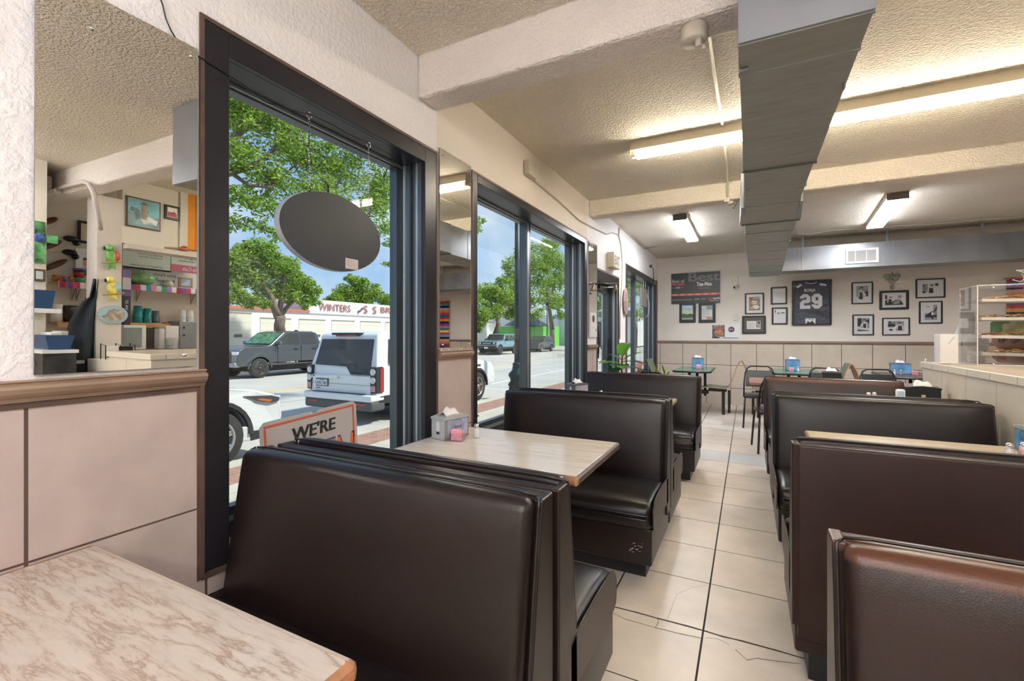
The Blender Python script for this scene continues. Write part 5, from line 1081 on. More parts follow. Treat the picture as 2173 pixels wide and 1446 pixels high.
# auto garage across the street
wh = pm('white_painted_wall', (.74, .74, .74), .8, var=(.8, .05)); dr = tile_mat('roller_door', (.66, .63, .56), (.50, .47, .41), [('z', -.3, .44, .012)], .6, .03)
GXW = -24.0
def gy(u): return wp(u, 700, 'x', GXW).y
def gz(u, v): return wp(u, v, 'x', GXW).z
t = thing('garage_building', 'long white garage building with roller doors and red lettering across the street', 'building', (GXW, 0, ZW)); O = Vector((GXW, 0, ZW))
ytall = gy(655); g = G(); g.box(-7, 0, ytall, 46, 0, 3.70-ZW, wh); g.box(-7, 0, 4, ytall, 0, 2.95-ZW, wh); g.build('wall', t)
g = G(); g.box(-7, .12, 4, ytall, 2.80-ZW, 2.98-ZW, pm('red_roof_trim', (.50, .16, .12), .7)); g.build('roof', t)
g = G(); g.box(0, .05, ytall, 46, 2.72-ZW, 2.78-ZW, pm('wall_ledge', (.40, .38, .37), .8)); g.build('ledge', t)
dz = gz(640, 677)-ZW
for k, (ua, ub) in enumerate(((430, 533), (552, 617), (634, 690), (703.5, 752), (764.5, 807), (817.5, 850))):
    a, b = gy(ua), gy(ub); g = G(); g.box(0, .03, a, b, 0, dz if k else dz+.25, dr); g.box(.03, .06, a, b, (dz if k else dz+.25)-.05, (dz if k else dz+.25), col(.25, .23, .21))
    nm = g.build('roller_door', t)
    if k < 3:
        for s in (.12, .62):
            g = G(); g.box(.03, .05, a+(b-a)*s, a+(b-a)*(s+.17), gz(500, 716)-ZW, gz(500, 710)-ZW, col(.12, .11, .10)); g.build('door_window', nm)
for s, ua, ub, v0, v1 in (('WINTERS', 675.5, 743, 661, 646), ('S', 770.5, 779, 665.5, 649), ('S', 790, 798, 666.5, 651), ('BRAKES', 807, 868, 666, 654)):
    a, b = gy(ua), gy(ub); z0 = gz((ua+ub)/2, v0)-ZW; z1 = gz((ua+ub)/2, v1)-ZW; g = G(); m = pm('faded_red_letter', (.36, .13, .12), .7)
    g.text(s, (.06, a, z0), (0, 1, 0), (0, 0, 1), b-a, z1-z0, m); g.build('wall_lettering', t, merge=False)
g = G(); a = gy(760); b = gy(767); z = gz(763, 659)-ZW; g.tube([(.08, a, z-.1), (.08, b, z+.12)], .05, col(.12, .10, .10), 6); g.ball((.08, a, z-.1), .09, col(.12, .1, .1), 5); g.ball((.08, b, z+.12), .09, col(.12, .1, .1), 5); g.build('wrench_mark', t)

# buildings further along
t = thing('shop_building', 'bright green low wall of a building far up the street', 'building', (-31, 58, ZW)); g = G(); g.box(0, 7.7, 0, 6, 0, 2.85, tile_mat('lime_siding', (.16, .62, .08), (.10, .42, .05), [('x', 0, .8, .03)], .7, .05)); g.build('wall', t)
g = G(); g.hexa([(2.6, -2, 2.9), (7.0, -2, 2.9), (7.0, 4, 2.9), (2.6, 4, 2.9), (4.2, 0, 4.3), (5.4, 0, 4.3), (5.4, 2, 4.3), (4.2, 2, 4.3)], col(.07, .09, .10)); g.build('tent_roof', t)
t = thing('shop_building', 'white stucco building with an arched window far up the street', 'building', (-24.2, 66, ZW)); g = G(); g.box(0, 12, 0, 10, 0, 4.6, wh); g.build('wall', t); g = G(); g.box(-.1, 12.1, -.15, 0, 4.2, 5.1, pm('green_fascia', (.20, .28, .18), .7)); g.build('fascia', t)
g = G(); g.ext([(6.2+a, -.05, b) for a, b in [(1.5, 0), (1.5, 2.1)]+ell(0, 2.1, 1.5, 1.5, 12, 0, math.pi)+[(-1.5, 2.1), (-1.5, 0)]], (0, .04, 0), pm('dark_shop_glass', (.08, .11, .11), .15)); g.build('arched_window', t)
g = G(); g.box(1.2, 2.2, -.05, 0, .2, 2.5, col(.12, .12, .11)); g.build('window', t)
g = G(); g.box(-60, -25, 100, 101, ZW, 6, pm('distant_wall', (.62, .64, .64), .9)); tag(g.build('distant_building'), 'pale distant building closing the end of the street', 'building')

# ---------------------------------------------------------------- trees
def trunk_mesh(g, segs): 
    for pts, r0, r1 in segs: g.tube(pts, r0, M_bark, 8, r1=r1)
def leaves(g, blobs, n, size, seed, mats=M_leafs, flat=.75):
    rr = random.Random(seed); tot = sum(b[1]**2 for b in blobs)
    for c, r in blobs:
        for _ in range(int(n*r*r/tot)):
            d = Vector((rr.gauss(0, 1), rr.gauss(0, 1), rr.gauss(0, 1))).normalized()*r*(rr.random()**.5*1.12); d.z *= flat
            p = c+d; a = Vector((rr.gauss(0, 1), rr.gauss(0, 1), rr.gauss(0, .6))).normalized(); b = a.cross(Vector((rr.gauss(0, 1), rr.gauss(0, 1), rr.gauss(0, 1)))).normalized()
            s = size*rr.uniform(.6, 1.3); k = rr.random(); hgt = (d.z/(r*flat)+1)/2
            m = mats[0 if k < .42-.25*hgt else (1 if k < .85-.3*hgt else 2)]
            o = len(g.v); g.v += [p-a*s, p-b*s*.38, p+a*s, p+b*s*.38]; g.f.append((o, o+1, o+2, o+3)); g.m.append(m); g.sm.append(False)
def tree(name, label, X, tr, bl, n, size, seed, subs=0, base=None):
    """tr: trunk polylines in pixels on plane x=X; bl: crown blobs (u, v, r px); built as solid geometry with depth"""
    t = thing(name, label, 'tree', (0, 0, 0)); rr = random.Random(seed)
    dep = lambda q: (q-CAM).dot(Vector((-math.sin(YAW), math.cos(YAW), 0)))
    B = []
    for u, v, r in bl:
        q = wp(u, v, 'x', X); R_ = r*dep(q)/FPX; dx = rr.uniform(-.5, .5)*R_; B.append((q+Vector((dx, 0, 0)), R_))
        for k in range(subs):
            dd = Vector((rr.gauss(0, 1), rr.gauss(0, 1), rr.gauss(0, .8))).normalized()*R_*.9; B.append((q+dd, R_*rr.uniform(.3, .5)))
    g = G()
    for pts, r0, r1 in tr:
        P = [wp(u, v, 'x', X) for u, v in pts]; P = [p+Vector((0.25*math.sin(i*1.7+seed)*(i > 0), 0, 0)) for i, p in enumerate(P)]; g.tube(P, r0, M_bark, 8, r1=r1)
    if base:
        P1 = wp(*tr[0][0][0], 'x', X); g.tube([Vector(base), Vector(base)+Vector((0, 0, 2.6)), Vector(base)+Vector((-.3, .3, 3.4)), (Vector(base)+Vector((0, 0, 4))+P1)/2, P1], [.2, .17, .13, .08, .05], M_bark, 8)
    elif tr:
        P0 = wp(*tr[0][0][0], 'x', X); g.cyl((P0.x, P0.y, ZW), P0, tr[0][1]*1.15, M_bark, 8, r1=tr[0][1])
    for c, r in B[::2]:
        g.tube([c-Vector((rr.uniform(-1, 1)*r*.6, rr.uniform(-1, 1)*r*.6, r*.7)), c, c+Vector((rr.uniform(-1, 1)*r, rr.uniform(-1, 1)*r, r*.6))], .02*r+.012, M_bark, 5, r1=.006)
    g.build('trunk', t)
    g = G(); leaves(g, B, n, size, seed); o = g.build('foliage', t, merge=False); tag(o, kind='stuff'); return t
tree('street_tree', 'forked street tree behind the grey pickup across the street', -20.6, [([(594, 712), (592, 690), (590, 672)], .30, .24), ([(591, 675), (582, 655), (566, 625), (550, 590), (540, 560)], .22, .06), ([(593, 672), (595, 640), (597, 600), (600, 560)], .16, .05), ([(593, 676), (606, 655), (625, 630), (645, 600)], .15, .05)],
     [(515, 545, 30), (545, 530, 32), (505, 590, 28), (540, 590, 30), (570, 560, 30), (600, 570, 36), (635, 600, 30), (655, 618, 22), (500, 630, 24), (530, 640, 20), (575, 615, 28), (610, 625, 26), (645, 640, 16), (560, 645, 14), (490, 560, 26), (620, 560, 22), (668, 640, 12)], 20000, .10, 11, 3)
tree('street_tree', 'overhanging leafy tree close to the first window, its trunk out of view', -6.2, [([(480, 360), (520, 395), (560, 400), (600, 380), (660, 330)], .04, .015), ([(478, 370), (540, 350), (600, 290), (700, 330), (780, 380)], .06, .012), ([(480, 300), (560, 250), (640, 300)], .05, .012)],
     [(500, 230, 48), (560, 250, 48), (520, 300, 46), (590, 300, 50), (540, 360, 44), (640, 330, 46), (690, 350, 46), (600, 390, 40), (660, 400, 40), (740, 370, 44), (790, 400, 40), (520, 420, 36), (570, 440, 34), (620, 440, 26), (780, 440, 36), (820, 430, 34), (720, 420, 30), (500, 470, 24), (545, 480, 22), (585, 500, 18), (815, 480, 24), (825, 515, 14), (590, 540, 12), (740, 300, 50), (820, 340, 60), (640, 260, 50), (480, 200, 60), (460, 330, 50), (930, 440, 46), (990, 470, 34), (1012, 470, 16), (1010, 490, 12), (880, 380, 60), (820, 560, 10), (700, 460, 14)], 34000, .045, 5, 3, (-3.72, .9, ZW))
tree('background_tree', 'bushy tree rising behind the garage roof', -34, [([(752, 700), (748, 660), (745, 630)], .35, .2), ([(770, 700), (775, 640), (772, 600)], .2, .1)],
     [(735, 620, 22), (760, 605, 20), (745, 595, 14), (790, 625, 20), (812, 637, 16), (712, 635, 14), (775, 640, 18), (830, 648, 10), (760, 632, 24), (700, 640, 12)], 11000, .15, 21, 3)
tree('street_tree', 'rounded street tree behind the pale blue off-road car', -21, [([(1050, 712), (1053, 690), (1056, 670)], .28, .2), ([(1054, 680), (1075, 650)], .12, .06), ([(1054, 675), (1035, 640)], .12, .06)],
     [(1010, 640, 26), (1035, 622, 28), (1060, 630, 28), (1085, 645, 22), (1010, 670, 24), (1040, 662, 22), (1088, 668, 16), (1020, 688, 16), (1000, 690, 20), (1060, 600, 14), (975, 650, 30)], 15000, .15, 31, 3)
tree('street_tree', 'tall street tree seen between the lamp post and the window edge', -18.9+.0-2.0, [([(1172, 700), (1170, 660), (1160, 620)], .32, .2)],
     [(1095, 560, 26), (1090, 590, 20), (1120, 560, 30), (1150, 545, 32), (1180, 560, 32), (1110, 600, 28), (1145, 595, 32), (1180, 605, 28), (1130, 635, 26), (1165, 640, 26), (1145, 665, 16), (1190, 640, 22), (1090, 620, 16), (1170, 520, 22), (1200, 590, 26), (1205, 640, 22), (1075, 600, 12), (1110, 530, 16), (1185, 670, 12)], 22000, .16, 41, 3)
tree('street_tree', 'leafy tree outside the third window', -7.5, [([(1345, 760), (1346, 700), (1345, 660)], .2, .12)], [(1340, 600, 22), (1360, 615, 20), (1335, 640, 20), (1365, 650, 18), (1350, 670, 16), (1380, 620, 20), (1320, 620, 18), (1375, 590, 16)], 9000, .08, 51, 2)
tree('street_tree', 'leafy tree seen through the glass door', -13, [([(1278, 740), (1278, 680)], .2, .12)], [(1275, 620, 18), (1285, 640, 14), (1272, 650, 12), (1290, 610, 16), (1260, 600, 20)], 4000, .13, 61, 2)

# ---------------------------------------------------------------- street lamp and posts
mg = pm('dark_green_iron', (.045, .06, .06), .45, .4)
q = wp(1098, 836, 'z', ZW); t = thing('street_lamp', 'dark fluted street lamp post on the sidewalk outside the second window', 'street lamp', (q.x, q.y, ZW))
g = G(); g.lathe([(.30, 0), (.30, .06), (.24, .10), (.24, .22), (.27, .26), (.20, .36), (.21, .44), (.25, .50), (.25, .56), (.15, .66), (.13, .80), (.14, .84), (.09, .88)], (0, 0, 0), mg, 24); g.build('lamp_base', t)
g = G(); g.lathe([(.088, .86), (.082, 3.0), (.07, 5.4)], (0, 0, 0), mg, 16); g.build('lamp_pole', t); g = G(); g.lathe([(.07, 5.4), (.2, 5.5), (.24, 5.9), (.1, 6.1), (.0, 6.2)], (0, 0, 0), pm('lamp_globe', (.7, .7, .66), .3), 16); g.build('lamp_head', t)
t = thing('street_lamp', 'small distant street lamp in front of the arched window building', 'street lamp', (-20.2, 52, ZW)); g = G(); g.lathe([(.28, 0), (.25, .5), (.13, .8), (.07, 1.0), (.06, 5.2)], (0, 0, 0), mg, 12); g.build('lamp_pole', t)
g = G(); g.lathe([(.05, 5.2), (.22, 5.3), (.26, 5.7), (.0, 6.0)], (0, 0, 0), mg, 12); g.build('lamp_head', t)
q = wp(1006, 884, 'z', ZW); t = thing('iron_post', 'ringed black iron post on the sidewalk at the left edge of the second window', 'post', (q.x, q.y, ZW)); g = G()
g.lathe([(.10, 0), (.10, .02), (.045, .05), (.045, .62), (.07, .66), (.045, .70), (.045, .95), (.07, 1.0), (.045, 1.03), (.06, 1.06), (.0, 1.10)], (0, 0, 0), mg, 16); g.build('post_body', t); g = G(); g.cyl((0, 0, .67), (.02, .20, .67), .022, mg, 8); g.cyl((0, 0, 1.02), (.02, .20, 1.02), .022, mg, 8); g.build('post_arm', t)

# ---------------------------------------------------------------- vehicles: +x forward, +y left, built to real size
def vehicle(name, label, cat, loc, rz, L, W_, H, body, belt, prof, glass, wheels, wr, arch, paint, lower=None, rimc=None, spokes=5, roofr=.03, taper=.17):
    """prof = side outline (x, z) of the whole body shell clockwise from the rear bottom; glass = list of side panes; wheels = axle x list"""
    t = thing(name, label, cat, loc, rz); hw = W_/2
    def y_at(z): return hw*(.965+.035*math.sin(min(1, max(0, (z-.3)/(belt-.3)))*math.pi)) if z < belt else hw-taper*(z-belt)/(H-belt)
    out = []                                            # carve arches into the lower edge
    xs = sorted(wheels); bottom = prof[0][1]
    low = []
    for wx in xs:
        low += [(wx-arch, bottom)]+[(wx+math.cos(a)*arch, wr+math.sin(a)*arch) for a in [math.pi-math.pi*i/10 for i in range(11)] if wr+math.sin(a)*arch > bottom]+[(wx+arch, bottom)]
    poly = prof+low[::-1] if False else prof
    full = [p for p in prof]
    ring = full+[(x, z) for x, z in low[::-1]]
    n = len(ring); g = G(); vl = [(x, y_at(z), z) for x, z in ring]; vr = [(x, -y_at(z), z) for x, z in ring]
    g.add(vl+vr, [tuple(range(n))[::-1], tuple(range(n, 2*n))]+[(i, (i+1) % n, (i+1) % n+n, i+n) for i in range(n)], paint); bo = g.build('body', t, bev=roofr)
    def side(pts, m, nm, off=.006, both=True, th=.0):
        for s in ((1, -1) if both else (-1,)):
            g = G(); g.ext([(x, s*(y_at(z)+off), z) for x, z in pts], (0, -s*.03, 0), m); g.build(nm, t)
    for p in glass: side(p, M_carglass, 'side_window')
    if lower: side(lower, pm('black_trim', (.03, .03, .032), .55), 'sill_trim', .012)
    for wx in wheels:
        for s in (1, -1):
            y = s*(hw-.11); wt = G(); wt.lathe([(wr*.66, -.12), (wr*.9, -.125), (wr*.985, -.10), (wr, -.06), (wr, .06), (wr*.985, .10), (wr*.9, .125), (wr*.66, .12)], (wx, y, wr), M_tyre, 28, 'y', True, False); wo = wt.build('wheel', t)
            rc = rimc or pm('alloy', (.45, .45, .46), .3, .8); yo = y+s*.115; g = G(); g.lathe([(wr*.69, -.02*s), (wr*.66, .008*s), (wr*.60, .004*s), (wr*.58, -.05*s)], (wx, yo, wr), rc, 28, 'y', True, False); g.lathe([(.0, .012*s), (wr*.14, .010*s), (wr*.16, -.03*s)], (wx, yo, wr), rc, 14, 'y')
            for k in range(spokes):
                a = 2*math.pi*k/spokes+.3
                for da in (-.09, .09):
                    c, sn = math.cos(a+da), math.sin(a+da); pe = Vector((-math.sin(a), 0, math.cos(a)))*wr*.045; A_ = Vector((wx+c*wr*.1, yo, wr+sn*wr*.1)); B_ = Vector((wx+c*wr*.62, yo-.01*s, wr+sn*wr*.62)); g.hexa([A_-pe, A_+pe, B_+pe*.8, B_-pe*.8, A_-pe-Vector((0, .03*s, 0)), A_+pe-Vector((0, .03*s, 0)), B_+pe*.8-Vector((0, .03*s, 0)), B_-pe*.8-Vector((0, .03*s, 0))], rc)
            g.build('rim', wo)
            g = G(); g.lathe([(.0, -.10*s), (wr*.6, -.10*s), (wr*.6, -.02*s)], (wx, yo, wr), pm('brake_dark', (.03, .028, .027), .6), 20, 'y'); g.build('brake_disc', wo)
            g = G(); aw = .045; A1 = [(wx+math.cos(a)*(arch+aw), wr+math.sin(a)*(arch+aw)) for a in [math.pi*i/14 for i in range(15)]]; A2 = [(wx+math.cos(a)*(arch-.012), wr+math.sin(a)*(arch-.012)) for a in [math.pi-math.pi*i/14 for i in range(15)]]
            yy = s*(y_at(wr+arch)+.0); am = pm('black_trim', (.03, .03, .032), .55) if lower else paint
            g.ext([(x, yy+s*.022, z) for x, z in A1+A2], (0, -s*.06, 0), am); g.build('wheel_arch', t)
    g = G(); g.box(xs[0]-.1, xs[-1]+.1, -hw+.25, hw-.25, wr*.6, wr+.1, pm('underbody', (.02, .02, .02), .8)); g.build('underbody', t)
    return t, y_at, side
def carpaint(n, c, metal=.35): return pm(n, c, .28, metal, coat=.6)
def slab(t, nm, x, ya, yb, za, zb, m, d=.02, bev=None):
    g = G(); g.box(min(x, x+d), max(x, x+d), ya, yb, za, zb, m); return g.build(nm, t, bev=bev)
def panel(t, nm, pts, vec, m):
    g = G(); g.ext(pts, vec, m); return g.build(nm, t)
# white boxy SUV in front of the first window, seen from behind
wp_ = carpaint('white_car_paint', (.78, .79, .80), .0)
L = 4.83; x0 = -L/2
t, ya, sd = vehicle('parked_suv', 'boxy white SUV parked at the near curb, its tailgate and right side showing', 'car', (-5.84, 6.82+L/2, ZS), R(90), L, 1.93, 1.87, None, 1.08,
    [(x0+.06, .48), (x0+.02, .62), (x0+.04, 1.08), (x0+.13, 1.45), (x0+.22, 1.80), (x0+.34, 1.86), (x0+1.6, 1.89), (x0+2.9, 1.86), (x0+3.05, 1.80), (x0+3.62, 1.20), (x0+3.8, 1.14), (x0+4.6, 1.02), (x0+4.74, .88), (x0+4.80, .60), (x0+4.78, .40), (x0+4.5, .36), (x0+1.9, .36), (x0+.3, .40)],
    [[(x0+.34, 1.14), (x0+.55, 1.22), (x0+.62, 1.68), (x0+.44, 1.70)][::-1] if False else [(x0+.42, 1.22), (x0+.50, 1.70), (x0+1.25, 1.72), (x0+1.25, 1.13), (x0+.60, 1.13)], [(x0+1.33, 1.13), (x0+1.33, 1.72), (x0+2.2, 1.73), (x0+2.2, 1.13)], [(x0+2.28, 1.13), (x0+2.28, 1.73), (x0+2.92, 1.70), (x0+3.42, 1.18), (x0+3.38, 1.13)]],
    [x0+.98, x0+3.86], .385, .46, wp_, [(x0+.1, .40), (x0+.12, .56), (x0+.5, .56), (x0+.5, .40)], pm('sandy_alloy', (.42, .33, .24), .35, .7), 5)
xr = x0
panel(t, 'rear_window', [(xr+.07, .80, 1.14), (xr+.065, .80, 1.16), (xr+.205, .74, 1.70), (xr+.205, -.74, 1.70), (xr+.03, -.80, .98), (xr+.03, -.28, .98), (xr+.05, -.14, 1.14)][1:], (-.03, 0, 0), M_carglass)
g = G(); g.hexa([(xr-.02, -.84, .60), (xr-.02, .84, .60), (xr+.05, .84, .60), (xr+.05, -.84, .60), (xr+.0, -.84, .96), (xr+.0, .84, .96), (xr+.05, .84, .96), (xr+.05, -.84, .96)], wp_); g.build('tailgate', t, bev=.012)
slab(t, 'tailgate_seam', xr-.026, -.84, .84, .775, .781, col(.3, .3, .31), .006)
g = G(); g.box(xr-.07, xr, .05, .80, .885, .95, wp_); g.build('number_plate_hood', t, bev=.015)
pl = slab(t, 'license_plate', xr-.03, .34, .70, .715, .87, pm('plate_frame', (.04, .04, .05), .4), .012)
g = G(); g.box(xr-.034, xr-.030, .355, .685, .73, .855, pm('plate_white', (.62, .66, .70), .4)); g.text('AWL 7067', (xr-.035, .665, .748), (0, -1, 0), (0, 0, 1), .30, .07, col(.06, .07, .12)); g.text('TEXAS', (xr-.035, .58, .833), (0, -1, 0), (0, 0, 1), .13, .018, col(.06, .07, .12)); g.build('plate_face', pl, merge=False)
g = G(); g.text('LR4', (xr-.027, .71, .66), (0, -1, 0), (0, 0, 1), .13, .03, col(.1, .1, .1)); g.build('badge', t, merge=False); g = G(); g.poly([(xr-.073, .72+a, .93+b) for a, b in ell(0, 0, .035, .02)], col(.15, .18, .15)); g.build('emblem', t, merge=False)
g = G(); g.rbox(xr-.14, xr+.25, -.97, .97, .46, .60, .04, wp_, (1, 4, 1)); g.build('bumper', t); g = G(); g.rbox(xr-.11, xr+.28, -.96, .96, .27, .47, .05, pm('grey_bumper_plastic', (.09, .095, .095), .6), (1, 4, 1)); g.build('lower_bumper', t)
g = G(); g.box(xr-.10, xr+.0, -.72, .72, .60, .612, M_black); g.build('bumper_step', t)
for s in (1, -1):
    slab(t, 'rear_reflector', xr-.113, min(s*.55, s*.8), max(s*.55, s*.8), .38, .42, pm('reflector_red', (.45, .05, .05), .3), .01)
    g = G(); ys_ = [s*.83, s*.985]; g.box(xr-.025, xr+.20, min(ys_), max(ys_), .63, 1.15, pm('lamp_dark', (.03, .025, .025), .25)); lo = g.build('tail_light', t, bev=.02)
    g = G(); g.box(xr+.10, xr+.20, min(s*.9, s*.992), max(s*.9, s*.992), .65, 1.12, pm('lamp_red', (.40, .02, .03), .2)); g.build('red_lens', lo)
    for z in (.885, 1.05): g = G(); g.lathe([(.0, -.014), (.06, -.012), (.072, 0)], (xr-.025, s*.905, z), pm('lamp_clear', (.62, .66, .64), .15, .3), 20, 'x'); g.build('round_lens', lo)
    g = G(); g.box(xr-.032, xr-.02, min(s*.85, s*.965), max(s*.85, s*.965), .66, .78, pm('lamp_clear_red', (.55, .30, .28), .25, var=(60, .5))); g.build('reverse_lens', lo)
slab(t, 'brake_light', xr+.19, -.32, .32, 1.76, 1.80, pm('lamp_red', (.40, .02, .03), .2), -.03); g = G(); g.box(xr+.10, xr+.30, -.38, .38, 1.79, 1.835, M_black); g.build('spoiler', t, bev=.01)
for s in (-1,): g = G(); g.cyl((x0+.6, s*.80, 1.90), (x0+2.7, s*.80, 1.90), .02, pm('roof_rail', (.2, .2, .2), .4, .5), 8); g.build('roof_rail', t)
slab(t, 'wiper', xr+.0, -.6, -.32, 1.005, 1.02, M_black, -.02)
# silver SUV nearest the window
L = 5.0; x0 = -L/2; sp = carpaint('pearl_car_paint', (.70, .71, .73), .1)
t, ya, sd = vehicle('parked_suv', 'silver SUV at the near curb, only its front corner and wheel showing', 'car', (-5.6, 4.62-L/2, ZS), R(90), L, 1.95, 1.75, None, 1.02,
    [(x0+.05, .5), (x0+.02, .9), (x0+.25, 1.1), (x0+.55, 1.62), (x0+.8, 1.72), (x0+2.0, 1.76), (x0+2.7, 1.70), (x0+3.5, 1.12), (x0+4.0, 1.09), (x0+4.55, 1.0), (x0+4.86, .90), (x0+4.93, .80), (x0+4.97, .60), (x0+4.95, .36), (x0+4.8, .28), (x0+3.2, .30), (x0+.3, .34)],
    [[(x0+.7, 1.12), (x0+.9, 1.62), (x0+1.9, 1.66), (x0+1.9, 1.1)], [(x0+2.0, 1.1), (x0+2.0, 1.66), (x0+2.6, 1.62), (x0+3.3, 1.12)]], [x0+1.05, x0+4.0], .385, .47, sp, [(x0+1.6, .28), (x0+1.6, .36), (x0+3.5, .36), (x0+3.5, .28)], pm('alloy_bright', (.5, .5, .52), .3, .7), 7)
for s in (1, -1):
    g = G(); g.ext([(x, s*(ya(z)-.015), z) for x, z in ((x0+4.38, .93), (x0+4.80, .895), (x0+4.92, .85), (x0+4.90, .80), (x0+4.78, .79), (x0+4.58, .84))], (0, s*.035, 0), pm('headlamp_dark', (.06, .06, .065), .12)); h = g.build('headlight', t)
    g = G(); g.ext([(x, s*(ya(z)+.018), z) for x, z in ((x0+4.56, .86), (x0+4.76, .80), (x0+4.80, .835), (x0+4.62, .87))], (0, s*.006, 0), pm('amber_lens', (.40, .14, .04), .2)); g.build('amber_lens', h)
    g = G(); g.rbox(x0+4.82, x0+4.965, min(s*.72, s*.97), max(s*.72, s*.97), .81, .885, .03, pm('clear_lens', (.60, .63, .66), .12, .4), (1, 1, 1)); g.build('clear_lens', h)
    g = G(); g.ext([(x, s*(ya(z)+.006), z) for x, z in ((x0+4.5, .28), (x0+4.47, .42), (x0+4.93, .40), (x0+4.93, .30))], (0, -s*.02, 0), pm('black_trim', (.03, .03, .032), .55)); g.build('bumper_trim', t)
# grey pickup across the street facing left
L = 5.93; x0 = -L/2; gp = carpaint('grey_car_paint', (.085, .09, .10), .5)
t, ya, sd = vehicle('pickup_truck', 'dark grey pickup truck parked across the street facing left', 'truck', (-17.3, 11.05+L/2, ZS), R(-90), L, 2.03, 1.96, None, 1.25,
    [(x0+.05, .62), (x0+.03, 1.30), (x0+1.75, 1.33), (x0+1.80, 1.40), (x0+1.95, 1.88), (x0+2.2, 1.95), (x0+3.3, 1.96), (x0+3.65, 1.90), (x0+4.35, 1.38), (x0+4.5, 1.33), (x0+5.5, 1.26), (x0+5.72, 1.16), (x0+5.80, .98), (x0+5.82, .62), (x0+5.7, .50), (x0+.3, .50)],
    [[(x0+2.0, 1.36), (x0+2.12, 1.84), (x0+2.85, 1.86), (x0+2.85, 1.36)], [(x0+2.93, 1.36), (x0+2.93, 1.86), (x0+3.5, 1.84), (x0+4.12, 1.36)]], [x0+1.15, x0+4.85], .41, .49, gp, None, pm('black_alloy', (.09, .085, .08), .3, .6), 6)
panel(t, 'windshield', [(x0+3.72, .80, 1.86), (x0+4.34, .86, 1.40), (x0+4.34, -.86, 1.40), (x0+3.72, -.80, 1.86)], (.02, 0, .02), pm('green_windshield', (.10, .24, .15), .1, var=(6, .6)))
g = G(); g.rbox(x0+5.72, x0+5.84, -.62, .62, .66, 1.14, .05, pm('bronze_grille', (.12, .10, .085), .35, .5), (1, 1, 1)); gr = g.build('grille', t)
for k in range(4): slab(gr, 'grille_bar', x0+5.84, -.55, .55, .72+.1*k, .76+.1*k, pm('grille_bar', (.30, .27, .24), .35, .6), .015)
g = G(); g.rbox(x0+5.62, x0+5.92, -.98, .98, .48, .68, .06, pm('silver_bumper', (.30, .31, .33), .35, .6), (1, 4, 1)); g.build('bumper', t); slab(t, 'license_plate', x0+5.925, -.2, .2, .5, .64, WH, .012)
for s in (1, -1):
    g = G(); g.box(x0+5.45, x0+5.83, min(s*.66, s*.995), max(s*.66, s*.995), .98, 1.12, pm('clear_lens', (.60, .63, .66), .12, .4)); g.build('headlight', t, bev=.02)
    g = G(); g.rbox(x0+4.0, x0+4.15, min(s*1.05, s*1.27), max(s*1.05, s*1.27), 1.36, 1.52, .04, pm('dark_mirror', (.08, .08, .085), .4), (1, 1, 1)); g.build('side_mirror', t)
    for x in (2.0, 2.89, 4.05): g = G(); g.box(x0+x-.006, x0+x+.006, min(s*1.0, s*1.022), max(s*1.0, s*1.022), .56, 1.30, M_black); g.build('door_gap', t)
    for x in (2.1, 3.05): g = G(); g.box(x0+x, x0+x+.2, min(s*1.01, s*1.04), max(s*1.01, s*1.04), 1.14, 1.18, M_black); g.build('door_handle', t)
g = G(); g.rbox(x0+2.3, x0+2.45, -.04, .04, 1.95, 2.02, .02, M_black, (1, 1, 1)); g.build('antenna_fin', t)
# pale blue off-road car
L = 4.6; x0 = -L/2; bp_ = carpaint('pale_blue_car_paint', (.20, .33, .40), .2)
t, ya, sd = vehicle('offroad_car', 'pale blue off-road car parked across the street outside the second window', 'car', (-18.9, 35.0+L/2, ZS), R(-90), L, 1.94, 1.88, None, 1.22,
    [(x0+.05, .7), (x0+.03, 1.2), (x0+.10, 1.75), (x0+.2, 1.86), (x0+2.4, 1.88), (x0+2.65, 1.82), (x0+3.0, 1.32), (x0+4.25, 1.24), (x0+4.36, 1.1), (x0+4.38, .75), (x0+4.2, .62), (x0+.3, .62)],
    [[(x0+.3, 1.28), (x0+.35, 1.75), (x0+1.0, 1.76), (x0+1.0, 1.28)], [(x0+1.1, 1.28), (x0+1.1, 1.76), (x0+1.75, 1.76), (x0+1.75, 1.28)], [(x0+1.85, 1.28), (x0+1.85, 1.76), (x0+2.5, 1.75), (x0+2.8, 1.28)]], [x0+.75, x0+3.7], .42, .5, bp_, [(x0+1.3, .55), (x0+1.3, .68), (x0+3.1, .68), (x0+3.1, .55)], pm('black_alloy', (.09, .085, .08), .3, .6), 6)
panel(t, 'windshield', [(x0+2.66, .78, 1.80), (x0+2.98, .84, 1.34), (x0+2.98, -.84, 1.34), (x0+2.66, -.78, 1.80)], (.03, 0, .01), M_carglass)
g = G(); g.rbox(x0+4.36, x0+4.45, -.86, .86, .92, 1.14, .04, M_black, (1, 1, 1)); g.build('grille', t); g = G(); g.rbox(x0+4.3, x0+4.58, -.95, .95, .58, .82, .05, pm('black_trim', (.03, .03, .032), .55), (1, 1, 1)); g.build('bumper', t)
slab(t, 'license_plate', x0+4.585, -.2, .2, .56, .72, WH, .01); g = G(); g.box(x0+4.452, x0+4.46, -.42, .42, .99, 1.06, col(.5, .5, .5)); g.build('grille_lettering', t)
for s in (1, -1): g = G(); g.lathe([(.0, .04), (.08, .035), (.10, 0)], (x0+4.44, s*.7, 1.03), pm('lamp_clear', (.62, .66, .64), .15, .3), 16, 'x'); g.build('headlight', t); g = G(); g.rbox(x0+2.65, x0+2.8, min(s*.98, s*1.2), max(s*.98, s*1.2), 1.28, 1.44, .03, M_black, (1, 1, 1)); g.build('side_mirror', t)
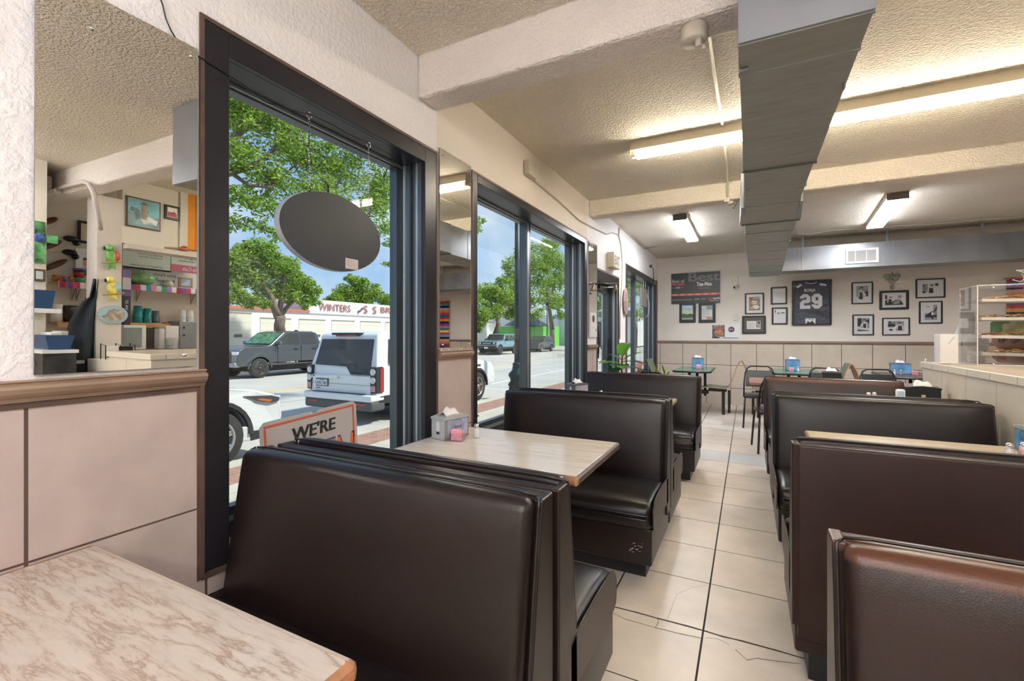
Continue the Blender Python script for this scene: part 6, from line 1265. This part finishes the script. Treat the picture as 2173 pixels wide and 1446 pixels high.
# dark crossover farther on
L = 4.6; x0 = -L/2; dp = carpaint('charcoal_car_paint', (.09, .10, .115), .5)
t, ya, sd = vehicle('parked_car', 'dark grey crossover parked beyond the pale blue car', 'car', (-18.3, 42.9+L/2, ZS), R(-90), L, 1.88, 1.66, None, 1.02,
    [(x0+.05, .5), (x0+.02, .95), (x0+.3, 1.2), (x0+.7, 1.58), (x0+1.1, 1.66), (x0+2.3, 1.66), (x0+3.2, 1.1), (x0+4.3, .95), (x0+4.55, .75), (x0+4.5, .35), (x0+.3, .38)],
    [[(x0+.55, 1.1), (x0+.85, 1.52), (x0+1.35, 1.57), (x0+1.35, 1.08)], [(x0+1.42, 1.08), (x0+1.42, 1.57), (x0+2.3, 1.55), (x0+3.0, 1.08)]], [x0+.9, x0+3.7], .35, .42, dp, None, None, 5)
for s in (1, -1): g = G(); g.box(x0+.0, x0+.25, min(s*.7, s*.94), max(s*.7, s*.94), .9, 1.02, pm('lamp_red', (.40, .02, .03), .2)); g.build('tail_light', t)
# ================================================================ KITCHEN SIDE (seen in the big mirror)
KX = 4.25; BX = 5.45
c0, c1 = mw(213, 600, KX).y, mw(258, 600, KX).y
g = G(); g.box(BX+.01, BX+.15, -1.5, 5.6, 0, ZC, M_kitwall); struct(g.build('wall_kitchen'))
g = G(); g.box(KX, KX+.22, c0-.03, c1, 0, 2.67, pm('column_plaster', (.66, .61, .57), .6, bump=(60, .5, .005))); g.box(KX, KX+.12, c1, 3.9, 2.22, ZC, M_kitwall); struct(g.build('wall_column'))
p1 = mw(98, 600, KX+.1).y; g = G(); g.box(KX+.1, BX, -1.0, p1, 0, ZC, M_kitwall); struct(g.build('wall_stub'))
g = G(); g.box(KX-.10, KX+.12, c1+.01, 3.88, 2.16, 2.21, pm('ledge_paint', (.60, .56, .52), .5)); struct(g.build('trim_12'))
def K(u, v, X=BX): return mw(u, v, X)
def kbox(name, label, cat, u0, v0, u1, v1, X, depth, m, r=.008, part='body', grp=None):
    a, b = K(u0, v0, X), K(u1, v1, X); t = thing(name, label, cat, (X, min(a.y, b.y), min(a.z, b.z)), 0, grp); W_, H = abs(a.y-b.y), abs(a.z-b.z)
    g = G(); g.rbox(0, depth, 0, W_, 0, H, r, m, (1, 1, 1)); g.build(part, t); return t, W_, H
# shelves
zU = K(330, 614).z; zL = K(340, 690).z
shelf = pm('orange_pine', (.55, .30, .13), .5, var=(6, .2, (6, 1, 1)))
def wshelf(label, y0, y1, z, m, scal=False):
    t = thing('wall_shelf', label, 'shelf', (BX, y0, z)); g = G(); g.box(-.24, 0, 0, y1-y0, 0, .022, m); g.build('shelf_board', t)
    if scal:
        g = G(); n = int((y1-y0)/.07); pr = [(0, .0)]
        for i in range(n): 
            for k in range(4): pr.append(((i+k/4)*(y1-y0)/n, -.028-.014*math.sin(k*math.pi/4)))
        pr += [(y1-y0, -.03), (y1-y0, 0)]; g.ext([(-.245, a, b) for a, b in pr], (.012, 0, 0), m); g.build('scalloped_edge', t)
    for y in (.2, (y1-y0)*.6):
        g = G(); g.tube([(-.18, y, 0), (-.08, y, -.06), (-.01, y, -.16)], .006, col(.3, .28, .26), 6); g.tube([(-.01, y, 0), (-.01, y, -.18)], .008, col(.5, .48, .45), 6); g.build('bracket', t)
    return t
ya_, yb_ = K(250, 600).y, K(415, 600).y+.5; yl0, yl1 = K(103, 600).y, K(203, 600).y
wshelf('upper kitchen shelf on the right, dressed with a striped runner', ya_, yb_, zU, shelf)
wshelf('lower scalloped pine shelf on the right holding cup stacks', ya_, yb_, zL, shelf, True)
zU2 = K(150, 606).z; zL2 = K(145, 688).z
wshelf('upper kitchen shelf on the left with a striped runner', yl0, yl1-.02, zU2, shelf)
wshelf('lower scalloped pine shelf on the left', yl0, K(186, 600).y, zL2, shelf, True)
rc = [(.62, .08, .16), (.85, .75, .75), (.06, .28, .35), (.80, .30, .40), (.85, .85, .82), (.10, .40, .22), (.45, .25, .60), (.9, .88, .85), (.50, .05, .10), (.25, .12, .35)]
for lab, y0, y1, z in (('striped cloth runner along the upper right shelf', ya_, yb_, zU), ('striped cloth runner along the upper left shelf', yl0, yl1-.02, zU2)):
    g = G(); n = 40; X = BX-.25; vs = []
    for i in range(n+1):
        y = y0+(y1-y0)*i/n; w_ = .008*math.sin(i*.9); vs += [(BX-.02, y, z+.026), (X, y, z+.027), (X-.010, y, z+.02), (X-.012+w_, y, z-.045-.004*math.sin(i*1.7))]
    g.add(vs, [(i*4+j, i*4+j+1, i*4+j+5, i*4+j+4) for i in range(n) for j in range(3)], streak_mat('runner_'+str(int(y0*10)), rc, 'y', 1.7, .8), True)
    tag(g.build('shelf_runner'), lab, 'runner')
# things on the upper right shelf
def spot(u, z, X=BX-.13): q = K(u, 600, X); return (X, q.y, z)
zs = zU+.029
t = thing('teapot', 'green ceramic teapot on the upper right shelf', 'teapot', spot(300, zs)); gm = pm('green_glaze', (.22, .45, .18), .2, var=(12, .4)); g = G(); g.lathe([(.07, 0), (.12, .03), (.15, .07), (.13, .12), (.08, .14), (.03, .15), (.0, .152)], (0, 0, 0), gm, 24); g.build('pot_body', t)
g = G(); g.lathe([(.03, .15), (.012, .16), (.02, .18), (0, .19)], (0, 0, 0), gm, 14); g.build('lid', t); g = G(); g.tube([(0, -.13, .10), (0, -.20, .12), (0, -.20, .05), (0, -.14, .04)], .012, gm, 8); g.build('handle', t); g = G(); g.tube([(0, .13, .06), (0, .17, .10), (0, .20, .13)], .016, gm, 8, r1=.01); g.build('spout', t)
t = thing('restaurant_sign', 'white restaurant name sign standing behind the green teapot', 'sign', (BX-.02, K(303, 600).y, zs)); wsg, hsg = K(385, 600).y-K(303, 600).y, .26; g = G(); g.box(-.01, 0, 0, wsg, 0, hsg, M_paper); g.build('sign_board', t)
g = G(); tk = col(.12, .2, .12); g.text('Jesus Family', (-.0112, wsg*.83, hsg*.52), (0, -1, 0), (0, 0, 1), wsg*.62, hsg*.2, tk); g.text('Restaurant', (-.0112, wsg*.78, hsg*.26), (0, -1, 0), (0, 0, 1), wsg*.48, hsg*.17, tk); g.text('(BBQ)', (-.0112, wsg*.6, hsg*.10), (0, -1, 0), (0, 0, 1), wsg*.2, hsg*.1, tk); g.build('sign_lettering', t, merge=False)
t = thing('figurine', 'small brown and red figurine at the left end of the upper right shelf', 'figurine', spot(256, zs)); g = G(); g.lathe([(.05, 0), (.055, .03), (.04, .09), (.025, .13), (.03, .15), (0, .16)], (0, 0, 0), pm('figurine_robe', (.35, .08, .05), .4, var=(20, .4)), 14); g.build('robe', t); g = G(); g.ball((0, 0, .185), .028, pm('skin_paint', (.6, .36, .22), .5), 8); g.build('head', t)
t = thing('small_pot', 'small cream pot on the upper right shelf beside the framed picture', 'pot', spot(356, zs)); g = G(); g.lathe([(.05, 0), (.075, .03), (.06, .06), (.045, .07), (.05, .08)], (0, 0, 0), pm('cream_glaze', (.6, .58, .42), .3), 18); g.build('pot_body', t)
t, W_, H = kbox('picture_frame', 'small wooden picture frame leaning at the right end of the upper right shelf', 'frame', 379, 588, 409, 612, BX-.16, .02, pm('gilt_wood', (.40, .30, .18), .4), .004, 'frame'); g = G(); g.box(-.003, 0, .03, W_-.03, .025, H-.025, pm('pale_blue_print', (.45, .55, .65), .4, var=(14, .4))); g.build('print', t)
# lower right shelf
zs = zL+.024
def cups(name, label, u, n, m, r, h, grp):
    t = thing(name, label, 'cups', spot(u, zs), 0, grp); hh = h
    for k in range(n):
        g = G(); z = k*.022; g.lathe([(r, z), (r*.97, z+.008), (r*.74, z+hh), (0, z+hh)], (0, 0, 0), m, 18); g.build('cup', t)
mt = pm('teal_plastic', (.01, .22, .22), .3); 
cups('cup_stack', 'taller stack of teal tumblers on the lower right shelf', 293, 4, mt, .055, .15, None); cups('cup_stack', 'shorter stack of teal tumblers on the lower right shelf', 313, 3, mt, .055, .145, None)
cups('cup_stack', 'dark grey tumbler stack beside the teal ones', 331, 2, pm('grey_plastic_cup', (.10, .13, .15), .35), .048, .14, None)
mf = pm('foam_white', (.80, .80, .79), .6); cups('cup_stack', 'left stack of white foam cups on the lower right shelf', 388, 5, mf, .045, .10, None); cups('cup_stack', 'right stack of white foam cups on the lower right shelf', 404, 5, mf, .045, .10, None)
# menu board
a, b = K(258, 512, BX-.1), K(359, 571, BX-.1); zt = 2.40; zb = K(310, 570, BX-.1).z
t = thing('menu_board', 'pale green letter menu board hanging above the kitchen shelves', 'menu board', (BX-.1, a.y, zb)); Wm, Hm = b.y-a.y, zt-zb; g = G(); g.box(-.03, 0, 0, Wm, 0, Hm, pm('menu_green', (.60, .68, .58), .4)); g.build('board', t); g = G(); g.box(-.034, 0, 0, Wm, -.02, 0, M_black); g.build('board_edge', t)
g = G(); mk_ = col(.10, .10, .10)
for s, y, z, w_, h_ in (('FRIED FISH', .62, .88, .30, .05), ('SALAD', .18, .66, .14, .05), ('MASHED POTATOES', .18, .55, .52, .05), ('VEGGIE OF THE DAY', .18, .44, .52, .05), ('WE APPRECIATE YOUR BUSINESS', .17, .06, .68, .06)): g.text(s, (-.0312, Wm*(1-y) if y > .5 else Wm*(1-y), Hm*z), (0, -1, 0), (0, 0, 1), Wm*w_, Hm*h_, mk_)
g.build('menu_lettering', t, merge=False)
a2, b2 = K(361, 530, BX-.1), K(430, 575, BX-.1); t = thing('menu_board', 'menu board with a pink soft drink panel, right of the green one', 'menu board', (BX-.1, a2.y, zb)); W2 = b2.y-a2.y; g = G(); g.box(-.03, 0, 0, W2, 0, Hm, pm('menu_green', (.60, .68, .58), .4)); g.build('board', t)
g = G(); g.box(-.032, -.03, 0, W2, 0, Hm*.32, pm('menu_pink', (.62, .16, .22), .4)); g.build('pink_panel', t); g = G(); g.text('Coca-Cola', (-.0335, W2*.95, Hm*.07), (0, -1, 0), (0, 0, 1), W2*.62, Hm*.18, WH); g.build('drink_lettering', t, merge=False)
g = G(); g.text('WELCOME TO', (-.0312, W2*.9, Hm*.58), (0, -1, 0), (0, 0, 1), W2*.5, Hm*.06, mk_); g.text('FAMILY RESTAURANT', (-.0312, W2*.95, Hm*.46), (0, -1, 0), (0, 0, 1), W2*.75, Hm*.07, mk_); g.poly([(-.0312, W2*(.5+a), Hm*(.84+b)) for a, b in ell(0, 0, .3, .08)], pm('menu_food', (.45, .30, .40), .4, var=(9, .6))); g.build('menu_lettering', t, merge=False)
# appliances on the back counter
zc_ = K(300, 742, BX-.35).z; cb0, cb1 = K(215, 700).y, 4.9
t = thing('work_counter', 'cream work counter under the kitchen shelves', 'counter', (BX-.55, cb0, 0)); g = G(); g.box(0, .55, 0, cb1-cb0, 0, zc_-.04, pm('cream_cabinet', (.62, .58, .50), .5)); g.build('cabinet', t); g = G(); g.box(-.02, .55, 0, cb1-cb0, zc_-.04, zc_, pm('grey_laminate', (.42, .38, .34), .4)); g.build('counter_top', t)
def kon(name, label, cat, u0, u1, h, m, X=BX-.42, d=.3, part='body', r=.01):
    y0, y1 = K(u0, 700, X).y, K(u1, 700, X).y; t = thing(name, label, cat, (X, y0, zc_+.001)); g = G(); g.rbox(0, d, 0, y1-y0, 0, h, r, m, (1, 1, 1)); g.build(part, t); return t, y1-y0
t, W_ = kon('microwave_oven', 'white framed microwave with grey door on the work counter', 'microwave', 262, 311, .30, M_white); g = G(); g.box(-.006, 0, .0, W_-.05, .03, .27, pm('microwave_door', (.30, .34, .34), .2, var=(4, .2))); g.build('door', t)
t, W_ = kon('food_carton', 'white carton standing on the work counter', 'carton', 352, 380, .30, M_paper, d=.18); g = G(); g.box(-.002, 0, .02, .05, .03, .05, col(.5, .45, .6)); g.build('printed_mark', t)
t, W_ = kon('metal_box', 'grey metal machine at the right end of the work counter', 'machine', 381, 425, .36, pm('grey_machine', (.30, .31, .32), .4, .3)); g = G(); g.ball((-.01, .05, .28), .012, M_black, 6); g.build('knob', t); g = G(); g.ball((-.01, .05, .18), .012, M_black, 6); g.build('knob', t)
t = thing('plastic_tub', 'clear plastic tub in front of the white carton', 'tub', (BX-.50, K(366, 700, BX-.5).y, zc_+.001)); g = G(); g.lathe([(.06, 0), (.075, .14), (.08, .145), (.07, .14), (.056, .005)], (0, 0, 0), M_acrylic, 18); g.build('tub_body', t, merge=False)
t, W_ = kon('plastic_bag', 'white paper bag left of the carton on the work counter', 'bag', 338, 350, .26, pm('bag_white', (.72, .70, .72), .6), d=.12, part='bag_body')
t, W_ = kon('carry_bag', 'red and black carry bag behind the white carton', 'bag', 352, 369, .34, pm('black_cloth', (.04, .03, .04), .7), X=BX-.2, d=.12, part='bag_body'); g = G(); g.rbox(-.01, 0, 0, W_*.6, .28, .34, .004, pm('red_cloth', (.5, .05, .04), .7), (1, 1, 1)); g.build('red_flap', t)
# poster roll, parrots and plate on the column
t, W_, H = kbox('narrow_banner', 'narrow purple and black printed banner hanging beside the column', 'banner', 260, 568, 277, 690, KX+.16, .012, pm('banner_black', (.03, .03, .05), .5), .003, 'banner_cloth')
g = G(); g.box(-.002, 0, 0, W_, H*.83, H*.97, pm('banner_purple', (.14, .10, .30), .5)); g.box(-.002, 0, 0, W_, H*.62, H*.83, pm('banner_grey', (.50, .48, .56), .5)); g.box(-.002, 0, 0, W_, H*.51, H*.60, pm('banner_purple', (.14, .10, .30), .5)); g.build('printed_band', t)
g = G(); g.text('7UP', (-.0015, W_*.3, H*.42), (0, 0, -1), (0, -1, 0), H*.16, W_*.4, WH) if False else g.text('VA 27', (-.002, W_*.35, H*.26), (0, 0, 1), (0, 1, 0), H*.18, W_*.35, WH); g.build('banner_lettering', t, merge=False)
def parrot(label, u, v, bodyc, headc, wingc):
    q = K(u, v, KX-.03); t = thing('ceramic_parrot', label, 'wall ornament', q, 0, None); mb, mh, mw_ = (pm('parrot_%d' % int(sum(c)*1000), c, .25, var=(22, .4)) for c in (bodyc, headc, wingc))
    g = G(); g.ball((0, 0, 0), .055, mb, 8, (.5, .9, 1.3)); g.build('bird_body', t); g = G(); g.ball((0, -.02, .085), .036, mh, 8, (.7, 1, 1)); g.build('head', t); g = G(); g.ball((0, -.058, .075), .014, M_black, 6, (.7, .9, 1.4)); g.build('beak', t)
    g = G(); g.ball((-.005, .035, .01), .045, mw_, 8, (.5, .8, 1.2)); g.build('wing', t); g = G(); g.ext([(-.01, a, b) for a, b in ((-.03, -.05), (.03, -.05), (.035, -.13), (.01, -.10), (-.03, -.14))], (.015, 0, 0), mb); g.build('tail', t); g = G(); g.cyl((-.02, -.09, -.075), (-.02, .09, -.045), .008, pm('perch', (.45, .25, .06), .4), 8); g.build('perch', t); return t
parrot('green ceramic parrot, upper of the two on the column', 237, 545, (.18, .45, .10), (.15, .45, .12), (.60, .10, .08)); parrot('yellow ceramic parrot, lower of the two on the column', 239, 612, (.70, .65, .15), (.75, .65, .12), (.35, .60, .75))
q = K(241, 668, KX-.02); t = thing('decorative_plate', 'oval painted stone scene plate on the column below the parrots', 'plate', q); g = G(); g.ext([(0, a, b) for a, b in ell(0, 0, .125, .095, 30)], (.015, 0, 0), pm('plate_blue_rim', (.40, .55, .62), .3)); g.build('plate_body', t)
g = G(); g.ext([(-.006, a, b) for a, b in [(-.10, -.02), (-.06, .0), (-.04, .045), (-.01, .05), (.0, .06), (.03, .05), (.06, .05), (.09, .01), (.09, -.03), (.03, -.07), (-.04, -.07)]], (.008, 0, 0), pm('plate_rocks', (.42, .36, .28), .6, var=(25, .5))); g.build('painted_scene', t)
# pictures on the header wall
t, W_, H = kbox('framed_painting', 'brown framed painting of a rider on a horse on the kitchen header wall', 'painting', 268, 414, 341, 492, KX-.02, .02, pm('brown_frame', (.10, .07, .05), .4), .003, 'frame')
def kp(pts, X, m, g): g.poly([(X, (1-a)*(W_-.03)+.015, b*(H-.03)+.015) for a, b in pts], m)
g = G(); kp(sq(0, 0, 1, 1), -.002, pm('painting_sky', (.16, .42, .52), .4, var=(4, .35)), g); kp([(0, 0), (0, .45), (.3, .38), (1, .5), (1, 0)], -.0025, pm('painting_ground', (.20, .33, .36), .4, var=(8, .4)), g); kp([(.1, .12), (.05, .3), (.35, .42), (.6, .3), (.5, .1), (.3, .2)], -.003, pm('painting_white_horse', (.62, .66, .66), .4, var=(14, .2)), g); kp([(.42, .28), (.36, .6), (.44, .82), (.56, .85), (.6, .6), (.62, .3)], -.0035, pm('painting_rider', (.30, .27, .20), .4, var=(18, .4)), g); kp([(.6, .35), (.65, .62), (.9, .7), (.95, .55), (.8, .5), (.75, .2)], -.0035, pm('painting_dark_horse', (.10, .20, .22), .4, var=(12, .4)), g); kp([(.35, .82), (.5, .95), (.65, .82)], -.004, col(.15, .12, .1), g); g.build('painting', t, merge=False)
t, W_, H = kbox('framed_photo', 'small black framed group photo right of the rider painting', 'photo', 350, 433, 381, 470, KX-.02, .02, M_blackfrm, .003, 'frame'); g = G(); kp(sq(.08, .08, .92, .92), -.002, WN, g); kp([(.1, .1), (.15, .5), (.4, .6), (.6, .5), (.9, .55), (.9, .1)], -.0025, pm('group_red', (.35, .08, .08), .5, var=(40, .9)), g); g.build('picture', t, merge=False)
t, W_, H = kbox('serape_blanket', 'orange and black blanket hanging at the right end of the header wall', 'blanket', 384, 398, 440, 536, KX-.03, .02, streak_mat('dark_serape', [(.70, .68, .62), (.75, .30, .04), (.55, .20, .03), (.03, .03, .04), (.05, .05, .07), (.03, .03, .04)], 'y', 2.2, .85), .004, 'cloth')
q = K(392, 515, KX-.06); t = thing('maraca', 'painted maraca lying on the header ledge', 'maraca', (KX-.05, q.y, 2.21+.036)); g = G(); g.ball((0, 0, 0), .035, pm('maraca_paint', (.45, .12, .05), .3, var=(30, .6)), 8, (1, 1.3, 1)); g.build('shaker_head', t); g = G(); g.cyl((0, -.04, 0), (0, -.20, -.02), .010, M_ply, 8); g.build('handle', t)
# left bay
t = thing('wall_cross', 'green and blue painted cross on the left kitchen wall', 'cross', K(84, 513, KX+.07)); mc_ = pm('cross_paint', (.10, .30, .12), .4, var=(14, .8)); g = G(); g.box(0, .02, -.04, .04, -.20, .19, mc_); g.box(0, .02, -.13, .13, .0, .075, mc_); g.ball((0, 0, .035), .045, pm('cross_blue', (.06, .12, .35), .3, var=(30, .6)), 8, (.4, 1, 1)); g.build('cross_body', t)
def onwall(name, label, cat, u, v, X=BX): return thing(name, label, cat, K(u, v, X))
t, W_, H = kbox('framed_picture', 'pale framed picture on the left kitchen wall under the cross', 'frame', 70, 570, 97, 598, KX+.08, .02, M_tmold, .003, 'frame'); g = G(); g.box(-.002, 0, .02, W_-.02, .02, H-.02, pm('pale_print', (.50, .60, .62), .4)); g.build('print', t)
for k, (u, v, lab) in enumerate(((105, 469, 'top'), (109, 520, 'middle'), (118, 562, 'bottom'))):
    t = onwall('wall_ornament', 'brown carved wooden fish shape, %s of the three on the left kitchen wall' % lab, 'ornament', u, v, BX-.03); g = G(); g.ball((0, 0, 0), .072, pm('dark_carved_wood', (.13, .05, .03), .3, var=(10, .6)), 8, (.25, 1.2+k*.3, .45)); g.build('carving', t); t.rotation_euler = (R(35), 0, 0)
for u, v, lab in ((150, 507, 'upper'), (148, 536, 'lower')):
    t = onwall('wall_ornament', '%s black metal bird ornament on the left kitchen wall' % lab, 'ornament', u, v, BX-.04); g = G(); g.ball((0, 0, 0), .05, M_black, 8, (.6, 1.4, .7)); g.ball((0, .05, -.04), .035, M_black, 8); g.build('bird_body', t)
t, W_, H = kbox('framed_print', 'black framed print high on the left kitchen wall', 'frame', 165, 467, 205, 520, BX-.03, .02, M_blackfrm, .003, 'frame'); g = G(); g.box(-.002, 0, .03, W_-.03, .03, H-.03, pm('cream_print', (.56, .53, .42), .4, var=(6, .15))); g.build('print', t)
t, W_, H = kbox('portrait_photo', 'unframed colour portrait of a man in a dark suit above the left shelf', 'photo', 161, 526, 200, 590, BX-.03, .015, M_paper, .003, 'photo_board')
g = G(); kp([(.15, 0), (.2, .25), (.42, .35), (.6, .3), (.85, .2), (.9, 0)], -.002, pm('suit_grey', (.10, .11, .13), .5), g); kp([(.42, .35), (.5, .1), (.58, .33)], -.0025, WH, g); kp(ell(.5, .5, .14, .17), -.003, pm('portrait_skin', (.62, .40, .30), .5), g); kp([(.36, .55), (.4, .70), (.6, .70), (.64, .55), (.58, .62), (.42, .62)], -.0035, pm('dark_hair', (.04, .03, .03), .5), g); g.build('portrait', t, merge=False)
zs = zU2+.029
for u, r, h, c, lab in ((121, .05, .07, (.55, .20, .05), 'orange glass jar at the left of the upper left shelf'), (137, .04, .06, (.30, .32, .30), 'grey jar between the orange jars on the upper left shelf'), (150, .045, .06, (.60, .22, .05), 'second orange glass jar on the upper left shelf')):
    t = thing('glass_jar', lab, 'jar', spot(u, zs)); g = G(); g.lathe([(r*.8, 0), (r, h*.4), (r*.7, h*.9), (r*.8, h)], (0, 0, 0), pm('jar_%d' % u, c, .15, var=(20, .5)), 16); g.build('jar_body', t)
t = thing('candle_jar', 'red jar with a blue lid over a green base on the upper left shelf', 'jar', spot(167, zs)); g = G(); g.lathe([(.05, 0), (.06, .05), (.04, .06)], (0, 0, 0), pm('jar_green', (.10, .35, .12), .2), 16); g.build('jar_base', t); g = G(); g.lathe([(.045, .06), (.05, .14)], (0, 0, 0), pm('jar_red', (.35, .03, .04), .2), 16); g.build('jar_body', t); g = G(); g.lathe([(.06, .14), (.06, .165), (.0, .17)], (0, 0, 0), pm('jar_blue', (.05, .10, .35), .3), 16); g.build('lid', t)
zs = zL2+.024
t = thing('paper_roll', 'white paper towel roll on the lower left shelf', 'roll', spot(121, zs)); g = G(); g.cyl((0, 0, 0), (0, 0, .20), .05, M_paper, 20); g.build('roll_body', t)
t = thing('black_jar', 'jar wrapped in a black plastic bag on the lower left shelf', 'jar', spot(150, zs)); g = G(); g.lathe([(.065, 0), (.08, .05), (.07, .12), (.078, .17), (.06, .19)], (0, 0, 0), pm('black_plastic_bag', (.03, .022, .022), .25, bump=(25, 1., .02)), 18); g.build('jar_body', t)
t = thing('mug', 'cream mug holding pens on the lower left shelf', 'mug', spot(177, zs)); g = G(); g.lathe([(.045, 0), (.05, .10), (.043, .1), (.04, .01)], (0, 0, 0), pm('cream_mug', (.6, .58, .52), .4), 16); g.build('mug_body', t); g = G(); g.cyl((0, .01, .03), (.01, .03, .16), .008, pm('blue_pen', (.05, .08, .3), .4), 6); g.build('pen', t)
t = thing('glass_bottle', 'brown bottle standing at the right end of the lower left shelf', 'bottle', spot(184, zs, BX-.06)); g = G(); g.lathe([(.04, 0), (.042, .18), (.015, .24), (.015, .29)], (0, 0, 0), pm('brown_bottle', (.20, .11, .05), .15), 16); g.build('bottle_body', t)
# apron hanging from the column side
q0, q1 = K(175, 590, KX+.1), K(213, 790, KX+.1); t = thing('apron', 'dark navy apron hanging beside the column', 'apron', (KX+.02, K(214, 700, KX+.1).y-.01, .75)); ap = pm('navy_cloth', (.025, .035, .05), .8, bump=(12, .6, .02)); top = K(185, 592, KX+.1).z-.75
g = G(); n = 8; rows = [(0, .46), (.35, .42), (.62, .36), (top*.78, .20), (top*.82, .12), (top, .05)]; vs = []
for z, w_ in rows:
    for i in range(n+1): a = i/n; vs.append((.03*math.sin(a*9+z*3), -.05-w_*a*.62, z))
g.add(vs, [(r_*(n+1)+i, r_*(n+1)+i+1, (r_+1)*(n+1)+i+1, (r_+1)*(n+1)+i) for r_ in range(len(rows)-1) for i in range(n)], ap, True); o = g.build('apron_cloth', t); md = o.modifiers.new('solidify', 'SOLIDIFY'); md.thickness = .012
g = G(); g.tube([(0, -.03, top*.8), (0, -.045, top*.95), (0, -.02, top*1.0)], .012, pm('teal_strap', (.10, .40, .42), .6), 6); g.build('strap', t)
# bins, ledge and dark equipment at the left
zb_ = K(115, 741, KX-.1).z; yb0, yb1 = K(66, 740, KX-.1).y, K(143, 740, KX-.1).y
t = thing('prep_table', 'kitchen prep stand with a white top and dark open shelves below', 'stand', (KX-.12, yb0, 0)); g = G(); g.box(-.22, .2, 0, yb1-yb0, zb_-.03, zb_, M_white); g.build('white_top', t)
g = G(); g.box(-.2, .19, .01, yb1-yb0-.01, .2, zb_-.03, pm('dark_equipment', (.045, .042, .042), .35, .3, var=(5, .8))); g.build('equipment_body', t); g = G(); g.box(-.06, .05, 0, yb1-yb0+.1, .98, 1.01, pm('steel_tray', (.30, .31, .32), .3, .7)); g.build('steel_tray', t)
for x in (-.18, .17): 
    for y in (.03, yb1-yb0-.03): g = G(); g.cyl((x, y, 0), (x, y, .25), .02, M_black, 8); g.build('leg', t)
t = thing('blue_bin', 'dark blue plastic bin of papers on the prep stand', 'bin', (KX-.26, K(78, 740, KX-.1).y, zb_+.001)); W_ = K(141, 740, KX-.1).y-K(78, 740, KX-.1).y; g = G(); g.hexa([(0, .03, 0), (.3, .03, 0), (.3, W_-.03, 0), (0, W_-.03, 0), (-.02, 0, .13), (.32, 0, .13), (.32, W_, .13), (-.02, W_, .13)], pm('navy_plastic', (.02, .07, .18), .35)); g.build('bin_body', t)
g = G(); g.rbox(.02, .25, .05, W_*.7, .13, .155, .004, M_paper, (1, 1, 1)); g.rbox(.0, .2, W_*.55, W_*.8, .13, .17, .004, col(.55, .5, .42), (1, 1, 1)); g.build('papers', t)
q = K(78, 640, KX+.06); t = thing('flower_pot', 'dark blue pot on a white bracket on the left kitchen wall', 'pot', (KX-.0, q.y, K(78, 655, KX).z)); g = G(); g.hexa([(-.08, -.06, 0), (.06, -.06, 0), (.06, .06, 0), (-.08, .06, 0), (-.1, -.08, .17), (.08, -.08, .17), (.08, .08, .17), (-.1, .08, .17)], pm('navy_plastic', (.02, .07, .18), .35)); g.build('pot_body', t); g = G(); g.box(-.11, .1, -.10, .12, -.04, 0, M_white); g.build('bracket_shelf', t)
# rack with menus at the column foot, pipes under the near beam
t = thing('menu_rack', 'black wire rack of menus in front of the column', 'rack', (KX-.32, K(222, 760, KX-.3).y, 1.02)); 
g = G()
for y in (0, .12, .24): g.tube([(0, y, 0), (0, y, .13), (.1, y, .15), (.1, y, 0)], .005, M_black, 6)
g.tube([(0, 0, .02), (0, .24, .02)], .005, M_black, 6); g.build('wire_frame', t); g = G(); g.box(.02, .04, .01, .11, .01, .13, M_paper); g.build('menus', t); g = G(); g.box(.02, .06, .13, .23, .01, .12, M_black); g.build('card_holder', t)
t = thing('pass_ledge', 'tan ledge at the foot of the kitchen column', 'ledge', (KX-.45, c0-.1, 0)); g = G(); g.box(0, .44, 0, .62, 0, 1.015, M_ctile); g.build('ledge_body', t)
M_pw = pm('mauve_pipe_paint', (.58, .53, .51), .5)
pipe('pair of painted pipes clamped under the near beam towards the kitchen', [(4.6, 1.995, 2.70), (3.95, 1.99, 2.69), (3.84, 1.99, 2.66), (3.80, 2.01, 2.58), (3.80, 2.04, 2.42), (3.95, 2.12, 2.34), (4.2, 2.22, 2.32)], .020, M_pw, 'conduit', 'pipe')
pipe('long painted pipe under the kitchen end of the near beam', [(4.5, 1.99, 2.67), (7.1, 1.99, 2.66)], .03, M_pw, 'conduit', 'pipe')
t = thing('junction_box', 'mauve junction box on the near beam in the kitchen corner', 'box', (4.75, 1.93, 2.70)); g = G(); g.rbox(-.11, .11, -.07, .07, -.02, .14, .02, M_pw, (1, 1, 1)); g.build('box_body', t); g = G(); g.cyl((0, 0, -.02), (0, 0, -.12), .03, M_pw); g.build('pipe_stub', t)
